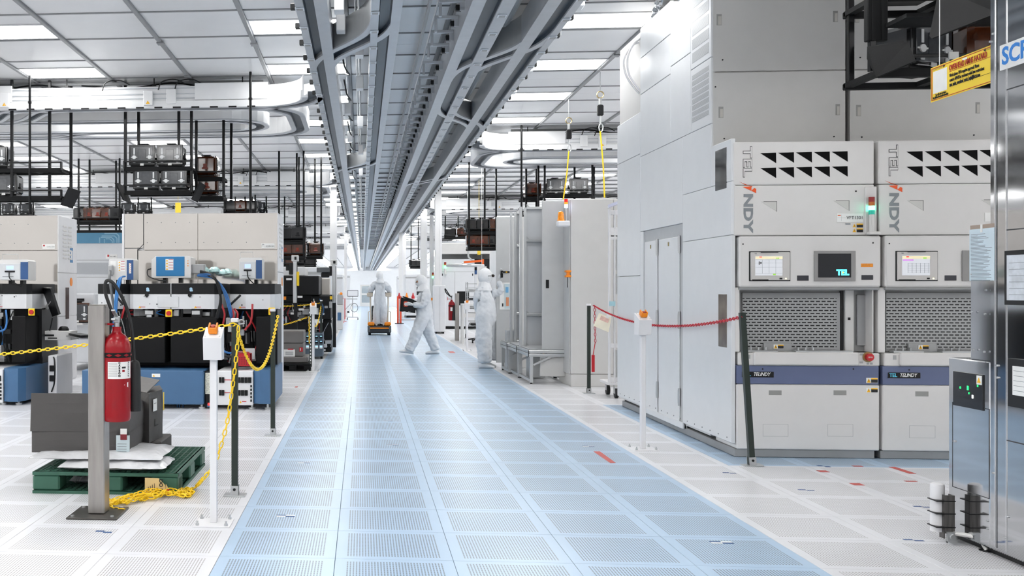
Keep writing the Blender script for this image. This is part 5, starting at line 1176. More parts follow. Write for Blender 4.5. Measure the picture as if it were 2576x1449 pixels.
bx0 = ay(80, 1080, 7.0)[0]; bx1 = ay(268, 1080, 7.0)[0]; bx2 = ay(333, 1080, 7.15)[0]
tb = carton('grey_carton', 'large dark grey carton leaning at the left of the green pallet', [(bx0, 7.0), (bx1, 6.98), (bx2, 7.2), (bx2-0.05, 7.75), (bx0+0.02, 7.72)][:1]+[(bx2, 7.03), (bx2, 7.62), (bx0, 7.66)], ay(200, 990, 7.0)[1], 0.252, mid=ay(200, 1075, 7.0)[1], slope=0.13)
q_ = RY(293, 1095, 326, 1155, 7.0); m = M(); m.box(q_[0], q_[1], 6.99, 7.005, q_[2]+0.02, q_[3]); m.build('document_pouch', mat('pouch_pale_blue', '#C7D6DA', 0.3), tb)
q_ = RY(304, 1078, 320, 1106, 7.0); m = M(); m.box(q_[0], q_[1], 6.985, 6.99, (q_[2]+q_[3])/2, q_[3]); m.build('white_label', PAPER, tb); m = M(); m.box(q_[0], q_[1], 6.985, 6.99, q_[2], (q_[2]+q_[3])/2); m.build('dark_red_label', mat('dark_red_label', '#7A1A24', 0.5), tb)
for k in range(5): m = M(); q_ = RY(296, 1112, 322, 1150, 7.0); zz = q_[2]+0.02+k*0.018; m.box(q_[0], q_[1]-0.008, 6.9885, 6.99, zz, zz+0.003); m.build('pouch_print', GREYL, tb)
cx0, cx1, cx2 = ay(345, 1050, 7.75)[0], ay(372, 1060, 7.55)[0], ay(413, 1050, 7.95)[0]
tc = carton('grey_carton', 'smaller dark grey carton standing turned behind the fire extinguisher', [(cx1-0.22, 7.72), (cx1+0.03, 7.45), (cx2+0.02, 7.78), (cx1-0.02, 8.1)], ay(372, 985, 7.6)[1], ay(372, 1112, 7.5)[1])
P = [ay(318, 985, 7.6), ay(372, 982, 7.45), ay(405, 962, 7.9), ay(345, 966, 8.0)]
m = M(); V = [Vector((cx1-0.2, 7.7, ay(372, 985, 7.6)[1]+0.002)), Vector((cx1+0.01, 7.47, ay(372, 985, 7.6)[1]+0.002)), Vector((cx1+0.06, 7.7, ay(372, 985, 7.6)[1]+0.075)), Vector((cx1-0.14, 7.9, ay(372, 985, 7.6)[1]+0.085))]
m.add(V+[v+Vector((0, 0, 0.006)) for v in V], [(3, 2, 1, 0), (4, 5, 6, 7), (0, 1, 5, 4), (1, 2, 6, 5), (2, 3, 7, 6), (3, 0, 4, 7)]); m.build('open_flap', CART2, tc)
d0 = Vector((cx1+0.03, 7.45, 0)); d1 = Vector((cx2+0.02, 7.78, 0)); dn = Vector(((d1-d0).y, -(d1-d0).x, 0)).normalized()
def onface(u0, u1, z0, z1, nm, mm):
    m = M(); a, b = d0.lerp(d1, u0)+dn*0.012, d0.lerp(d1, u1)+dn*0.012; m.add([a+Vector((0, 0, z0)), b+Vector((0, 0, z0)), b+Vector((0, 0, z1)), a+Vector((0, 0, z1))]+[v+dn*0.002 for v in (a+Vector((0, 0, z0)), b+Vector((0, 0, z0)), b+Vector((0, 0, z1)), a+Vector((0, 0, z1)))], [(0, 1, 2, 3), (4, 5, 6, 7), (0, 1, 5, 4), (2, 3, 7, 6), (0, 3, 7, 4), (1, 2, 6, 5)]); m.build(nm, mm, tc)
zt_ = ay(372, 985, 7.6)[1]
onface(0.18, 0.45, zt_-0.14, zt_-0.05, 'white_label', PAPER); onface(0.22, 0.4, zt_-0.085, zt_-0.08, 'label_print', PRINT); onface(0.3, 0.33, zt_-0.25, zt_-0.2, 'pen_mark', PRINT); onface(0.3, 0.55, zt_-0.255, zt_-0.247, 'pen_mark', PRINT); onface(0.93, 1.0, zt_-0.16, zt_-0.02, 'yellow_tape', YEL)
m = M(); z0_ = 0.15; m.box(cx1-0.16, cx1+0.1, 7.55, 7.98, z0_, ay(372, 1112, 7.5)[1]-0.003, 0, 0.01); tag(m.build('low_carton', CART), 'low dark grey carton under the smaller turned carton', 'box', 'cartons on the green pallet')
BAG = mat('clear_white_poly_bag', '#DCDDE0', 0.25, var=0.08, scale=5, bump=0.6, bscale=14, coat=0.3)
def bag(lab, x0, x1, y0, y1, z0, h, seed):
    random.seed(seed); nx, ny = 16, 8; m = M(); vs = []
    for s_ in (1, -1):
        for j in range(ny+1):
            for i in range(nx+1):
                u, v = i/nx, j/ny; e = (abs(math.sin(math.pi*u))**0.2)*(abs(math.sin(math.pi*v))**0.35)
                vs.append((x0+(x1-x0)*u+random.uniform(-.01, .01), y0+(y1-y0)*v+random.uniform(-.012, .012), z0+h*0.4+(h*0.6 if s_ > 0 else -h*0.4)*e+(random.uniform(-.006, .006) if s_ > 0 and e > 0.2 else 0)))
    F = []
    n1 = (nx+1)*(ny+1)
    for j in range(ny):
        for i in range(nx):
            a = j*(nx+1)+i; F.append((a, a+1, a+nx+2, a+nx+1)); b = a+n1; F.append((b+nx+1, b+nx+2, b+1, b))
    for i in range(nx): F.append((i+1, i, i+n1, i+1+n1)); a = ny*(nx+1)+i; F.append((a, a+1, a+1+n1, a+n1))
    for j in range(ny): a = j*(nx+1); F.append((a, a+nx+1, a+nx+1+n1, a+n1)); b = a+nx; F.append((b+nx+1, b, b+n1, b+nx+1+n1))
    m.add(vs, F); return tag(m.build('plastic_bag', BAG, smooth=True), lab, 'bag', 'white bags on the green pallet')
bag('long folded white plastic bag on the pallet front, lower one', ay(150, 1190, 6.9)[0], ay(418, 1190, 6.9)[0], 6.82, 7.25, 0.149, 0.075, 5)
bag('long folded white plastic bag under the big grey carton, upper one', ay(84, 1170, 7.0)[0], ay(410, 1170, 7.0)[0], 6.88, 7.5, 0.20, 0.075, 6)
bag('small crumpled clear bag inside the pallet opening', ay(180, 1222, 7.1)[0], ay(240, 1222, 7.1)[0], 7.05, 7.3, 0.02, 0.06, 8)
# tag lying on the chain
q_ = RY(360, 1207, 410, 1248, 6.72)
t = thing('danger_tag', 'cream cardboard warning tag standing in the yellow chain heap', 'tag', ((q_[0]+q_[1])/2, 6.76, 0.0))
m = M(); m.prism([(q_[0], q_[2]-0.01), (q_[1]+0.005, q_[2]-0.01), (q_[1]+0.003, q_[3]-0.045), (q_[1]-0.04, q_[3]), (q_[0], q_[3]+0.002)], 'y', 6.775, 6.778); m.build('card', mat('kraft_cream_card', '#D9C08A', 0.7, var=0.06), t)
text('DO NOT', 'tag_lettering', t, (q_[1]-0.025, 6.773, q_[2]+0.035), 0.034, PRINT, spin=-math.pi/2, bold=0.001)
m = M(); m.prism([(q_[1]-0.004, q_[2]-0.01), (q_[1]+0.05, q_[2]-0.01), (q_[1]+0.006, q_[3]-0.04)], 'y', 6.79, 6.793); m.build('second_card', mat('kraft_cream_card', '#D9C08A', 0.7), t)
m = M(); m.box(q_[1]-0.005, q_[1]+0.03, 6.78, 6.783, q_[2]-0.005, q_[2]+0.035); m.build('red_stamp', REDC, t)
for k in range(4): m = M(); m.box(q_[0]+0.022+0.014*k, q_[0]+0.025+0.014*k, 6.773, 6.775, q_[2]+0.015, q_[2]+0.05+0.008*k); m.build('tag_line', PRINT, t)
flat('paper_scrap', 'cream paper scrap lying on the yellow chain heap', [az(*p) for p in ((365, 1262), (398, 1258), (383, 1246))], mat('kraft_pale', '#E6DCC4', 0.7), 'paper')
# ---------------------------------------------------------------- left: polished process tools
POLS = mat('satin_polished_panel', '#EDE7E0', 0.08, 0.92, var=0.03, scale=1.5, bump=0.025, bscale=1.2)
MODW = mat('module_white', '#D6D8DA', 0.4, var=0.03); LIDB = mat('module_black_lid', '#151618', 0.55, var=0.08, spec=0.25); BOXB = mat('black_lower_box', '#121213', 0.65, var=0.1, spec=0.2)
CAB_B = mat('blue_cable', '#2563A0', 0.4); CAB_R = mat('red_hose', '#A01C24', 0.4)
def wstick(par, x0, x1, z0, z1, Y, rows=4):
    m = M(); m.box(x0, x1, Y-0.002, Y, z0, z1); st = m.build('warning_labels', PAPER, par)
    h = (z1-z0)/rows; m = M(); r2 = M()
    for k in range(rows):
        zz = z0+h*k; m.prism([(x0+0.004, zz+h*0.15), (x0+(x1-x0)*0.35, zz+h*0.15), (x0+(x1-x0)*0.19, zz+h*0.8)], 'y', Y-0.0035, Y-0.002); r2.box(x0+(x1-x0)*0.4, x1-0.003, Y-0.0035, Y-0.002, zz+h*0.75, zz+h*0.92)
    m.build('warning_triangles', WARN, st)['kind'] = 'stuff'; r2.build('red_headers', REDC, st)['kind'] = 'stuff'
def rfbox(name, lab, x0, x1, z0, z1, Y, kind):
    t = thing(name, lab, 'power unit', ((x0+x1)/2, Y+0.15, z0-0.05), 0, 'power units on the tool lids')
    c = (0.6 if kind == 'front' else 1.0)
    m = M()
    if kind == 'blue':
        b = 0.05; m.prism([(x0, z0), (x1-0.0, z0), (x1, z1-b*0.4), (x1-b*0.8, z1), (x0+b, z1), (x0, z1-b)], 'y', Y, Y+0.34)
    else: m.prism([(x0, z0), (x1, z0), (x1, z1-0.02), (x1-0.02, z1), (x0+0.02, z1), (x0, z1-0.02)], 'y', Y, Y+0.3)
    m.build('housing', LG, t)
    w = x1-x0
    if kind == 'blue':
        m = M(); m.box(x0+w*0.12, x0+w*0.84, Y-0.006, Y, z0+0.02, z1-0.008, 0, 0.003); m.build('blue_panel', BLUE_D, t)
        wstick(t, x0+w*0.36, x0+w*0.56, z0+(z1-z0)*0.35, z0+(z1-z0)*0.86, Y-0.006)
        m = M(); m.box(x1, x1+0.16, Y+0.05, Y+0.2, z0+0.05, z0+0.17, 0, 0.01); m.build('connector', MG, t)
        for k in range(3): m = M(); m.cyl((x1-0.035, Y-0.004, z1-0.06-0.03*k), (x1-0.035, Y, z1-0.06-0.03*k), 0.007, 8); m.build('indicator', ORG_, t)
    elif kind == 'face':
        m = M(); m.box(x0+0.0, x1-w*0.28, Y-0.006, Y, z0+0.01, z1-0.05, 0, 0.003); m.build('front_plate', mat('plate_pale', '#CFD2D4', 0.4), t)
        m = M(); m.box(x1-w*0.26, x1, Y-0.006, Y, z0+0.01, z1-0.03); m.build('blue_side', mat('navy_panel', '#274E80', 0.4), t)
        m = M(); m.box(x0+w*0.25, x0+w*0.5, Y-0.009, Y-0.006, z0+(z1-z0)*0.52, z0+(z1-z0)*0.7); m.build('display', mat('lcd_violet', '#8FA4F0', 0.3, emit='#8FA4F0', estr=0.9), t)
        m = M(); m.box(x0+w*0.2, x0+w*0.55, Y-0.012, Y-0.006, z0+(z1-z0)*0.38, z0+(z1-z0)*0.46); m.build('black_connector', BLK, t)
        m = M(); m.box(x0+w*0.12, x0+w*0.5, Y-0.008, Y-0.006, z0+(z1-z0)*0.16, z0+(z1-z0)*0.19); m.build('printed_name', GREYL, t)
        m = M(); m.tube(smooth_path([(x0+w*0.35, Y-0.01, z0+(z1-z0)*0.38), (x0+w*0.42, Y-0.05, z0+0.02), (x0+w*0.7, Y-0.05, z0-0.06), (x0+w*0.85, Y, z0-0.07)]), 0.007, 6); m.build('cable', BLK, t)
        m = M(); m.tube([(x0+w*0.0, Y+0.1, z1), (x0+w*0.02, Y+0.1, z1+0.07), (x0+w*0.55, Y+0.1, z1+0.07), (x0+w*0.57, Y+0.1, z1)], 0.004, 6); m.build('wire_handle', ALU, t)
    else:
        m = M(); m.box(x1-w*0.26, x1+0.003, Y-0.004, Y, z0, z1-0.02); m.build('blue_side', mat('navy_panel', '#274E80', 0.4), t)
        wstick(t, x1-w*0.17, x1-w*0.08, z0+(z1-z0)*0.3, z1-0.06, Y-0.004, 5)
        wstick(t, x0+w*0.38, x0+w*0.66, z0+(z1-z0)*0.4, z0+(z1-z0)*0.88, Y)
        m = M(); m.box(x0+w*0.06, x0+w*0.28, Y-0.002, Y, z0+(z1-z0)*0.62, z0+(z1-z0)*0.88); m.build('rating_plate', PAPER, t)
        m = M(); m.box(x0+0.0, x0+w*0.2, Y-0.05, Y, z0+0.05, z0+0.18, 0, 0.012); m.build('connector', MG, t)
    for sx in (0.3, 0.7): m = M(); m.box(x0+w*sx-0.02, x0+w*sx+0.02, Y+0.08, Y+0.2, z0-0.062, z0); m.build('foot', BLK, t)
    return t
def estop_sq(par, px, py, Y, s_=0.04):
    x, z = ay(px, py, Y); m = M(); m.box(x-s_, x+s_, Y-0.02, Y, z-s_*1.1, z+s_*1.1, 0, 0.006); b = m.build('stop_switch', YEL, par)
    m = M(); m.cyl((x+s_*0.1, Y-0.02, z), (x+s_*0.1, Y-0.05, z), s_*0.7, 14); m.build('stop_button', REDC, b)
def clutter(par, x0, x1, y0, y1, z0, z1, n, seed, nm='gas_box_part'):
    random.seed(seed)
    for k in range(n):
        x = random.uniform(x0, x1); y = random.uniform(y0, y1); z = random.uniform(z0, z1); r = random.random(); m = M()
        if r < 0.45: a, b, c = (random.uniform(0.02, 0.08), random.uniform(0.02, 0.06), random.uniform(0.02, 0.07)); m.box(x-a, x+a, y-b, y+b, z-c, z+c, 0, 0.006); m.build('valve_block', random.choice((ALU, MG, BLK, BLK, DG, W_PAINT)), par)
        elif r < 0.75: m.cyl((x, y, z-0.06), (x, y, z+0.07), random.uniform(0.01, 0.03), 10); m.build('valve', random.choice((ALU, ALU, BLK, MG)), par)
        else: m.tube(smooth_path([(x, y, z0), (x+random.uniform(-.1, .1), y-0.03, (z0+z1)/2), (x+random.uniform(-.05, .05), y, z1)]), random.uniform(0.006, 0.012), 6); m.build('gas_line', random.choice((ALU, BLK, CAB_B, CAB_R, BLK)), par)
def ptool(dxp, dyp, n, lab):
    # a factory interface (polished back) with process modules, lower black boxes and a blue base before it
    PYF = 13.4+dyp; xr = -1.12+dxp; xl = xr-2.08
    ztop = 2.405
    t = thing('process_tool', lab, 'machine', ((xl+xr)/2, 13.0+dyp, 0), 0, 'polished process tools')
    m = M(); m.box(xl, xr, PYF+0.02, PYF+0.92, 0.1, ztop-0.004, 0, 0.006); m.build('interface_body', W_PAINT, t)
    zs = 1.4+(727-628)*PYF/FPX; zc_ = 1.35
    xd = xl+0.29
    def pan(a, b, z0, z1): m = M(); m.box(a, b, PYF, PYF+0.018, z0, z1, 0, 0.003); m.build('polished_panel', POLS, t)
    xm = xl+1.02
    pan(xl+0.03, xd-0.003, zs+0.03, ztop); pan(xd+0.003, xm-0.002, zs+0.003, ztop); pan(xm+0.002, xr-0.0, zs+0.003, ztop); pan(xl+0.03, xd-0.003-0.08, zc_, zs+0.02); pan(xd-0.075, xm, zc_, zs-0.003); pan(xm+0.003, xr, zc_, zs-0.003)
    m = M(); m.box(xd-0.085, xd-0.078, PYF-0.002, PYF+0.01, zc_, zs+0.0); m.bar((xd-0.08, PYF+0.004, zs), (xd, PYF+0.004, zs+0.08), 0.008, 0.012, up=(0, 1, 0)); m.box(xd-0.004, xd+0.004, PYF-0.002, PYF+0.01, zs+0.08, ztop); m.build('black_seam_seal', SEAM, t)
    for k in range(8):
        for zz in (ztop-0.12, zs+0.1): m = M(); m.cyl((xd+0.05+k*0.19, PYF, zz), (xd+0.05+k*0.19, PYF-0.003, zz), 0.006, 6); m.build('screw', GREYL, t)
    m = M(); m.box(xl, xl+0.03, PYF-0.01, PYF+0.03, 0.1, ztop, 0, 0.004); m.build('edge_trim', W_PAINT, t)
    # white side face towards the aisle: three skins, louvres, window, badge
    for z0, z1 in ((0.12, 1.02), (1.025, 1.62), (1.625, ztop)): m = M(); m.box(xr, xr+0.014, PYF+0.0, PYF+0.9, z0, z1, 0, 0.004); m.build('side_skin', W_PAINT, t)
    for k in range(9):
        for j in range(2): m = M(); yy = PYF+0.2+0.24*j; m.box(xr+0.014, xr+0.024, yy, yy+0.17, ztop-0.15-0.055*k, ztop-0.125-0.055*k, 0, 0.004); m.build('side_louvre', LG, t)
    m = M(); m.box(xr+0.013, xr+0.018, PYF+0.33, PYF+0.5, 0.98, 1.42, 0, 0.004); m.build('side_window', mat('dark_amber_window', '#3A2018', 0.1, var=0.4, scale=6), t)
    m = M(); m.cyl((xr+0.014, PYF+0.6, 1.5), (xr+0.02, PYF+0.6, 1.5), 0.06, 18); m.build('orange_badge', ORG_, t)
    for k, rr in enumerate((0.07, 0.045)): m = M(); m.box(xr+0.014, xr+0.017+0.002*k, PYF+0.62-rr, PYF+0.62+rr, 1.88-rr*1.5, 1.88+rr*1.5, 0, 0.02); m.build('logo_badge', BLUE_D if k == 0 else W_PAINT, t)
    for yy in (PYF+0.1, PYF+0.8): m = M(); m.cyl((xr-0.06, yy, 0), (xr-0.06, yy, 0.12), 0.025, 10); m.build('levelling_foot', ALU, t); m = M(); m.cyl((xl+0.06, yy, 0), (xl+0.06, yy, 0.12), 0.025, 10); m.build('levelling_foot', ALU, t)
    q_ = (xr-0.21, xr-0.035); zt_ = 1.4+(727-618)*PYF/FPX; m = M(); m.box(q_[0], q_[1], PYF-0.004, PYF, zt_-0.032, zt_+0.032, 0, 0.001); tg = m.build('asset_tag', PAPER, t)
    text('CVA1321' if n == 0 else 'CVA1201', 'asset_tag_lettering', tg, (q_[0]+0.118, PYF-0.0045, zt_-0.004), 0.028, GREYL if n else PRINT)
    m = M(); m.box(q_[0]+0.012, q_[0]+0.036, PYF-0.005, PYF-0.004, zt_+0.002 if n else zt_+0.012, zt_+0.026); m.build('tag_red_mark' if n else 'tag_grey_mark', REDC if n else MG, tg)
    # modules (measured on the front plane of each)
    YM_ = 12.1+dyp
    def X(px): return ay(px, 730, YM_)[0]+dxp*1.0
    def Zm(py): return ay(400, py, YM_)[1]
    zl0, zl1, zw0, zw1 = Zm(740), Zm(714), Zm(777), Zm(740)
    def lid(poly, zz0, zz1, nm, mm): m = M(); m.prism(poly, 'z', zz0, zz1); return m.build(nm, mm, t)
    def mod(xa, xb, ch0, ch1, nm):
        poly = [(xa+ch0, YM_), (xb-ch1, YM_), (xb, YM_+ch1+0.02), (xb, YM_+1.0), (xa, YM_+1.0), (xa, YM_+ch0+0.02)]
        lid(poly, zl0+0.004, zl1, nm+'_lid', LIDB); lid(poly, zw0, zl0, nm+'_body', MODW); return poly
    xc0, xc1, xc2 = X(323), X(430), X(552)
    mod(xc0, xc1-0.006, 0.06, 0.0, 'module'); mod(xc1+0.006, xc2, 0.0, 0.06, 'module')
    m = M(); m.box(xc1-0.005, xc1+0.005, YM_+0.0, YM_+0.03, zl0, zl1+0.005); m.build('lid_divider', ALU, t)
    mod(X(240), xc0-0.02, 0.1, 0.15, 'side_module'); mod(X(572), X(690), 0.22, 0.05, 'side_module')
    m = M(); m.box(xc0+0.12, xc2-0.12, YM_+0.9, YM_+1.3, 0.6, zl1+0.01); m.build('transfer_chamber', DG, t)
    for px in (372, 481): x = X(px); text('a', 'lid_logo', t, (x, YM_-0.002, (zl0+zl1)/2), 0.085, mat('pale_blue_logo', '#A9CDE4', 0.4), bold=0.004)
    for px in (370, 478): x = X(px); m = M(); m.cyl((x, YM_, zw1-0.01), (x, YM_-0.035, zw1-0.01), 0.022, 12); m.cyl((x, YM_, zw1-0.03), (x, YM_-0.02, zw1-0.03), 0.01, 8); m.build('lid_knob', BLK, t)
    random.seed(5+n)
    for k in range(14): x = random.choice((X(random.uniform(335, 535)), X(random.uniform(255, 315)), X(random.uniform(590, 680)))); z = random.uniform(zw0+0.02, zw1-0.02); m = M(); m.cyl((x, YM_-0.001, z), (x, YM_+0.006, z), random.choice((0.006, 0.009)), 8); m.build('body_bolt', BLK, t)
    for px in (348, 488, 600): x = X(px); m = M(); m.prism([(x, zw0+0.008), (x+0.035, zw0+0.008), (x+0.0175, zw0+0.035)], 'y', YM_-0.002, YM_); m.build('warning_triangle', WARN, t); m = M(); m.box(x+0.02, x+0.085, YM_-0.002, YM_, zw0+0.02, zw0+0.026); m.build('warning_line', REDC, t)
    m = M(); m.box(X(397), X(450), YM_-0.008, YM_, zw0+0.02, zw1-0.03, 0, 0.004); m.build('access_cover', mat('plate_pale', '#CFD2D4', 0.4), t)
    for pxa, pxb in ((292, 312), (580, 606)): m = M(); x0_, x1_ = X(pxa), X(pxb); m.cyl((x0_, YM_-0.03, zw1-0.02 if pxa < 400 else zw0+0.05), (x1_, YM_-0.03, zw0+0.05 if pxa < 400 else zw1-0.01), 0.014, 8); m.build('gas_strut', BLK, t)
    # machinery gap, black lower boxes, blue base
    zb1, zb0 = Zm(798), Zm(913); zbl1, zbl0 = Zm(926), Zm(1009)
    for pxa, pxb in ((319, 417), (431, 548)): m = M(); m.box(X(pxa), X(pxb), YM_-0.05, YM_+0.6, zb0, zb1, 0, 0.008); m.build('lower_box', BOXB, t)
    m = M(); m.box(X(645), X(682), YM_-0.05, YM_+0.6, zb0, zb1+0.01, 0, 0.008); m.build('lower_box', BOXB, t)
    m = M(); m.box(X(250), X(690), YM_+0.45, YM_+1.1, zb0-0.1, zw0-0.02); m.build('dark_frame', BLK, t)
    clutter(t, X(325), X(540), YM_+0.02, YM_+0.3, zb1+0.02, zw0-0.02, 26, 21+n); clutter(t, X(555), X(640), YM_+0.0, YM_+0.35, zb0, zw0-0.03, 34, 31+n); clutter(t, X(255), X(315), YM_+0.02, YM_+0.35, zb0, zw0-0.03, 20, 41+n)
    for px in (375, 493): x = X(px); m = M(); m.box(x-0.05, x+0.05, YM_-0.01, YM_+0.08, zw0-0.07, zw0-0.02, 0, 0.004); m.box(x-0.03, x+0.03, YM_, YM_+0.06, zb1, zw0-0.07); m.build('bracket', ALU, t)
    estop_sq(t, 425+(0 if n == 0 else 9999), 788, YM_-0.02) if n == 0 else None
    estop_sq(t, 684 if n == 0 else 80, 783 if n == 0 else 785, YM_-0.02)
    YBs = 11.75+dyp
    def XB(px): return ay(px, 960, YBs)[0]+dxp
    for pxa, pxb in ((206, 512),): m = M(); m.box(XB(pxa), XB(pxb), YBs, YBs+1.2, zbl0, zbl1, 0, 0.01); m.build('blue_base', BLUE_T, t)
    m = M(); m.box(XB(513), XB(545), YBs+0.08, YBs+1.2, zbl0, zbl1-0.01, 0, 0.006); m.build('cable_bay', BLK, t)
    m = M(); m.box(XB(514), XB(528), YBs+0.07, YBs+0.08, zbl0+0.12, zbl1-0.03); m.build('terminal_strip', mat('terminal_white', '#DDDDD0', 0.5, var=0.3, scale=60), t)
    bp_ = M(); bp_.box(XB(546), XB(637), YBs-0.01, YBs+1.1, zbl0, zbl1, 0, 0.006); bp = bp_.build('breaker_panel', W_PAINT, t)
    for (a, b, c, d) in ((551, 948, 565, 962), (597, 948, 633, 962), (551, 980, 565, 994), (597, 980, 624, 994)):
        xa, xb_ = XB(a), XB(b if False else c); z0, z1 = ay(500, d, YBs)[1], ay(500, b, YBs)[1]; w_ = (xb_-xa); nn = max(2, int(w_/0.035)); 
        for k in range(nn): m = M(); m.box(xa+w_*k/nn+0.003, xa+w_*(k+1)/nn-0.002, YBs-0.028, YBs-0.01, z0, z1, 0, 0.003); m.build('breaker', BLK, bp)
    for py in (955, 987): z = ay(500, py, YBs)[1]; m = M(); m.box(XB(565), XB(597), YBs-0.014, YBs-0.01, z-0.004, z+0.004); m.build('red_line', REDC, bp); m = M(); m.box(XB(583), XB(592), YBs-0.02, YBs-0.01, z-0.018, z+0.018); m.build('blue_switch', CAB_B, bp)
    for k in range(5): z = ay(500, 970+9*k, YBs)[1]; m = M(); m.box(XB(630), XB(634), YBs-0.016, YBs-0.01, z-0.015, z+0.012); m.build('socket', BLK, bp)
    m = M(); m.prism([(XB(603), zbl0+0.025), (XB(608), zbl0+0.025), (XB(605.5), zbl0+0.055)], 'y', YBs-0.0125, YBs-0.01); m.build('warning_triangle', WARN, bp)
    m = M(); m.box(XB(609), XB(620), YBs-0.0125, YBs-0.01, zbl0+0.04, zbl0+0.05); m.build('red_label', REDC, bp)
    m = M(); m.prism([(XB(638), YBs+0.02), (XB(655), YBs-0.05), (XB(690)-0.05, YBs-0.05), (XB(690), YBs+0.1), (XB(690), YBs+1.2), (XB(638), YBs+1.2)], 'z', zbl0+0.02, zbl1+0.015); m.build('blue_base_end', BLUE_T, t)
    m = M(); m.box(XB(382), XB(403), YBs-0.003, YBs, Zm(942), Zm(934)); m.build('white_sticker', PAPER, t); m = M(); m.prism([(XB(384), Zm(941)), (XB(390), Zm(941)), (XB(387), Zm(936))], 'y', YBs-0.0045, YBs-0.003); m.build('warning_triangle', WARN, t)
    for px in (230, 360, 505, 632, 672): x = XB(px); m = M(); m.cyl((x, YBs+0.08, 0.02), (x, YBs+0.08, zbl0+0.02), 0.014, 8); m.cyl((x, YBs+0.08, 0), (x, YBs+0.08, 0.022), 0.04, 14); m.build('levelling_foot', ALU, t)
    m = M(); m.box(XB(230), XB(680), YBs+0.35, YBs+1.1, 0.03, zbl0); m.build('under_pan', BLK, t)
    if n == 0:
        for k, px in enumerate((440, 446, 455)): x = XB(px); m = M(); m.cyl((x, YBs+0.15, 0), (x, YBs+0.15, zbl0+0.02), 0.007, 6); m.build('blue_drain_line', CAB_B, t)
        m = M(); z = ay(525, 1019, YBs)[1]; m.box(XB(519), XB(531), YBs+0.05, YBs+0.2, z-0.03, zbl0); m.build('meter_box', BLUE_T, t); m = M(); m.box(XB(521), XB(529), YBs+0.046, YBs+0.05, z-0.012, z+0.02); m.build('meter_screen', mat('red_led', '#C03030', 0.3, emit='#FF4040', estr=0.6), t)
    return t, X, Zm, YM_
tA, XA, ZA, YA = ptool(0.0, 0.0, 0, 'polished process tool with blue base and tag CVA1321, right one of two')
tB, XBt, ZB, YBm = ptool(-3.03, 0.22, 1, 'polished process tool cut by the left frame edge, left one of two')
def rf(px0, py0, px1, py1, Y, lab, kind, name='power_unit'): r = RY(px0, py0, px1, py1, Y); return rfbox(name, lab, r[0], r[1], r[2], r[3], Y, kind)
rf(381, 644, 480, 699, 12.3, 'power unit with bright blue front and four warning labels on the module lid', 'blue')
rf(274, 650, 335, 704, 12.2, 'grey-white power unit with navy edge and warning labels, left on the right tool', 'side')
rf(602, 648, 659, 703, 12.3, 'pale power unit with small violet display, right on the right tool', 'face')
rf(-2, 653, 71, 705, 12.35, 'pale power unit with small violet display on the left tool', 'face')
# cable bundles on the right tool
def cable(pts, r, mm, par, nm='cable', n=6): m = M(); m.tube(smooth_path([(ay(a, b, Y)[0], Y, ay(a, b, Y)[1]) for a, b, Y in pts], n), r, 7); m.build(nm, mm, par, smooth=True)
for k in range(5): cable([(500-k, 690+k, 12.3), (530+k*1.5, 691+2.4*k, 12.0), (551+1.5*k, 713+k, 11.95), (566+1.8*k, 745, 11.95), (577+1.6*k, 785, 11.95), (584+k, 820, 12.05), (586, 860, 12.1)], 0.0075, (CAB_B, mat('dark_blue_cable', '#1A4674', 0.4))[k % 2], tA, 'blue_cable')
for k in range(3): cable([(505, 682+2*k, 12.3), (535, 692+3*k, 11.97), (548+k*2, 720, 11.93), (556-k, 760, 11.93), (547-k*2, 800, 11.95)], 0.014, BLK, tA, 'black_cable')
for k in range(4): cable([(315-k*2, 695, 12.1), (299+k*2, 702, 11.95), (291+k*2, 740, 11.95), (286+k*2, 800, 11.95), (283+k*2, 850, 12.1)], 0.009, (mat('light_blue_cable', '#3D83C4', 0.4), CAB_B)[k % 2], tA, 'blue_cable')
cable([(277, 682, 12.15), (276, 700, 12.0), (281, 740, 11.95), (290, 790, 11.95)], 0.016, DG, tA, 'grey_hose')
for k, px in enumerate((557, 580, 590)): cable([(px, 765+6*k, 12.0), (px+8, 790, 11.95), (px+4, 815, 12.0)], 0.012, CAB_R, tA, 'red_hose')
cable([(635, 765, 11.95), (634, 790, 11.93), (630, 812, 11.93), (616, 830, 11.95)], 0.013, CAB_R, tA, 'red_hose')
cable([(315, 765, 12.0), (310, 785, 11.95), (306, 800, 12.0)], 0.012, CAB_R, tA, 'red_hose')
cable([(380, 676, 12.25), (371, 680, 12.2), (374, 695, 12.15), (400, 705, 12.1), (420, 706, 12.1)], 0.007, BLK, tA)
cable([(545, 855, 11.95), (560, 880, 11.9), (580, 888, 11.9), (600, 875, 12.0)], 0.012, CAB_B, tA, 'blue_cable'); cable([(540, 862, 11.95), (560, 893, 11.88), (595, 898, 11.9)], 0.014, BLK, tA, 'black_cable')
cable([(-5, 835, 11.9), (12, 828, 11.9), (17, 808, 11.95), (15, 780, 12.0)], 0.012, CAB_B, tB, 'blue_cable')
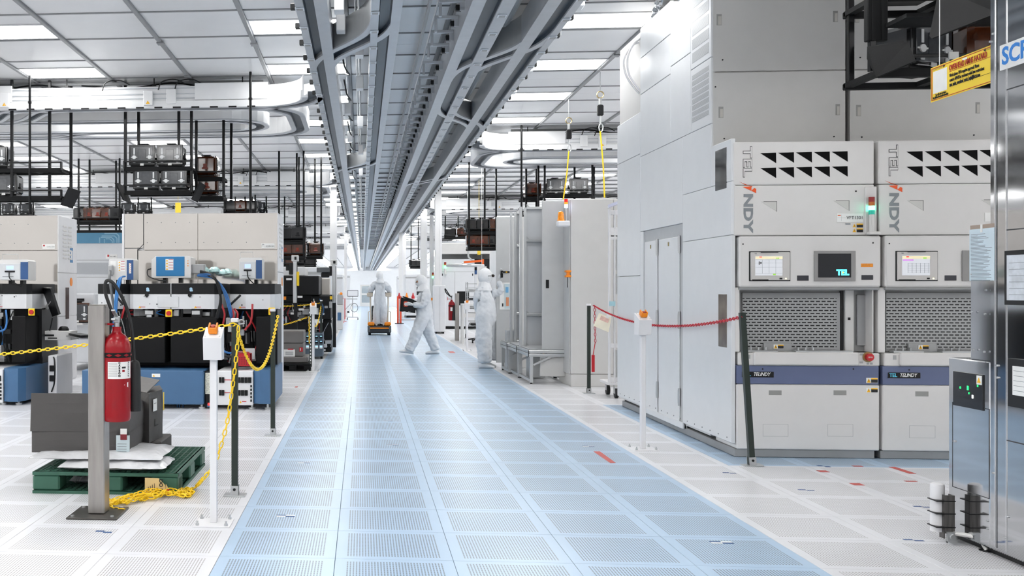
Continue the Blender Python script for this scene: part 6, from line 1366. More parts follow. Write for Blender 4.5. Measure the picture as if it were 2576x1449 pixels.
# folded clear wrap lying on the tool
m = M(); random.seed(4)
for k in range(8): x, z = ay(508+9*k, 685+random.uniform(-5, 4), 12.5); m.lathe((x, 12.5+random.uniform(-.05, .05), z-0.03), [(0.01, 0), (0.045+random.random()*0.02, 0.02), (0.05, 0.05), (0.02, 0.08)], 7)
tag(m.build('crumpled_wrap', mat('pale_teal_wrap', '#BFE0DE', 0.15, var=0.2, bump=0.6, bscale=30)), 'crumpled pale teal plastic wrap lying beside the blue power unit', 'wrap')
t = thing('tool_basket', 'red perforated plastic basket on the blue base', 'basket', (ay(607, 900, 11.95)[0], 12.0, ay(607, 922, 11.95)[1]))
r = RY(588, 890, 630, 922, 11.9); m = M(); w = 0.006
m.box(r[0], r[1], 11.9, 11.9+w, r[2], r[3]); m.box(r[0], r[1], 12.06, 12.06+w, r[2], r[3]); m.box(r[0], r[0]+w, 11.9, 12.06, r[2], r[3]); m.box(r[1]-w, r[1], 11.9, 12.06, r[2], r[3]); m.box(r[0], r[1], 11.9, 12.06, r[2], r[2]+w); m.build('basket_body', REDC, t)
m = M()
for i in range(8):
    for j in range(4): x = r[0]+0.025+(r[1]-r[0]-0.05)*i/7; z = r[2]+0.03+0.024*j; m.add([(x-0.008, 11.8985, z), (x, 11.8985, z-0.008), (x+0.008, 11.8985, z), (x, 11.8985, z+0.008)], [(0, 1, 2, 3)])
tag(m.build('basket_holes', mat('dark_red', '#4A0A10', 0.6), t), kind='stuff')
m = M(); m.tube(smooth_path([(r[0]+0.01, 11.98, r[3]), ((r[0]+r[1])/2-0.03, 11.98, r[3]+0.015), (r[1]-0.02, 11.98, r[3]+0.012)]), 0.006, 6); m.build('basket_handle', REDC, t)
# left tool base end panel seen beside the computer stand
t = thing('breaker_cabinet', 'white breaker cabinet with black switches beside the computer stand', 'cabinet', (ay(130, 930, 12.6)[0], 12.8, 0))
r = RY(121, 895, 143, 975, 12.6); m = M(); m.box(r[0], r[1], 12.6, 13.3, 0.02, r[3], 0, 0.006); m.build('cabinet_body', W_PAINT, t)
for py in (925, 950): z = ay(130, py, 12.6)[1]; m = M(); m.box(r[0]+0.02, r[1]-0.02, 12.585, 12.6, z-0.045, z+0.03, 0, 0.003); m.build('switch_block', BLK, t)
# computer stand
X4, Y4_ = ay(113, 880, 13.1)[0], 13.1
t = thing('computer_stand', 'white pole computer stand with tilted black monitor and tray', 'computer stand', (X4, Y4_, 0))
m = M(); m.box(X4-0.035, X4+0.035, Y4_-0.03, Y4_+0.03, 0.03, ay(113, 765, Y4_)[1], 0, 0.006); m.box(X4-0.04, X4+0.04, Y4_-0.035, Y4_+0.035, ay(113, 768, Y4_)[1], ay(113, 762, Y4_)[1]); m.build('pole', W_PAINT, t)
m = M(); m.box(X4-0.25, X4+0.25, Y4_-0.2, Y4_+0.2, 0, 0.03, 0, 0.008); m.build('base_plate', W_PAINT, t)
r = RY(104, 832, 184, 855, Y4_-0.1); m = M(); m.box(r[0], r[1], Y4_-0.2, Y4_+0.1, r[2], r[3], 0, 0.005); m.build('computer_box', LG, t)
m = M(); m.box(r[0]+0.12, r[0]+0.24, Y4_-0.204, Y4_-0.2, r[2]+0.02, r[2]+0.035); m.box(r[0]+0.06, r[0]+0.2, Y4_-0.203, Y4_-0.2, r[2]+0.05, r[2]+0.075); m.build('box_slots', BLK, t)
r = RY(143, 820, 172, 832, Y4_-0.1); m = M(); m.lathe(((r[0]+r[1])/2, Y4_-0.05, r[2]), [(0.07, 0), (0.07, 0.02), (0.05, 0.05), (0.02, 0.06)], 14); m.build('mouse_dome', BLK, t, smooth=True)
a = ay(182, 845, 12.9); b = ay(215, 856, 12.5); m = M(); m.bar((a[0], 12.95, a[1]), (b[0], 12.55, b[1]+0.02), 0.2, 0.015, up=(0, 0, 1)); m.build('keyboard_tray', ALU, t); m = M(); m.bar((a[0]+0.02, 12.93, a[1]+0.025), (b[0], 12.57, b[1]+0.05), 0.16, 0.02); m.build('keyboard', BLK, t)
c0, c1, c2, c3 = ay(110, 723, 12.9), ay(131, 724, 12.6), ay(153, 790, 12.45), ay(134, 796, 12.75)
m = M(); V = [Vector((c0[0], 12.9, c0[1])), Vector((c1[0]+0.02, 12.55, c1[1])), Vector((c2[0], 12.45, c2[1])), Vector((c3[0], 12.8, c3[1]))]; nn = (V[1]-V[0]).cross(V[2]-V[0]).normalized()*0.03
m.add(V+[v-nn for v in V], [(0, 1, 2, 3), (7, 6, 5, 4), (0, 4, 5, 1), (1, 5, 6, 2), (2, 6, 7, 3), (3, 7, 4, 0)]); m.build('monitor_housing', BLK, t)
m = M(); W_ = [v.lerp((V[0]+V[1]+V[2]+V[3])/4, 0.1)+nn*0.1 for v in V]; m.add(W_+[v-nn*0.05 for v in W_], [(0, 1, 2, 3), (7, 6, 5, 4)]); m.build('monitor_glass', mat('dim_screen', '#50555A', 0.15, var=0.3, scale=4), t)
m = M(); m.bar(((V[0]+V[2])/2).to_tuple(), (X4, Y4_, ay(113, 780, Y4_)[1]), 0.04, 0.04); m.build('monitor_arm', LG, t)
cable([(132, 800, 12.9), (128, 820, 12.9), (125, 832, 12.95)], 0.008, BLK, t); cable([(108, 860, 13.05), (106, 900, 12.8), (103, 950, 12.7), (100, 990, 12.7)], 0.01, BLK, t); cable([(128, 898, 12.9), (137, 905, 12.5), (137, 960, 12.5), (130, 985, 12.6)], 0.01, BLK, t)
# machine with the blue band behind
YK = 17.5
t = thing('banded_machine', 'large white machine with a blue top band standing behind the two polished tools', 'machine', (ay(245, 900, YK)[0], YK+1, 0))
r = RY(150, 586, 318, 926, YK); m = M(); m.box(r[0], r[1]+0.35, YK, YK+2.2, 0.12, r[3], 0, 0.01); m.build('body', mat('machine_white', '#DADCDF', 0.4, var=0.02), t)
m = M(); m.box(r[0]-0.01, r[1]+0.36, YK-0.012, YK, ay(245, 612, YK)[1], r[3], 0, 0.003); m.build('blue_band', mat('band_steel_blue', '#4F86A6', 0.45, var=0.04), t)
zb_ = ay(270, 611, YK)[1]; PL = mat('band_pale_logo', '#86AFC4', 0.45)
for k, (a, b, wz, ww) in enumerate(((259, 301, 0.172, 0.02), (252, 296, 0.13, 0.018), (250, 288, 0.105, 0.016), (262, 284, 0.078, 0.014))):
    xa, xb_ = ay(a, 600, YK)[0], ay(b, 600, YK)[0]; m = M()
    m.box(xa+0.03, xb_-0.05, YK-0.016, YK-0.012, zb_+wz-ww, zb_+wz); m.box(xb_-ww, xb_, YK-0.016, YK-0.012, zb_, zb_+wz-0.05); m.bar((xb_-0.055, YK-0.014, zb_+wz-ww/2), (xb_-ww/2, YK-0.014, zb_+wz-0.05), 0.004, ww, up=(0, 0, 1))
    if k > 1: m.box(xa, xa+ww, YK-0.016, YK-0.012, zb_, zb_+wz-0.01)
    m.build('band_logo_stroke', PL, t)
r2 = RY(183, 661, 273, 690, YK); m = M(); m.box(r2[0]-0.3, r2[1], YK-0.006, YK, r2[2], r2[3]); m.build('louvre_panel', mat('louvre_grey', '#AEB1B5', 0.5, var=0.2, scale=200, stretch=(1, 1, 8)), t)
for py in (655, 698): z = ay(245, py, YK)[1]; m = M(); m.box(r[0], r[1]+0.35, YK-0.002, YK, z, z+0.01); m.build('panel_gap', MG, t)
r2 = RY(266, 640, 295, 651, YK); m = M(); m.box(r2[0], r2[1], YK-0.005, YK, r2[2], r2[3]); tg = m.build('asset_tag', PAPER, t); m = M(); m.box(r2[0]+0.03, r2[0]+0.06, YK-0.006, YK-0.005, r2[2]+0.035, r2[3]-0.005); m.build('tag_red_mark', REDC, tg); text('CVA1401', 'asset_tag_lettering', tg, ((r2[0]+r2[1])/2+0.02, YK-0.006, (r2[2]+r2[3])/2), 0.035, PRINT)
r2 = RY(183, 738, 240, 925, YK-0.4); m = M(); m.box(r2[0]-0.5, r2[1], YK-0.45, YK-0.001, 0.14, r2[3], 0, 0.02); m.build('front_port', mat('machine_white', '#DADCDF', 0.4, var=0.02), t)
m = M(); r3 = RY(183, 751, 212, 757, YK-0.46); m.box(r3[0]-0.2, r3[1], YK-0.46, YK-0.45, r3[2], r3[3]); m.build('black_slot', BLK, t)
for yy in (YK+0.2, YK+1.9):
    for x in (r[0]+0.1, r[1]+0.2): m = M(); m.cyl((x, yy, 0), (x, yy, 0.13), 0.03, 8); m.build('levelling_foot', BLK, t)
for x in (r2[0]-0.4, r2[1]-0.08): m = M(); m.cyl((x, YK-0.35, 0), (x, YK-0.35, 0.15), 0.025, 8); m.build('levelling_foot', ALU, t)
zz = ay(200, 811, YK-0.5)[1]
put_pod(POD1, (ay(200, 790, YK-0.62)[0], YK-0.64, zz), 0.1, 'black pod with red handle docked on the blue-banded machine')
m = M(); m.box(ay(183, 811, YK-0.5)[0]-0.1, ay(222, 811, YK-0.5)[0], YK-0.85, YK-0.45, zz-0.03, zz-0.0005); m.build('port_shelf', LG, t)
# ---------------------------------------------------------------- right: grey cabinet with its open doors, benches and frames
GREYC = mat('cabinet_pale_grey', '#CBCAC8', 0.4, var=0.02); GREYD = mat('cabinet_door_grey', '#BEBFBF', 0.35, 0.1, var=0.03)
YC = 14.85
t = thing('grey_cabinet', 'tall pale grey cabinet with one door swung open and a beacon bracket', 'cabinet', (3.3, 15.1, 0))
r = RY(1436, 500, 1600, 972, YC); zt = r[3]; zpl = ay(1500, 942, YC)[1]
m = M(); m.box(r[0], ay(1543, 700, YC)[0], YC, YC+0.9, zpl+0.005, zt, 0, 0.008); m.build('body', GREYC, t)
m = M(); m.box(ay(1544, 700, YC)[0], r[1]+0.3, YC+0.01, YC+0.9, zpl+0.005, zt, 0, 0.008); m.build('body_extension', GREYC, t)
m = M(); m.box(r[0]+0.004, r[1]+0.3, YC+0.004, YC+0.9, 0.0, zpl, 0, 0.004); m.build('plinth', GREYC, t)
m = M(); m.box(r[0]-0.02, r[0]-0.001, YC+0.03, YC+0.88, 0.18, zt-0.01, 0, 0.004); m.build('side_frame', GREYD, t)
m = M(); m.box(r[0]-0.024, r[0]-0.02, YC+0.1, YC+0.14, 1.42, 1.58); m.build('side_latch', BLK, t)
x, z = ay(1424, 689, YC+0.15); m = M(); m.box(x-0.03, x+0.05, YC+0.0, YC+0.12, z-0.05, z-0.02, 0, 0.006); m.box(x-0.03, x+0.05, YC+0.0, YC+0.12, z+0.02, z+0.05, 0, 0.006); m.box(x-0.01, x+0.03, YC+0.02, YC+0.1, z-0.02, z+0.02); m.build('orange_handle', ORG_, t)
YD1 = 15.28; q = RY(1364, 505, 1422, 945, YD1)
m = M(); zk = ay(1390, 880, YD1)[1]; m.box(q[0], q[1], YD1, YD1+0.035, zk, q[3], 0, 0.006); d = m.build('open_door', GREYD, t)
m = M(); m.box(q[0]-0.03, q[1], YD1+0.004, YD1+0.03, 0.11, zk-0.004, 0, 0.006); m.build('lower_door_panel', GREYC, t)
def on(par, px0, py0, px1, py1, Y, nm, mm, th=0.006): w_ = RY(px0, py0, px1, py1, Y); k = M(); k.box(w_[0], w_[1], Y-th, Y, w_[2], w_[3], 0, 0.001); return k.build(nm, mm, par)
on(d, 1373, 704, 1381, 725, YD1, 'door_pull', BLK)
for k in range(3): on(d, 1359+6*k, 884, 1364+6*k, 890, YD1, 'warning_label', PRINT); on(d, 1359+6*k, 891, 1364+6*k, 896, YD1, 'warning_label', PRINT)
on(d, 1358, 897, 1377, 901, YD1, 'label_strip', PAPER); on(d, 1366, 885, 1369, 893, YD1-0.004, 'warning_mark', WARN)
x, z = ay(1416, 562, YC-0.0); m = M(); w_ = RY(1401, 556, 1432, 570, YC-0.05); m.box(w_[0], w_[1], YC-0.12, YC+0.02, w_[2], w_[3], 0, 0.012); m.build('beacon_bracket', W_PAINT, t)
b0 = ay(1411, 556, YC-0.05); m = M(); m.lathe((b0[0], YC-0.05, b0[1]), [(0.052, 0), (0.052, 0.02), (0.046, 0.03), (0.044, 0.09), (0.036, 0.125), (0.015, 0.14)], 18); m.build('orange_beacon', mat('amber_dome', '#E0860A', 0.12, var=0.2, scale=30, coat=0.5, emit='#E07A00', estr=0.12), t, smooth=True)
b1 = ay(1424, 556, YC-0.05)
for za, zb_, mm, nm, rr in ((0, 0.19, ALU, 'lamp_stem', 0.012), (0.19, 0.235, mat('blue_white_lamp', '#DCE6FF', 0.3, emit='#C8D8FF', estr=7.0), 'white_lamp', 0.026), (0.237, 0.27, mat('amber_lamp_lit', '#F08020', 0.3, emit='#F08020', estr=0.8), 'amber_lamp', 0.026), (0.272, 0.31, mat('lamp_red_bright', '#C81414', 0.3, emit='#C81414', estr=0.4), 'red_lamp', 0.026), (0.31, 0.316, BLK, 'lamp_cap', 0.024)):
    m = M(); m.cyl((b1[0], YC-0.05, b1[1]+za), (b1[0], YC-0.05, b1[1]+zb_), rr, 14); m.build(nm, mm, t)
# second open door farther back and the aluminium frames
YD2 = 18.2; q = RY(1248, 545, 1289, 910, YD2)
t = thing('control_cabinet', 'farther grey cabinet with an open door and warning plates, beside the worker', 'cabinet', (3.2, 18.4, 0))
m = M(); m.box(q[0], q[1]+0.05, YD2, YD2+0.035, 0.10, q[3], 0, 0.006); d = m.build('open_door', GREYD, t)
m = M(); m.box(q[1]+0.15, 4.2, YD2+0.04, YD2+0.9, 0.0, q[3], 0, 0.01); m.build('body', GREYC, t)
on(d, 1257, 711, 1287, 779, YD2, 'document_sheet', PAPER); on(d, 1269, 714, 1285, 776, YD2-0.006, 'clear_sleeve', mat('pouch_pale_blue', '#C7D6DA', 0.3)); on(d, 1272, 722, 1279, 736, YD2-0.012, 'blue_print', mat('print_blue', '#6FA8D0', 0.6)); on(d, 1273, 748, 1280, 770, YD2-0.012, 'orange_print', mat('print_orange', '#D9916A', 0.6)); on(d, 1263, 763, 1266, 771, YD2-0.007, 'black_mark', PRINT)
on(d, 1262, 682, 1284, 687, YD2, 'warning_strip', PRINT); on(d, 1272, 683, 1276, 686, YD2-0.005, 'warning_mark', WARN); on(d, 1259, 681, 1265, 698, YD2, 'door_latch', BLK, 0.03)
PANG = mat('frame_panel_grey', '#B9BBBE', 0.35, 0.1, var=0.03)
def aframe(px0, py0, px1, py1, Y, lab, bars, depth=0.35):
    r = RY(px0, py0, px1, py1, Y); t = thing('panel_frame', lab, 'frame', ((r[0]+r[1])/2, Y, r[2]), 0, 'aluminium panel frames')
    w = 0.04
    m = M(); m.box(r[0], r[0]+w, Y, Y+w, r[2], r[3]); m.build('upright', ALU, t); m = M(); m.box(r[0]+w+0.03, r[0]+2*w+0.03, Y+0.01, Y+w, r[2], r[3]-0.01); m.build('upright', ALU, t); m = M(); m.box(r[1]-w, r[1], Y, Y+w, r[2], r[3]); m.build('upright', ALU, t)
    for zz in [r[2], r[3]-w]+[ay((px0+px1)/2, b, Y)[1] for b in bars]:
        m = M(); m.box(r[0]+2*w+0.031, r[1]-w-0.001, Y+0.002, Y+w, zz, zz+w, 0, 0.004); m.build('crossbar', ALU, t)
        m = M(); m.prism([(r[0]+2*w+0.032, zz+w), (r[0]+2*w+0.075, zz+w), (r[0]+2*w+0.032, zz+w+0.045)], 'y', Y+0.01, Y+0.03); m.build('corner_bracket', MG, t)
    m = M(); m.box(r[0]+2*w+0.032, r[1]-w, Y+w+0.001, Y+w+0.008, r[2]+0.01, r[3]-0.01); m.build('panel', PANG, t)
    m = M(); m.box(r[1]-w-0.2, r[1], Y+w+0.01, Y+w+0.3, 0.02, r[2]+0.2); m.build('rear_support', ALU, t)
    return t
aframe(1307, 520, 1372, 876, 16.1, 'aluminium frame with two crossbars and grey panel, nearest the open door', (608, 795))
aframe(1283, 533, 1314, 862, 17.25, 'narrower aluminium frame with grey panel between the two open doors', (622, 792))
def bench(px0, py0, px1, py1, lab):
    # front foot and rear foot as seen on the floor
    a, b = az(px0, py0), az(px1, py1); xl = (a[0]+b[0])/2; y0, y1 = b[1], a[1]; h = 0.50
    t = thing('service_bench', lab, 'bench', (xl+0.3, (y0+y1)/2, 0), 0, 'aluminium service benches')
    for x in (xl, xl+0.55):
        for y in (y0, y1-0.06):
            m = M(); m.box(x, x+0.045, y, y+0.045, 0.02, h-0.05); m.build('leg', ALU, t); m = M(); m.cyl((x+0.022, y+0.022, 0), (x+0.022, y+0.022, 0.02), 0.018, 8); m.build('foot', BLK, t)
        m = M(); m.box(x, x+0.045, y0+0.046, y1-0.061, 0.03, 0.07); m.build('foot_rail', ALU, t)
    for z in (h-0.1, h-0.048): m = M(); m.box(xl-0.02, xl+0.62, y0-0.01, y0+0.045, z, z+0.046, 0, 0.005); m.build('front_rail', ALU, t); m = M(); m.box(xl-0.02, xl+0.025, y0+0.046, y1, z, z+0.046, 0, 0.005); m.build('side_rail', ALU, t)
    m = M(); m.box(xl-0.022, xl-0.02, y0-0.01, y0+0.045, h-0.1, h); m.build('end_cap', BLK, t)
    m = M(); m.bar((xl+0.05, y0+0.02, h-0.22), (xl+0.3, y0+0.02, h-0.1), 0.03, 0.03); m.build('diagonal_brace', ALU, t)
    m = M(); m.box(xl, xl+0.6, y0+0.03, y1-0.01, h-0.002, h+0.014, 0, 0.003); m.build('bench_top', mat('bench_grey', '#A7A9AB', 0.4), t)
bench(1308, 950, 1330, 966, 'aluminium service bench nearest the open cabinet door'); bench(1282, 939, 1303, 950.5, 'aluminium service bench in the middle of the three'); bench(1262, 930, 1278, 940, 'aluminium service bench nearest the worker')
# white transport cart beside the furnace
YW = 13.35
t = thing('transport_cart', 'tall white tube-frame cart on casters beside the furnace rear', 'cart', (3.25, 13.5, 0))
r = RY(1531, 525, 1566, 985, YW); zz = r[3]
for a, b in ((1531, 1537), (1545, 1549), (1557, 1562)):
    xa, xb = ay(a, 700, YW)[0], ay(b, 700, YW)[0]; m = M(); m.box(xa, xb, YW, YW+0.04, 0.17, zz-(0.0 if a < 1540 else 0.02), 0, 0.005); m.build('upright', W_PAINT, t)
for py in (535, 590, 597, 870, 955): z = ay(1545, py, YW)[1]; m = M(); m.box(r[0], r[1]+0.1, YW+0.005, YW+0.036, z-0.03, z+(0.03 if py != 590 else 0.09), 0, 0.005); m.build('crossbar', W_PAINT, t)
m = M(); m.bar((r[0]-0.0, YW-0.01, zz+0.03), (r[0]+0.17, YW-0.2, zz+0.1), 0.03, 0.035); m.build('push_handle', mat('pale_violet_tube', '#C9CBE0', 0.3), t)
m = M(); m.box(r[0]-0.002, r[0]+0.03, YW, YW+0.05, zz, zz+0.045, 0, 0.01); m.build('corner_cap', W_PAINT, t)
q = RY(1533, 758, 1548, 770, YW-0.01); m = M(); m.box(q[0], q[1], YW-0.012, YW-0.001, q[2], q[3]); m.build('cyan_tape', mat('cyan_tape', '#A9D3DE', 0.5), t)
for py0, py1 in ((600, 680), (690, 740), (880, 950)): xa = ay(1551, 700, YW)[0]; m = M(); m.cyl((xa, YW+0.02, ay(1551, py1, YW)[1]), (xa, YW+0.02, ay(1551, py0, YW)[1]), 0.014, 10); m.build('guide_rod', ALU, t)
for dx, dy in ((0.1, 0.0), (0.1, 0.45)):
    x = r[0]+dx; m = M(); m.cyl((x-0.02, YW+0.02+dy, 0.062), (x+0.02, YW+0.02+dy, 0.062), 0.062, 18); m.build('caster_wheel', RUB, t); m = M(); m.prism([(YW+dy-0.03, 0.06), (YW+dy+0.04, 0.06), (YW+dy+0.05, 0.165), (YW+dy-0.01, 0.165)], 'x', x-0.03, x-0.024); m.build('caster_fork', ALU, t)
m = M(); m.box(r[0], r[1]+0.1, YW, YW+0.5, 0.165, 0.2, 0, 0.005); m.build('chassis', W_PAINT, t)
# safety lanyards hanging from the ceiling
def lanyard(px, pyt, py_clip, pxb, pyb, Y, lab):
    x, zt = ay(px, pyt, Y); t = thing('safety_lanyard', lab, 'lanyard', (x, Y, zt), 0, 'yellow safety lanyards')
    m = M(); m.cyl((x, Y, zt+0.0), (x, Y, CZ-0.014), 0.006, 6); m.build('drop_wire', ALU, t)
    m = M(); m.tube(arc(0, 0, 0.05, 0, 2*math.pi, 12), 0.008, 6); me_ = [(x+v[0], Y+v[2]*0+0, zt-0.05+v[1]) for v in arc(0, 0, 0.05, 0, 2*math.pi, 12)]; m = M(); m.tube(me_, 0.009, 6); m.build('ring', mat('brass', '#9C8A62', 0.3, 0.8), t)
    zc = ay(px, py_clip, Y)[1]; z1 = zt-0.1; zm = (z1+zc)/2
    m = M(); m.box(x-0.018, x+0.018, Y-0.015, Y+0.015, zt-0.2, zt-0.1, 0, 0.006); m.build('swivel', ALU, t)
    m = M(); m.box(x-0.045, x+0.045, Y-0.035, Y+0.035, zt-0.36, zt-0.2, 0, 0.015); m.build('retractor', BLK, t)
    m = M(); m.cyl((x, Y, zc+0.1), (x, Y, zt-0.36), 0.014, 8); m.build('shock_absorber', ALU, t)
    m = M(); m.tube([(x+0.03*math.cos(a)+0.01, Y, zc+0.05+0.06*math.sin(a)) for a in [2*math.pi*k/10 for k in range(11)]], 0.009, 6); m.build('snap_hook', ALU, t)
    xb, zb = ay(pxb, pyb, Y); m = M(); m.tube(smooth_path([(x, Y, zc), (x*0.5+xb*0.5+0.01, Y, (zc+zb)/2), (xb, Y, zb)]), 0.011, 7); m.build('strap', YEL, t)
lanyard(1510, 230, 330, 1521, 497, 15.3, 'yellow safety lanyard hanging beside the furnace, right one of two')
lanyard(1431, 296, 380, 1417, 502, 17.4, 'yellow safety lanyard hanging to the open cabinet door, left one of two')
# ---------------------------------------------------------------- left of the aisle beyond the polished tools
BT = mat('black_tool_paint', '#141517', 0.5, var=0.1, spec=0.25)
t = thing('black_process_tool', 'black process tool with stacked modules in the second chained bay', 'machine', (-1.6, 21.5, 0))
def bb(px0, py0, px1, py1, Y, d_, nm, mm, ch=0.012): r = RY(px0, py0, px1, py1, Y); k = M(); k.box(r[0], r[1], Y, Y+d_, r[2], r[3], 0, ch); return k.build(nm, mm, t)
bb(690, 694, 802, 742, 20.4, 1.6, 'upper_module', BT); bb(690, 742, 836, 760, 21.0, 1.4, 'mid_module', BLK); bb(784, 744, 832, 803, 20.8, 1.2, 'front_module', BT); bb(690, 760, 784, 830, 21.0, 1.2, 'gas_box', BLK)
bb(812, 803, 834, 886, 21.3, 1.0, 'end_module', BLK); bb(690, 830, 812, 880, 21.4, 1.2, 'lower_frame', BT)
bb(690, 671, 766, 694, 20.5, 1.3, 'white_top_cover', W_PAINT); bb(800, 700, 830, 742, 22.0, 0.5, 'cream_panel', mat('cream_panel', '#DAD3CB', 0.4))
m = M(); m.box(-1.7, -0.95, 21.6, 22.6, 0.0, 0.06); m.build('base_frame', BLK, t)
random.seed(17)
x0_, x1_ = ay(714, 800, 20.4)[0], ay(832, 800, 20.4)[0]
clutter(t, ay(714, 800, 20.9)[0], ay(782, 800, 20.9)[0], 20.85, 20.98, 0.75, 1.05, 36, 51); clutter(t, ay(784, 800, 21)[0], ay(834, 800, 21)[0], 20.6, 20.78, 0.75, 1.2, 8, 52); clutter(t, ay(714, 800, 21.3)[0], ay(834, 800, 21.3)[0], 21.1, 21.28, 0.2, 0.7, 30, 53)
for (a, b) in ((731, 786), (751, 776), (747, 744), (802, 787), (805, 878), (720, 700)): on(t, a, b, a+14, b+5, 20.35 if b < 745 else 20.78, 'white_label', PAPER)
on(t, 712, 746, 720, 754, 20.3, 'orange_switch', ORG_, 0.04); on(t, 830, 745, 836, 753, 20.6, 'yellow_switch', YEL, 0.04)
for px, yt, yb, nm, Y in ((740, 655, 762, 'lift_mast', 19.9), (838, 664, 762, 'lift_mast', 24.0)):
    r = RY(px-3, yt, px+6, yb, Y); m = M(); m.box(r[0], r[1], Y, Y+0.08, r[2], r[3], 0, 0.006); m.build(nm, ALU, t); m = M(); m.box(r[0]+0.01, r[1]+0.01, Y+0.09, Y+0.13, 0.02, r[3]-0.05); m.build('mast_support', BLK, t)
    m = M(); m.box(r[0]-0.03, r[1]+0.04, Y-0.03, Y+0.1, r[3]-0.02, r[3]+0.1, 0, 0.01); m.build('mast_head', LG, t); m = M(); m.box(r[0]+0.03, r[1], Y-0.04, Y-0.03, r[3]+0.01, r[3]+0.07); m.build('mast_lens', BLK, t)
    m = M(); m.box(r[0]-0.08, r[0]-0.002, Y, Y+0.06, r[3]-0.28, r[3]-0.05, 0, 0.008); m.box(r[0]-0.14, r[0]-0.08, Y, Y+0.06, r[3]-0.2, r[3]-0.1); m.build('mast_carriage', BLK, t)
    if px == 740: m = M(); m.box(r[1]+0.002, r[1]+0.05, Y, Y+0.05, r[3]-0.5, r[3]-0.22, 0, 0.006); m.build('yellow_grip', YEL, t); m = M(); m.box(r[1]+0.002, r[1]+0.04, Y, Y+0.05, r[3]-0.52, r[3]-0.51); m.build('grip_band', BLK, t)
    else: m = M(); m.box(r[0]-0.36, r[0]-0.05, Y-0.02, Y+0.2, r[3]-0.2, r[3]-0.08, 0, 0.01); m.build('camera_arm', DG, t); m = M(); m.box(r[0]-0.26, r[0]-0.06, Y-0.02, Y+0.1, r[3]-0.32, r[3]-0.2, 0, 0.02); m.build('camera_body', BLK, t)
t = thing('electronics_rack', 'low electronics rack with rows of blue lights and switches by the far chain', 'rack', (-1.2, 20.5, 0))
r = RY(766, 838, 812, 889, 20.3); m = M(); m.box(r[0], r[1], 20.3, 20.95, 0.05, r[3], 0, 0.01); m.build('housing', mat('rack_blue_grey', '#4C5A66', 0.45, 0.3), t)
for k in range(4):
    x = r[0]+0.03+k*0.09
    for j in range(3): z = r[2]+0.1+j*0.1; m = M(); m.box(x, x+0.06, 20.292, 20.3, z, z+0.06); m.build('switch_block', BLK if j else PAPER, t); m = M(); m.box(x+0.01, x+0.05, 20.288, 20.292, z+0.035, z+0.05); m.build('blue_light', mat('blue_led', '#8CC4F0', 0.3, emit='#8CC4F0', estr=1.0), t)
for x in (r[0]+0.03, r[1]-0.03): m = M(); m.cyl((x, 20.4, 0), (x, 20.4, 0.06), 0.025, 8); m.build('foot', BLK, t)
m = M(); random.seed(9); bx = ay(771, 885, 18.6)
m.lathe((bx[0], 18.6, 0.0), [(0.02, 0), (0.085, 0.02), (0.1, 0.09), (0.08, 0.16), (0.03, 0.2)], 10); tag(m.build('purple_bag', mat('purple_bag', '#A05A9C', 0.3, var=0.3, scale=25, bump=0.6, bscale=40), smooth=True), 'small purple plastic bag by the far grey crates', 'bag')
t = thing('black_pallet', 'black plastic pallet under grey crates in the second chained bay', 'pallet', (-1.5, 17.8, 0))
r = RY(690, 912, 782, 931, 17.3)
m = M(); m.box(r[0], r[1], 17.3, 18.4, 0.10, 0.135, 0, 0.006); m.build('deck', BLKM, t)
m = M(); m.box(r[0], r[1], 17.3, 18.4, 0.0, 0.02, 0, 0.004); m.build('bottom_deck', BLKM, t)
for x in (r[0]+0.0, (r[0]+r[1])/2-0.06, r[1]-0.12):
    for y in (17.3, 17.8, 18.25): m = M(); m.box(x, x+0.12, y, y+0.14, 0.02, 0.10, 0, 0.006); m.build('block', BLKM, t)
CR = mat('crate_grey', '#6E6B69', 0.6, var=0.05)
r2 = RY(690, 898, 774, 914, 17.4); m = M(); m.box(r2[0], r2[1], 17.4, 18.2, 0.136, 0.136+0.1, 0, 0.015); tag(m.build('grey_tray', CR), 'flat grey tray on the black pallet in the second chained bay', 'tray')
t = thing('grey_crate', 'grey lidded crate with white document on the flat tray, far left bay', 'crate', (r2[0]+0.3, 17.8, 0.237))
q = RY(700, 840, 763, 902, 17.45); m = M(); m.box(q[0]-0.1, q[1], 17.45, 18.1, 0.237, q[3]-0.16, 0, 0.012); m.build('crate_body', CR, t); m = M(); m.box(q[0]-0.11, q[1]+0.004, 17.44, 18.11, q[3]-0.155, q[3]+0.05, 0, 0.012); m.build('crate_upper', CR, t)
on(t, 714, 879, 742, 897, 17.44, 'document', PAPER); on(t, 724, 877, 738, 880, 17.43, 'red_heading', REDC); on(t, 753, 874, 762, 885, 17.44, 'red_label', REDC); on(t, 755, 876, 757, 882, 17.43, 'label_mark', PAPER)
for k in range(3): on(t, 718, 885+3*k, 738, 886+3*k, 17.43, 'document_line', GREYL)
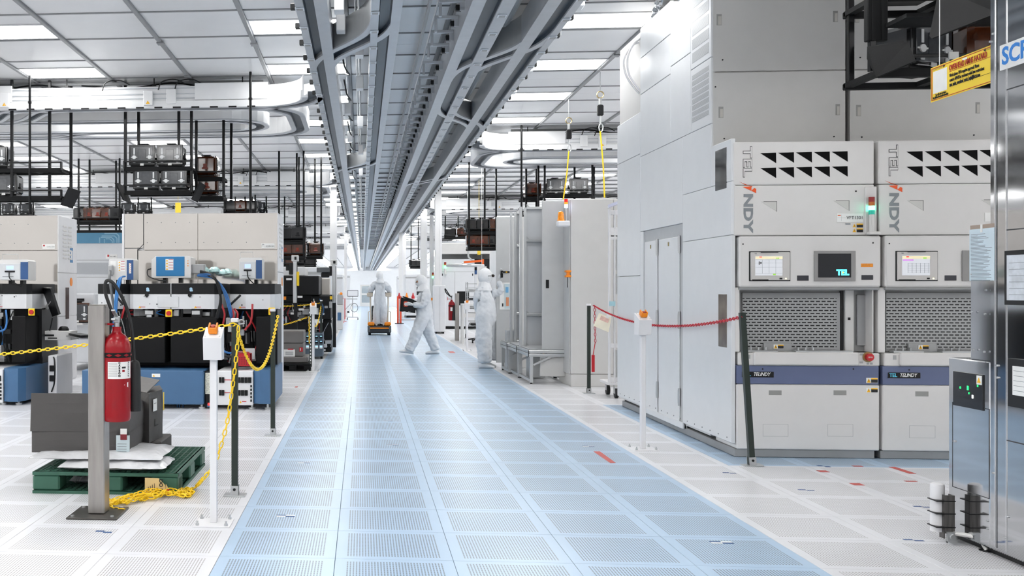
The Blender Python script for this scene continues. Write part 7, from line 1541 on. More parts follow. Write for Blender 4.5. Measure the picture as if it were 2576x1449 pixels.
# columns
def column(px0, px1, pyb, lab, Y=None):
    Y = Y or az((px0+px1)/2, pyb)[1]; x0, x1 = ay(px0, 700, Y)[0], ay(px1, 700, Y)[0]
    t = thing('column', lab, 'column', ((x0+x1)/2, Y, 0), 0, 'white structural columns')
    m = M(); m.box(x0, x1, Y, Y+(x1-x0), 0.09, CZ-0.03, 0, 0.01); m.build('shaft', mat('column_white', '#E6E6E6', 0.4, var=0.02), t)
    m = M(); m.box(x0-0.02, x1+0.02, Y-0.02, Y+(x1-x0)+0.02, 0, 0.09, 0, 0.008); m.build('base', LG, t)
    m = M(); m.box(x1-0.05, x1+0.008, Y-0.012, Y-0.001, 0.1, CZ-0.5); m.build('conduit', W_PAINT, t)
    return t
column(830, 847, 838, 'tall white column at the left aisle edge behind the black tool')
column(866, 873, 797, 'slim far white column at the left aisle edge by the monitor cart')
column(1094, 1111, 838, 'tall white column right of the aisle above the white cabinet', Y=32.9)
column(1058, 1074, 815, 'white column right of the aisle just above the walking worker')
column(1081, 1091, 820, 'narrow white column between two wider ones right of the aisle', Y=38.5)
column(1003, 1014, 800, 'far white column right of the aisle beside the orange table')
column(1014, 1021, 795, 'far slim white column just right of another by the orange table', Y=56.0)
# far left small stuff
t = thing('monitor_cart', 'white pole cart with a bright monitor and coiled cable on the far aisle edge', 'cart', (-1.1, 47, 0))
Yc = 46.5; xx = ay(887, 800, Yc)[0]
for a in (-1, 1):
    for b in (-1, 1): m = M(); m.cyl((xx+a*0.24-0.015, Yc+b*0.2, 0.05), (xx+a*0.24+0.015, Yc+b*0.2, 0.05), 0.05, 12); m.build('caster', RUB, t)
m = M(); m.box(xx-0.24, xx+0.24, Yc-0.05, Yc+0.05, 0.09, 0.14); m.box(xx-0.04, xx+0.04, Yc-0.22, Yc+0.22, 0.09, 0.14); m.build('cross_base', W_PAINT, t)
m = M(); m.cyl((xx, Yc, 0.14), (xx, Yc, 1.0), 0.022, 10); m.build('pole', ALU, t)
r = RY(874, 730, 901, 746, Yc); m = M(); m.box(r[0], r[1], Yc-0.03, Yc+0.02, r[2], r[3], 0, 0.008); m.build('monitor', BLK, t); m = M(); m.box(r[0]+0.02, r[1]-0.02, Yc-0.034, Yc-0.03, r[2]+0.03, r[3]-0.02); m.build('monitor_screen', mat('lit_screen_white', '#F4F6FA', 0.2), t)
m = M(); m.cyl((xx, Yc, 1.0), (xx, Yc, r[2]), 0.018, 8); m.build('monitor_neck', ALU, t)
m = M(); m.box(xx-0.28, xx+0.22, Yc-0.2, Yc+0.1, 0.93, 0.96, 0, 0.006); m.build('keyboard_tray', MG, t)
m = M(); m.tube([(xx+0.08+0.16*math.cos(a), Yc-0.06, 0.55+0.2*math.sin(a)) for a in [2*math.pi*k/16 for k in range(33)]], 0.012, 6); m.tube(smooth_path([(xx-0.05, Yc-0.05, 0.75), (xx-0.3, Yc-0.05, 0.5), (xx-0.5, Yc-0.05, 0.2)]), 0.01, 6); m.build('coiled_cable', DG, t)
t = thing('chamber_cart', 'far cart with red and orange fittings at the left aisle edge', 'cart', (-1.5, 34, 0))
Yf = 35.0; r = RY(848, 760, 862, 812, Yf); m = M(); m.box(r[0], r[1], Yf, Yf+0.8, 0.0, 0.85, 0, 0.02); m.build('cart_body', LG, t); m = M(); q = RY(849, 786, 858, 806, Yf-0.02); m.box(q[0], q[1], Yf-0.05, Yf-0.001, q[2], q[3], 0, 0.01); m.build('blue_bin', BLUE_T, t)
random.seed(6)
for k in range(10): x, z = ay(random.uniform(849, 861), random.uniform(738, 760), Yf); m = M(); m.lathe((x, Yf+0.1+0.05*k, z-0.05), [(0.04, 0), (0.05, 0.05), (0.02, 0.1)], 8); m.build('fitting', random.choice((REDC, ORG_, ALU, LG)), t)
m = M(); m.box(r[0]+0.0, r[1], Yf+0.05, Yf+0.6, 0.85, 1.2, 0, 0.02); m.build('manifold', MG, t)
for px, lab in ((860, 'far red-chained post at the left aisle edge, nearer one'), (866, 'far red-chained post at the left aisle edge, farther one')):
    x, y = az(px, 812 if px == 860 else 809); t = thing('chain_post', lab, 'post', (x, y, 0)); m = M(); m.box(x-0.1, x+0.1, y-0.1, y+0.1, 0, 0.015); m.build('base_plate', REDC, t); m = M(); m.box(x-0.025, x+0.025, y-0.025, y+0.025, 0.015, 1.05); m.build('upright', BLK if px == 860 else W_PAINT, t); m = M(); m.tube([(x+0.03, y-0.03, 1.0-0.1*k) for k in range(10)], 0.02, 6); m.build('hung_chain', REDC, t)
# far partition with the door
YP = 82.0
w = M(); x0, x1 = ay(800, 720, YP)[0], ay(1010, 720, YP)[0]; zt = ay(930, 681, YP)[1]; dr = RY(906, 716, 937, 771, YP)
w.box(-20, dr[0], YP, YP+0.2, 0, zt); w.box(dr[1], 20, YP, YP+0.2, 0, zt); w.box(dr[0], dr[1], YP, YP+0.2, dr[3], zt)
o = w.build('wall_far', WALLM); o['kind'] = 'structure'
t = thing('door_1', None, None, ((dr[0]+dr[1])/2, YP, 0)); t['kind'] = 'structure'
fw = 0.12
for a in ((dr[0], dr[0]+fw, 0, dr[3]), (dr[1]-fw, dr[1], 0, dr[3]), (dr[0]+fw, dr[1]-fw, dr[3]-fw, dr[3]), (dr[0]+fw, dr[1]-fw, 0.9, 1.05), (dr[0]+fw, dr[1]-fw, 0, 0.3)): m = M(); m.box(a[0], a[1], YP+0.02, YP+0.1, a[2], a[3]); m.build('door_frame', LG, t)
m = M(); m.box(dr[0]+fw, dr[1]-fw, YP+0.05, YP+0.06, 0.3, dr[3]-fw); m.build('door_glass', mat('door_glass_pale', '#DCE6EA', 0.05, trans=0.7), t)
for k, (a, lab) in enumerate(((915, 'far figure in white seen through the distant door, left one'), (924, 'far figure in white seen through the distant door, right one'))): pass
# right far: table with orange posts
Yt = 41.5
t = thing('orange_post_table', 'white work table with orange-red guard posts beyond the walking worker', 'table', (1.9, Yt, 0))
r = RY(1004, 742, 1062, 812, Yt); m = M(); m.box(r[0], r[1], Yt, Yt+0.8, 0.95, 1.0, 0, 0.01); m.build('table_top', W_PAINT, t)
for x in (r[0]+0.03, r[1]-0.06):
    for y in (Yt+0.02, Yt+0.72): m = M(); m.box(x, x+0.05, y, y+0.05, 0.0, 0.95); m.build('leg', ALU, t)
m = M(); m.box(r[0], r[1], Yt+0.1, Yt+0.14, 0.12, 0.17); m.build('stretcher', W_PAINT, t)
for px in (1001, 1008): x = ay(px, 780, Yt-0.3)[0]; m = M(); m.box(x-0.035, x+0.035, Yt-0.3, Yt-0.23, 0.02, ay(px, 745, Yt)[1]); m.build('guard_post', mat('orange_red_paint', '#E8502A', 0.4), t); m = M(); m.box(x-0.12, x+0.12, Yt-0.38, Yt-0.15, 0, 0.02); m.build('post_foot', BLK, t)
for px, mm in ((1005, REDC), (1024, ORG_), (1040, REDC)): x = ay(px, 740, Yt)[0]; m = M(); m.lathe((x, Yt+0.3, 1.0), [(0.06, 0), (0.07, 0.08), (0.03, 0.18), (0.02, 0.24)], 10); m.build('red_canister', mm, t)
# white machines right of the aisle
MW = mat('machine_white', '#DADCDF', 0.4, var=0.02)
Ym = 36.0
t = thing('white_inspection_tool', 'large white machine with dark open port behind the two workers', 'machine', (4.0, Ym, 0))
def wb(px0, py0, px1, py1, Y, d_, nm, mm): r = RY(px0, py0, px1, py1, Y); k = M(); k.box(r[0], r[1], Y, Y+d_, r[2], r[3], 0, 0.015); return k.build(nm, mm, t)
wb(1111, 652, 1194, 821, Ym, 2.0, 'body', MW); wb(1194, 690, 1262, 821, Ym+0.01, 2.0, 'body', MW); wb(1107, 611, 1262, 639, Ym-0.02, 2.2, 'header', LG); wb(1111, 639, 1262, 652, Ym+0.6, 1.0, 'gap_machinery', MG); wb(1194, 652, 1262, 680, Ym-0.01, 2.0, 'black_section', BLK); wb(1194, 680, 1262, 690, Ym-0.005, 2.0, 'navy_strip', mat('navy_panel', '#274E80', 0.4))
x, z = ay(1238, 687, Ym-0.02); text('nanocor', 'strip_lettering', t, (x, Ym-0.02, z), 0.13, PAPER, bold=0.004)
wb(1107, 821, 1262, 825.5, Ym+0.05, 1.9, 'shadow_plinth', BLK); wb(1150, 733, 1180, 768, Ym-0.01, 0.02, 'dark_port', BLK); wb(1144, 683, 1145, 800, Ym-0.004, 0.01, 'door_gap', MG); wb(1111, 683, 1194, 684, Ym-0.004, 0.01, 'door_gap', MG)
for px in (1112, 1188): wb(px, 688, px+2, 694, Ym-0.02, 0.02, 'hinge', BLK)
c = ay(1120, 668, Ym-0.1)
for za, zb_, mm, nm in ((-0.1, 0.0, mat('green_lamp_far', '#70FFA0', 0.3, emit='#60FF98', estr=3.0), 'green_lamp'), (0.0, 0.06, mat('lamp_amber', '#B8641A', 0.3), 'amber_lamp'), (0.06, 0.12, mat('lamp_red', '#8E1418', 0.3), 'red_lamp'), (-0.3, -0.1, LG, 'lamp_stem')): m = M(); m.cyl((c[0], Ym-0.1, c[1]+za), (c[0], Ym-0.1, c[1]+zb_), 0.04, 12); m.build(nm, mm, t)
Yr = 33.5
t = thing('ring_lifter', 'orange jointed arm carrying a shiny metal ring above the white machine', 'lifting arm', (3.2, Yr, 1.9))
c = ay(1170, 668, Yr)
m = M(); m.tube([(c[0]+0.58*math.cos(a), Yr+0.58*math.sin(a), c[1]) for a in [2*math.pi*k/28 for k in range(29)]], 0.045, 8); m.build('metal_ring', ALU, t)
m = M(); m.bar((c[0]-0.04, Yr, ay(1165, 660, Yr)[1]), (ay(1212, 656, Yr)[0], Yr, ay(1212, 656, Yr)[1]), 0.06, 0.07); m.bar((ay(1215, 656, Yr)[0], Yr, ay(1215, 652, Yr)[1]), (ay(1215, 656, Yr)[0], Yr, ay(1215, 668, Yr)[1]), 0.06, 0.06); m.build('orange_arm', mat('orange_arm_paint', '#E8651E', 0.35), t)
m = M(); m.bar((ay(1178, 646, Yr)[0], Yr, ay(1178, 646, Yr)[1]), (ay(1190, 657, Yr)[0], Yr, ay(1190, 657, Yr)[1]), 0.05, 0.05); m.cyl((ay(1178, 646, Yr)[0], Yr, ay(1178, 646, Yr)[1]), (ay(1178, 646, Yr)[0], Yr, CZ-0.02), 0.03, 10); m.build('support_strut', ALU, t)
m = M(); m.tube(smooth_path([(c[0]-0.04, Yr, c[1]+0.1), (c[0]-0.1, Yr, c[1]+0.06), (c[0]-0.06, Yr, c[1])]), 0.02, 8); m.build('hook', ALU, t)
t = thing('utility_cabinet', 'white floor cabinet at the foot of the tall right column', 'cabinet', (2.7, 31.9, 0))
r = RY(1092, 718, 1121, 836, 32.2); m = M(); m.box(r[0], r[1], 32.2, 32.85, 0.06, r[3], 0, 0.015); m.build('body', W_PAINT, t)
for x in (r[0]+0.05, r[1]-0.09): m = M(); m.box(x, x+0.05, 32.25, 32.7, 0, 0.06); m.build('foot', BLK, t)
m = M(); m.box((r[0]+r[1])/2, (r[0]+r[1])/2+0.006, 32.192, 32.2, 0.1, r[3]-0.05); m.build('door_gap', MG, t)
x, y = az(1089, 822); t = thing('signal_mast', 'slim signal mast with lit green lamp beside the utility cabinet', 'lamp', (x, y, 0)); zt = ay(1089, 700, y)[1]
m = M(); m.cyl((x, y, 0), (x, y, zt), 0.02, 8); m.build('mast', ALU, t); m = M(); m.box(x-0.1, x+0.1, y-0.1, y+0.1, 0, 0.02); m.build('base_plate', W_PAINT, t)
for za, zb_, mm, nm in ((0, 0.09, mat('green_lamp_far', '#70FFA0', 0.3), 'green_lamp'), (0.09, 0.15, mat('lamp_amber', '#B8641A', 0.3), 'amber_lamp'), (0.15, 0.21, mat('lamp_red', '#8E1418', 0.3), 'red_lamp')): m = M(); m.cyl((x, y, zt+za), (x, y, zt+zb_), 0.04, 12); m.build(nm, mm, t)
m = M(); m.box(x-0.1, x+0.1, y-0.06, y-0.02, 0.98, 1.08); m.build('orange_box', ORG_, t)
x, y = az(1150, 858); t = thing('steel_post', 'far square steel post behind the walking worker', 'post', (x, y, 0)); m = M(); m.box(x-0.055, x+0.055, y, y+0.11, 0.012, ay(1150, 738, y)[1], 0, 0.006); m.build('upright', STEEL, t); m = M(); m.box(x-0.16, x+0.16, y-0.1, y+0.2, 0, 0.012); m.build('floor_plate', LG, t)
xe = ay(1136, 800, y+0.05)[0]; extinguisher((xe, y+0.05), 0.085, ay(1136, 806, y)[1], ay(1136, 757, y)[1], 'far red fire extinguisher with black horn on the far steel post', 0.0, True)
t = thing('wire_shelf_cart', 'chrome wire shelf cart on casters left of the worker at the cabinet', 'cart', (3.0, 29, 0))
r = RY(1176, 710, 1196, 828, 29.0)
for x in (r[0], r[1]+0.25):
    for y in (29.0, 29.45): m = M(); m.cyl((x, y, 0.12), (x, y, r[3]), 0.014, 8); m.build('post', ALU, t); m = M(); m.cyl((x-0.015, y, 0.06), (x+0.015, y, 0.06), 0.06, 12); m.build('caster', RUB, t)
for k in range(12): z = 0.25+(r[3]-0.3)*k/11; m = M(); m.box(r[0], r[1]+0.25, 29.0, 29.45, z, z+0.012); m.build('wire_shelf', MG if k % 3 else ALU, t)
for k in range(4): m = M(); z = 0.27+(r[3]-0.3)*(3+2*k)/11; m.box(r[0]+0.05, r[0]+0.3, 29.05, 29.3, z, z+0.06, 0, 0.01); m.build('box_on_shelf', (REDC, PAPER, DG, PAPER)[k], t)
t = thing('side_table', 'white metal side table before the wire shelf cart', 'table', (2.7, 26, 0)); r = RY(1163, 764, 1192, 870, 26.0)
m = M(); m.box(r[0], r[1]+0.2, 26.0, 26.5, r[3]-0.05, r[3], 0, 0.006); m.build('table_top', LG, t)
for x in (r[0], r[1]+0.15):
    for y in (26.0, 26.45): m = M(); m.box(x, x+0.04, y, y+0.04, 0, r[3]-0.05); m.build('leg', LG, t)
m = M(); m.box(r[0], r[1]+0.2, 26.05, 26.08, r[3]-0.35, r[3]-0.25); m.build('apron', LG, t)
x, y = az(1203, 862); t = thing('office_chair', 'black chair base with casters behind the worker at the cabinet', 'chair', (x, y, 0))
for k in range(5): a = 2*math.pi*k/5+0.3; m = M(); m.bar((x, y, 0.12), (x+0.28*math.cos(a), y+0.28*math.sin(a), 0.075), 0.05, 0.035); m.cyl((x+0.28*math.cos(a)-0.015, y+0.28*math.sin(a), 0.035), (x+0.28*math.cos(a)+0.015, y+0.28*math.sin(a), 0.035), 0.035, 10); m.build('caster_leg', BLK, t)
m = M(); m.cyl((x, y, 0.12), (x, y, 0.45), 0.03, 10); m.build('gas_column', BLK, t); m = M(); m.box(x-0.22, x+0.22, y-0.22, y+0.22, 0.45, 0.52, 0, 0.03); m.build('seat', BLK, t)
m = M(); q = RY(1200, 670, 1224, 720, 25.0); m.box(q[0], q[1], 25.0, 25.01, q[2], q[3]); m.cyl(((q[0]+q[1])/2, 25.005, q[3]), ((q[0]+q[1])/2, 25.005, CZ-0.014), 0.004, 6); tag(m.build('hanging_paper', PAPER), 'white paper sheet hanging on a wire behind the worker at the cabinet', 'paper')
# rows of distant white machines closing both bays
def far_machine(px0, px1, pyt, Y, lab, side, top=None):
    r = RY(px0, pyt, px1, 800, Y); t = thing('distant_machine', lab, 'machine', ((r[0]+r[1])/2, Y+1, 0), 0, 'distant white machines')
    m = M(); m.box(r[0], r[1], Y, Y+2.4, 0.1, r[3], 0, 0.02); m.build('body', MW, t)
    m = M(); m.box(r[0]+0.05, r[1]-0.05, Y+0.05, Y+2.3, 0, 0.1); m.build('plinth', BLK, t)
    w_ = r[1]-r[0]
    for f in (0.3, 0.65): m = M(); m.box(r[0]+w_*f, r[0]+w_*f+0.012, Y-0.004, Y, 0.15, r[3]-0.1); m.build('door_gap', MG, t)
    m = M(); m.box(r[0]+w_*0.35, r[0]+w_*0.6, Y-0.01, Y, 1.1, 1.5); m.build('window', mat('dark_glass', '#15171A', 0.05, coat=0.6), t)
    m = M(); m.box(r[0], r[1], Y-0.008, Y, r[3]-0.2, r[3]-0.12); m.build('stripe', MG, t)
    return t
far_machine(640, 832, 672, 26.5, 'distant white machine behind the black process tool', -1)
far_machine(720, 862, 690, 44.0, 'distant white machine behind the slim left column', -1)
far_machine(780, 880, 690, 60.0, 'farthest white machine on the left before the partition', -1)
far_machine(1020, 1100, 690, 50.0, 'distant white machine beyond the orange table', 1)
far_machine(1000, 1060, 695, 66.0, 'farthest white machine on the right before the partition', 1)
far_machine(-300, 190, 600, 24.0, 'white machine behind the left polished tool, partly hidden', -1)
far_machine(1260, 1700, 560, 27.0, 'white machine behind the grey cabinet, mostly hidden', 1)

for px0, py0, px1, py1, Y, lab in ((441, 510, 455, 535, 26.0, 'yellow notice sheet hanging above the polished tool between pod racks'), (1201, 622, 1209, 641, 30.0, 'narrow yellow notice sheet hanging above the white machine on the right')):
    r = RY(px0, py0, px1, py1, Y); m = M(); m.box(r[0], r[1], Y, Y+0.01, r[2], r[3]); m.cyl(((r[0]+r[1])/2, Y+0.005, r[3]), ((r[0]+r[1])/2, Y+0.005, CZ-0.014), 0.004, 6); tag(m.build('yellow_notice', mat('sign_yellow', '#F2D03A', 0.5)), lab, 'notice')
# ---------------------------------------------------------------- people in white coveralls
from mathutils import noise
SUIT = mat('white_coverall_cloth', '#D2D6DB', 0.75, var=0.05, scale=9, bump=0.5, bscale=22)
HOODM = mat('white_hood_cloth', '#E4E6E9', 0.75, var=0.04, scale=14, bump=0.3, bscale=35)
GLOVE = mat('white_glove', '#ECEDEE', 0.55, var=0.03, bump=0.1, bscale=60)
SKIN = mat('skin_tone', '#C99A7E', 0.5, var=0.05)
SHOE = mat('white_overshoe', '#E2E4E7', 0.6, var=0.05, bump=0.3, bscale=30)
def skin_mesh(V, E, Rr, sub=3, root=0, fat=0):
    me = bpy.data.meshes.new('tmp'); me.from_pydata([tuple(v) for v in V], E, []); me.update()
    o = bpy.data.objects.new('tmp', me); COL.objects.link(o)
    sk = o.modifiers.new('s', 'SKIN'); sk.use_smooth_shade = True; sk.branch_smoothing = 0.6
    for i, r in enumerate(Rr):
        r = r if not fat else (tuple(x*fat for x in r) if isinstance(r, tuple) else r*fat); d = me.skin_vertices[0].data[i]; d.radius = (r, r) if not isinstance(r, tuple) else r; d.use_root = (i == root)
    sb = o.modifiers.new('u', 'SUBSURF'); sb.levels = sub; sb.render_levels = sub
    bpy.context.view_layer.update()
    m2 = bpy.data.meshes.new_from_object(o.evaluated_get(bpy.context.evaluated_depsgraph_get()))
    bpy.data.objects.remove(o); bpy.data.meshes.remove(me)
    return m2
def figure(label, loc, J, hands, face_dir, up=(0, 0, 1), goggles=False, head_r=(0.088, 0.105, 0.125), seed=1, facing=None, show_face=True):
    """J: joint name -> (world point, radius); built as one skinned body"""
    t = thing('person', label, 'person', loc)
    O = Vector(loc)
    names = list(J); V = [Vector(J[k][0])-O for k in names]; Rr = [J[k][1] for k in names]; ix = {k: i for i, k in enumerate(names)}
    ch = [('pelvis', 'belly'), ('belly', 'chest'), ('chest', 'neck'), ('neck', 'skull'), ('skull', 'crown')]
    for s in 'LR':
        a, b = Vector(J['kne'+s][0]), Vector(J['ank'+s][0]); J['cuf'+s] = (tuple(b+(b-a).normalized()*0.045), J['ank'+s][1]*1.05)
    names = list(J); V = [Vector(J[k][0])-O for k in names]; Rr = [J[k][1] for k in names]; ix = {k: i for i, k in enumerate(names)}
    for s in 'LR': ch += [('chest', 'sho'+s), ('sho'+s, 'arm'+s), ('arm'+s, 'elb'+s)] if 'arm'+s in J else [('chest', 'sho'+s), ('sho'+s, 'elb'+s)]
    for s in 'LR': ch += [('elb'+s, 'wri'+s), ('pelvis', 'hip'+s), ('hip'+s, 'kne'+s), ('kne'+s, 'ank'+s), ('ank'+s, 'cuf'+s)]
    E = [(ix[a], ix[b]) for a, b in ch if a in ix and b in ix]
    me = skin_mesh(V, E, Rr, 3, ix['pelvis'], 1.22)
    zmax = max(v.co.z for v in me.vertices)
    for v in me.vertices:                              # loose cloth folds
        if v.co.z > (Vector(J['neck'][0])-O).z: continue
        p = v.co; n = noise.noise(Vector((p.x*9+seed, p.y*9, p.z*5)))*0.022+noise.noise(Vector((p.x*16+p.z*14, p.y*16, p.z*22+seed)))*0.016
        v.co += v.normal*n
    me.materials.append(SUIT); me.name = 'coverall_body'
    b = bpy.data.objects.new('coverall_body', me); COL.objects.link(b); b.parent = t; ORG[b.name] = loc
    # head: hood shell around the skull, open at the eyes
    f = Vector(face_dir).normalized(); u = Vector(up); u = (u-f*u.dot(f)).normalized(); r = f.cross(u)
    c = Vector(J['skull'][0])-O+u*0.02
    Rm = Matrix((r, f, u)).transposed()
    def ell(nm, mm, sx, sy, sz, cond, off=Vector((0, 0, 0)), par=t, nz=22, na=30):
        k = M(); vs = []
        for i in range(nz+1):
            th = math.pi*i/nz
            for j in range(na):
                ph = 2*math.pi*j/na; d = Vector((math.sin(th)*math.cos(ph), math.sin(th)*math.sin(ph), math.cos(th)))
                w = 1+0.045*noise.noise(Vector((d.x*5+seed, d.y*5, d.z*9)))+(0.03 if 0.32 < d.z < 0.42 else 0)+(0.05*max(0, -d.y-0.3))
                tap = 1.0 if d.z > -0.1 else 1.0+(d.z+0.1)*0.18
                vs.append(c+off+Rm@Vector((d.x*sx*w*tap, d.y*sy*w*tap, d.z*sz*w)))
        F = []
        for i in range(nz):
            for j in range(na):
                th = math.pi*(i+0.5)/nz; ph = 2*math.pi*(j+0.5)/na; d = Vector((math.sin(th)*math.cos(ph), math.sin(th)*math.sin(ph), math.cos(th)))
                if cond(d): F.append((i*na+j, (i+1)*na+j, (i+1)*na+(j+1) % na, i*na+(j+1) % na))
        k.add(vs, F); return k.build(nm, mm, par, smooth=True, local=True)
    sx, sy, sz = [1.12*q for q in head_r]
    ell('face', SKIN, sx*0.93, sy*0.93, sz*0.93, lambda d: d.y > 0.2 and d.z > -0.8)
    ell('hood', HOODM, sx*1.08, sy*1.08, sz*1.08, lambda d: not (d.y > 0.62 and -0.12 < d.z < 0.3))
    ell('face_mask', HOODM, sx*0.99, sy*1.06, sz*1.0, lambda d: d.y > 0.3 and -0.85 < d.z < -0.02)
    k = M(); k.obox(c+Rm@Vector((0, sy*0.99, -sz*0.12)), (0.013, 0.016, 0.024), Rm, 0, 0.008); k.build('nose_bulge', HOODM, t, local=True)
    for s in (-1, 1):
        k = M(); p = c+Rm@Vector((s*0.032, sy*0.90, sz*0.10)); k.lathe((0, 0, 0), [(0.002, -0.009), (0.010, -0.005), (0.012, 0), (0.010, 0.005), (0.002, 0.009)], 10); k.v = [tuple(Vector(v)+p) for v in k.v]; k.build('eye', mat('eye_dark', '#2A211C', 0.3), t, smooth=True, local=True)
        k = M(); k.obox(c+Rm@Vector((s*sx*1.06, 0, 0.0)), (0.008, 0.018, 0.03), Rm, 0, 0.006); k.build('ear_bulge', HOODM, t, local=True)
    if goggles:
        k = M(); k.obox(c+Rm@Vector((0, sy*1.0, sz*0.12)), (sx*0.92, 0.010, 0.024), Rm, 0, 0.01); k.obox(c+Rm@Vector((sx*1.15, sy*0.45, sz*0.12)), (0.003, sy*0.58, 0.006), Rm); k.obox(c+Rm@Vector((-sx*1.15, sy*0.45, sz*0.12)), (0.003, sy*0.58, 0.006), Rm); k.build('safety_glasses', mat('dark_lens', '#2A2624', 0.1), t, local=True)
    k = M(); nb = Vector(J['neck'][0])-O; k.lathe((0, 0, 0), [(0.135, -0.07), (0.135, -0.05), (0.12, -0.015), (0.108, 0.03), (0.095, 0.09)], 20); k.v = [tuple(Vector(v)+nb) for v in k.v]; k.build('hood_collar', HOODM, t, smooth=True, local=True)
    # gloves: palm, four fingers and thumb as one skinned mesh
    for (w, d, pn, th, curl) in hands:
        w = Vector(w)-O; d = Vector(d).normalized(); pn = Vector(pn); pn = (pn-d*pn.dot(d)).normalized(); sd = d.cross(pn)*th
        HV = [w-d*0.05, w+d*0.005, w+d*0.05]; HR = [0.034, 0.03, (0.036, 0.022)]; HE = [(0, 1), (1, 2)]
        for q, (o_, L_) in enumerate(((0.03, 0.072), (0.011, 0.082), (-0.009, 0.076), (-0.028, 0.06))):
            b0 = w+d*0.082+sd*o_; i0 = len(HV)
            a1 = curl*0.6; a2 = curl*1.5
            d1 = (d*math.cos(a1)-pn*math.sin(a1)); d2 = (d*math.cos(a2)-pn*math.sin(a2))
            if isinstance(curl, float) and q == 0 and th > 1.5: d1 = d2 = d
            HV += [b0, b0+d1*L_*0.5, b0+d1*L_*0.5+d2*L_*0.5]; HR += [0.0105, 0.0095, 0.0075]; HE += [(2, i0), (i0, i0+1), (i0+1, i0+2)]
        i0 = len(HV); HV += [w+d*0.03+sd*0.035-pn*0.008, w+d*0.062+sd*0.055-pn*0.02, w+d*0.09+sd*0.058-pn*0.032]; HR += [0.014, 0.0115, 0.009]; HE += [(1, i0), (i0, i0+1), (i0+1, i0+2)]
        gm = skin_mesh(HV, HE, HR, 2, 1); gm.materials.append(GLOVE); gm.name = 'glove'
        g = bpy.data.objects.new('glove', gm); COL.objects.link(g); g.parent = t
    return t, O
def shoe(t, O, heel, toe, zrise=0.0, w=0.05):
    h, e = Vector(heel)-O, Vector(toe)-O; d = (e-h); L = Vector((d.x, d.y, 0)).length; d = Vector((d.x, d.y, 0)).normalized(); s = Vector((d.y, -d.x, 0))
    k = M(); n = 12; vs = []; K = 9; prof = [(0.0, 0.03, 0.075), (0.06, 0.042, 0.105), (0.2, 0.047, 0.12), (0.38, 0.046, 0.10), (0.55, 0.05, 0.078), (0.72, 0.054, 0.062), (0.86, 0.05, 0.05), (0.95, 0.038, 0.04), (1.0, 0.015, 0.028)]
    for f, hw, ht in prof:
        base = h.lerp(e, f)
        for i in range(n): a = 2*math.pi*i/n; vs.append(base+s*(hw*w/0.05*math.cos(a))+Vector((0, 0, max(0.0, ht*0.5+ht*0.5*math.sin(a)))))
    k.add(vs, [(i*n+j, i*n+(j+1) % n, (i+1)*n+(j+1) % n, (i+1)*n+j) for i in range(K-1) for j in range(n)]+[tuple(range(n)), tuple(range(K*n-1, (K-1)*n-1, -1))]); k.build('overshoe', SHOE, t, smooth=True, local=True)
def PT(px, py, Y, dy=0.0): x, z = ay(px, py, Y); return (x, Y+dy, z)
# --- walking worker with the black carrier, seen from his left side
Yw = 22.0
J = {'pelvis': (PT(1068, 790, Yw), (0.155, 0.16)), 'belly': (PT(1067, 768, Yw), (0.15, 0.165)), 'chest': (PT(1068, 742, Yw), (0.135, 0.175)), 'neck': (PT(1064, 725, Yw), 0.07), 'skull': (PT(1060, 711, Yw), 0.085), 'crown': (PT(1060, 704, Yw), 0.06)}
for s, dy, sg in (('L', -0.2, -1), ('R', 0.2, 1)):
    J['sho'+s] = (PT(1071, 734, Yw, dy*0.62), 0.095); J['arm'+s] = (PT(1071, 742, Yw, dy*1.05), 0.085); J['elb'+s] = (PT(1063 if s == 'L' else 1058, 768, Yw, dy*1.2), 0.075); J['wri'+s] = (PT(1036 if s == 'L' else 1034, 766 if s == 'L' else 770, Yw, dy*1.0), 0.045)
J['hipL'] = (PT(1063, 802, Yw, -0.10), 0.135); J['kneL'] = (PT(1047, 838, Yw, -0.10), 0.105); J['ankL'] = (PT(1031, 877, Yw, -0.10), 0.092)
J['hipR'] = (PT(1073, 802, Yw, 0.10), 0.135); J['kneR'] = (PT(1081, 842, Yw, 0.10), 0.10); J['ankR'] = (PT(1095, 878, Yw, 0.10), 0.088)
bx = [PT(1006, 783, 21.98), PT(1044, 787, 21.98), PT(1047, 757, 21.98), PT(1009, 748, 21.98)]
hL = PT(1034, 766, Yw, -0.21)
wk, O = figure('person in white coverall walking left, carrying a black square carrier', PT(1068, 886, Yw)[:2]+(0,), J, [(hL, (-1, 0.12, 0.1), (0, 0.85, 0.3), -1, 0.35), (PT(1033, 770, Yw, 0.2), (-1, -0.12, 0), (0, -1, 0.2), 1, 0.4)], (-1, -0.05, -0.22), seed=2)
shoe(wk, O, PT(1040, 888, Yw, -0.10)[:2]+(0.005,), (PT(1004, 886, Yw)[0], Yw-0.10, 0.05)); shoe(wk, O, PT(1106, 888, Yw, 0.1)[:2]+(0.004,), (PT(1071, 888, Yw)[0], Yw+0.10, 0.002))
t = thing('wafer_carrier', 'black square carrier with red grip held by the walking worker', 'carrier', (PT(1026, 787, Yw)[0], Yw, PT(1026, 787, Yw)[2]))
k = M(); P = [Vector((b[0], Yw-0.16, b[2])) for b in bx]; Q = [p+Vector((0, 0.32, 0)) for p in P]; k.add(P+Q, [(0, 1, 2, 3), (7, 6, 5, 4), (0, 4, 5, 1), (1, 5, 6, 2), (2, 6, 7, 3), (3, 7, 4, 0)]); k.build('shell', BLKM, t)
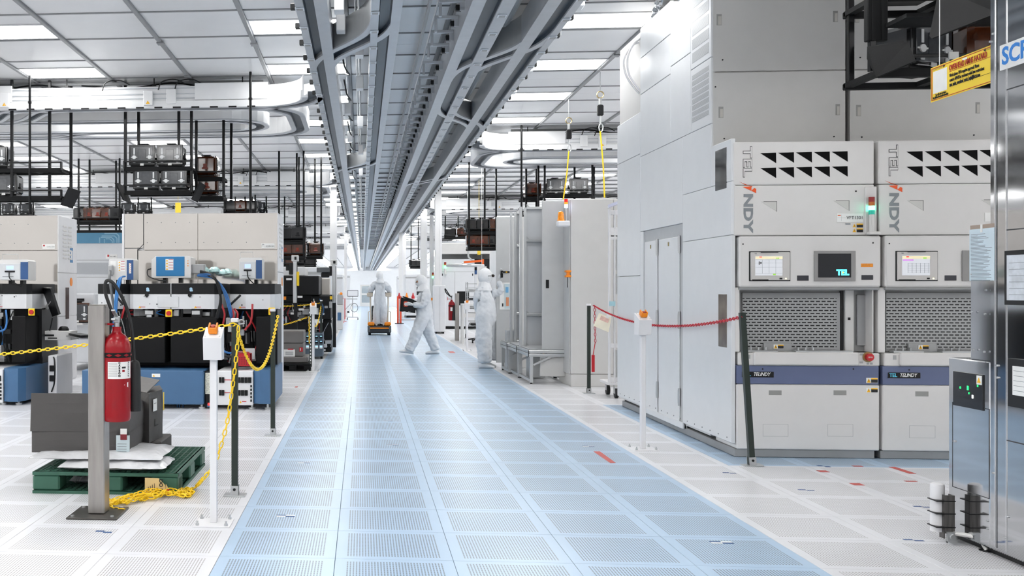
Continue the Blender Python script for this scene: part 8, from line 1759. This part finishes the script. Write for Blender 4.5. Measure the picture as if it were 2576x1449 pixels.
k = M(); Pi = [p.lerp((P[0]+P[2])/2, 0.12)+Vector((0, -0.008, 0)) for p in P]; k.add(Pi+[p+Vector((0, 0.008, 0)) for p in Pi], [(0, 1, 2, 3), (0, 4, 5, 1), (1, 5, 6, 2), (2, 6, 7, 3), (3, 7, 4, 0)]); k.build('side_panel', BLK, t)
k = M(); g = PT(1020, 764, Yw); k.box(g[0]-0.045, g[0]+0.04, Yw-0.2, Yw-0.168, g[2]-0.06, g[2]+0.05, 0, 0.012); k.build('red_grip', mat('orange_red_paint', '#E8502A', 0.4), t)
k = M(); k.bar(P[3]+Vector((0.03, 0.05, 0.015)), P[2]+Vector((-0.05, 0.05, 0.012)), 0.12, 0.03); k.build('top_rim', BLK, t)
for f in (0.3, 0.6): k = M(); p = P[0].lerp(P[1], f); k.box(p.x-0.025, p.x+0.025, Yw-0.165, Yw-0.158, p.z+0.008, p.z+0.03); k.build('white_tab', PAPER, t)
# --- worker at the cabinet, seen from behind left with the right arm raised
Ys = 18.25
J = {'pelvis': (PT(1223, 798, Ys), (0.19, 0.165)), 'belly': (PT(1221, 772, Ys), (0.185, 0.16)), 'chest': (PT(1219, 742, Ys), (0.185, 0.145)), 'neck': (PT(1219, 721, Ys), 0.08), 'skull': (PT(1221, 700, Ys), 0.085), 'crown': (PT(1221, 692, Ys), 0.065),
     'shoL': (PT(1206, 733, Ys, -0.04), 0.085), 'armL': (PT(1202, 747, Ys, -0.05), 0.075), 'elbL': (PT(1206, 776, Ys, 0.12), 0.07), 'wriL': (PT(1222, 792, Ys, 0.3), 0.05),
     'shoR': (PT(1236, 738, Ys, 0.02), 0.085), 'elbR': (PT(1261, 733, Ys, -0.02), 0.062), 'wriR': (PT(1253, 704, Ys, -0.02), 0.048),
     'hipL': (PT(1214, 815, Ys, -0.10), 0.135), 'kneL': (PT(1216, 862, Ys, -0.09), 0.118), 'ankL': (PT(1218, 906, Ys, -0.09), 0.105),
     'hipR': (PT(1230, 814, Ys, 0.10), 0.135), 'kneR': (PT(1234, 860, Ys, 0.12), 0.115), 'ankR': (PT(1237, 902, Ys, 0.14), 0.10)}
hR = PT(1254, 697, Ys, -0.03)
wk, O = figure('person in white coverall and dark glasses reaching up at the open cabinet door', PT(1224, 922, Ys)[:2]+(0,), J, [(hR, (0.22, 0.05, 1), (0.35, 1, -0.1), -1, 0.3), (PT(1222, 792, Ys, 0.3), (0.7, 0.4, -0.3), (0, 1, 0), -1, 0.3)], (1, 0.45, 0.05), goggles=True, head_r=(0.092, 0.108, 0.135), seed=7)
shoe(wk, O, (PT(1203, 920, Ys)[0], Ys-0.08, 0.003), (PT(1243, 920, Ys)[0], Ys-0.06, 0.002), w=0.056); shoe(wk, O, (PT(1224, 918, Ys)[0], Ys+0.14, 0.003), (PT(1248, 918, Ys)[0]+0.02, Ys+0.2, 0.002), w=0.055)
# --- rider on the stand-on vehicle, seen from behind
Yr_ = 31.2
J = {'pelvis': (PT(956, 762, Yr_), (0.175, 0.15)), 'belly': (PT(956, 745, Yr_), (0.165, 0.14)), 'chest': (PT(956, 722, Yr_), (0.18, 0.14)), 'neck': (PT(956, 706, Yr_), 0.075), 'skull': (PT(955, 696, Yr_), 0.085), 'crown': (PT(955, 692, Yr_), 0.062)}
for s, sg in (('L', -1), ('R', 1)):
    J['sho'+s] = (PT(956+sg*12, 712, Yr_), 0.1); J['arm'+s] = (PT(956+sg*17, 719, Yr_), 0.085); J['elb'+s] = (PT(956+sg*24, 731, Yr_, 0.12), 0.075); J['wri'+s] = (PT(956+sg*25, 737, Yr_, 0.38), 0.05)
    J['hip'+s] = (PT(956+sg*7, 774, Yr_), 0.125); J['kne'+s] = (PT(956+sg*8.5, 794, Yr_), 0.105); J['ank'+s] = (PT(956+sg*9, 813, Yr_), 0.10)
zpf = PT(956, 819, Yr_)[2]
wk, O = figure('person in white coverall standing on the orange vehicle, seen from behind', PT(956, 819, Yr_), J, [(PT(931, 737, Yr_, 0.38), (0.05, 1, -0.1), (0, 0, 1), 1, 0.5), (PT(981, 737, Yr_, 0.38), (-0.05, 1, -0.1), (0, 0, 1), -1, 0.5)], (0.05, 1, 0), seed=12)
for sg in (-1, 1): x = PT(956+sg*9, 819, Yr_)[0]; shoe(wk, O, (x, Yr_-0.1, zpf+0.002), (x+sg*0.04, Yr_+0.18, zpf+0.002), w=0.055)
Yv = 30.9; x0, x1 = ay(925, 830, Yv)[0], ay(984, 830, Yv)[0]; xm = (x0+x1)/2
t = thing('stand_on_vehicle', 'black and orange stand-on vehicle with handrails carrying the rider', 'vehicle', (xm, Yv, 0))
k = M(); k.box(x0, x1, Yv, Yv+0.9, 0.06, zpf-0.002, 0, 0.03); k.build('chassis', mat('vehicle_black', '#242426', 0.45, var=0.08), t)
k = M(); k.box(x0+0.06, x1-0.06, Yv-0.012, Yv, zpf-0.09, zpf-0.05, 0, 0.006); k.build('orange_strip', ORG_, t)
k = M(); k.box(x0+0.08, x1-0.08, Yv-0.006, Yv, 0.12, zpf-0.1, 0, 0.006); k.build('rear_panel', mat('vehicle_navy', '#25282F', 0.4), t)
for sg, x in ((1, x0), (-1, x1)):
    a, b = sorted((x, x+sg*0.2)); k = M(); k.box(a, b, Yv+0.02, Yv+0.5, zpf-0.001, zpf+0.11, 0, 0.03); k.build('orange_shoulder', ORG_, t)
    a, b = sorted((x-sg*0.004, x+sg*0.07)); k = M(); k.box(a, b, Yv-0.016, Yv-0.001, 0.1, zpf, 0, 0.01); k.build('grey_corner', DG, t)
    for yy in (Yv+0.12, Yv+0.75): k = M(); k.cyl((x+sg*0.02, yy, 0.07), (x+sg*0.1, yy, 0.07), 0.07, 16); k.build('wheel', RUB, t)
    xa = x+sg*0.1; ztp = ay(930, 745, Yv+0.4)[1]
    k = M(); k.tube(smooth_path([(xa, Yv+0.25, zpf+0.1), (xa-sg*0.015, Yv+0.32, zpf+0.5), (xa-sg*0.02, Yv+0.42, ztp)]), 0.022, 8); k.build('rail_tube', mat('beige_tube', '#CFC5B6', 0.4), t, smooth=True)
    k = M(); k.tube([(xa-sg*0.08, Yv+0.1, zpf+0.09), (xa-sg*0.08, Yv+0.1, zpf+0.42), (xa-sg*0.03, Yv+0.4, zpf+0.44)], 0.014, 8); k.build('guard_tube', mat('beige_tube', '#CFC5B6', 0.4), t)
    k = M(); a, b = sorted((xa-sg*0.12, xa+sg*0.06)); k.box(a, b, Yv+0.32, Yv+0.55, ztp-0.02, ztp+0.1, 0, 0.02); k.build('console', mat('beige_console', '#C9BDAE', 0.45), t)
    k = M(); k.cyl((xa+sg*0.05, Yv+0.45, ztp+0.1), (xa+sg*0.05, Yv+0.75, ztp+0.1), 0.02, 10); k.build('grip', BLK, t)
k = M(); k.box(x0+0.12, x1-0.12, Yv+0.65, Yv+0.88, zpf, zpf+0.6, 0, 0.03); k.build('front_tower', mat('vehicle_black', '#242426', 0.45), t)
# distant figures behind the far door
for px, lab in ((914, 'distant person in white behind the far door glass, left one'), (925, 'distant person in white behind the far door glass, right one')):
    Yd = 85.0; x = ay(px, 740, Yd)[0]; p = lambda dx, z, dy=0: (x+dx, Yd+dy, z)
    J = {'pelvis': (p(0, 0.92), (0.17, 0.13)), 'belly': (p(0, 1.1), (0.16, 0.13)), 'chest': (p(0, 1.32), (0.17, 0.13)), 'neck': (p(0, 1.47), 0.07), 'skull': (p(0, 1.6), 0.085), 'crown': (p(0, 1.66), 0.06)}
    for s, sg in (('L', -1), ('R', 1)):
        J['sho'+s] = (p(sg*0.14, 1.38), 0.09); J['arm'+s] = (p(sg*0.2, 1.28), 0.08); J['elb'+s] = (p(sg*0.24, 1.08), 0.07); J['wri'+s] = (p(sg*0.24, 0.86, -0.05), 0.045); J['hip'+s] = (p(sg*0.08, 0.8), 0.12); J['kne'+s] = (p(sg*0.09, 0.45), 0.1); J['ank'+s] = (p(sg*0.1, 0.1), 0.09)
    wk, O = figure(lab, (x, Yd, 0), J, [(p(-0.24, 0.86, -0.05), (0, -0.1, -1), (0, 1, 0), 1, 0.4), (p(0.24, 0.86, -0.05), (0, -0.1, -1), (0, 1, 0), -1, 0.4)], (0.1, -1, 0), seed=px)
    for sg in (-1, 1): shoe(wk, O, (x+sg*0.1, Yd+0.08, 0.002), (x+sg*0.13, Yd-0.2, 0.002))
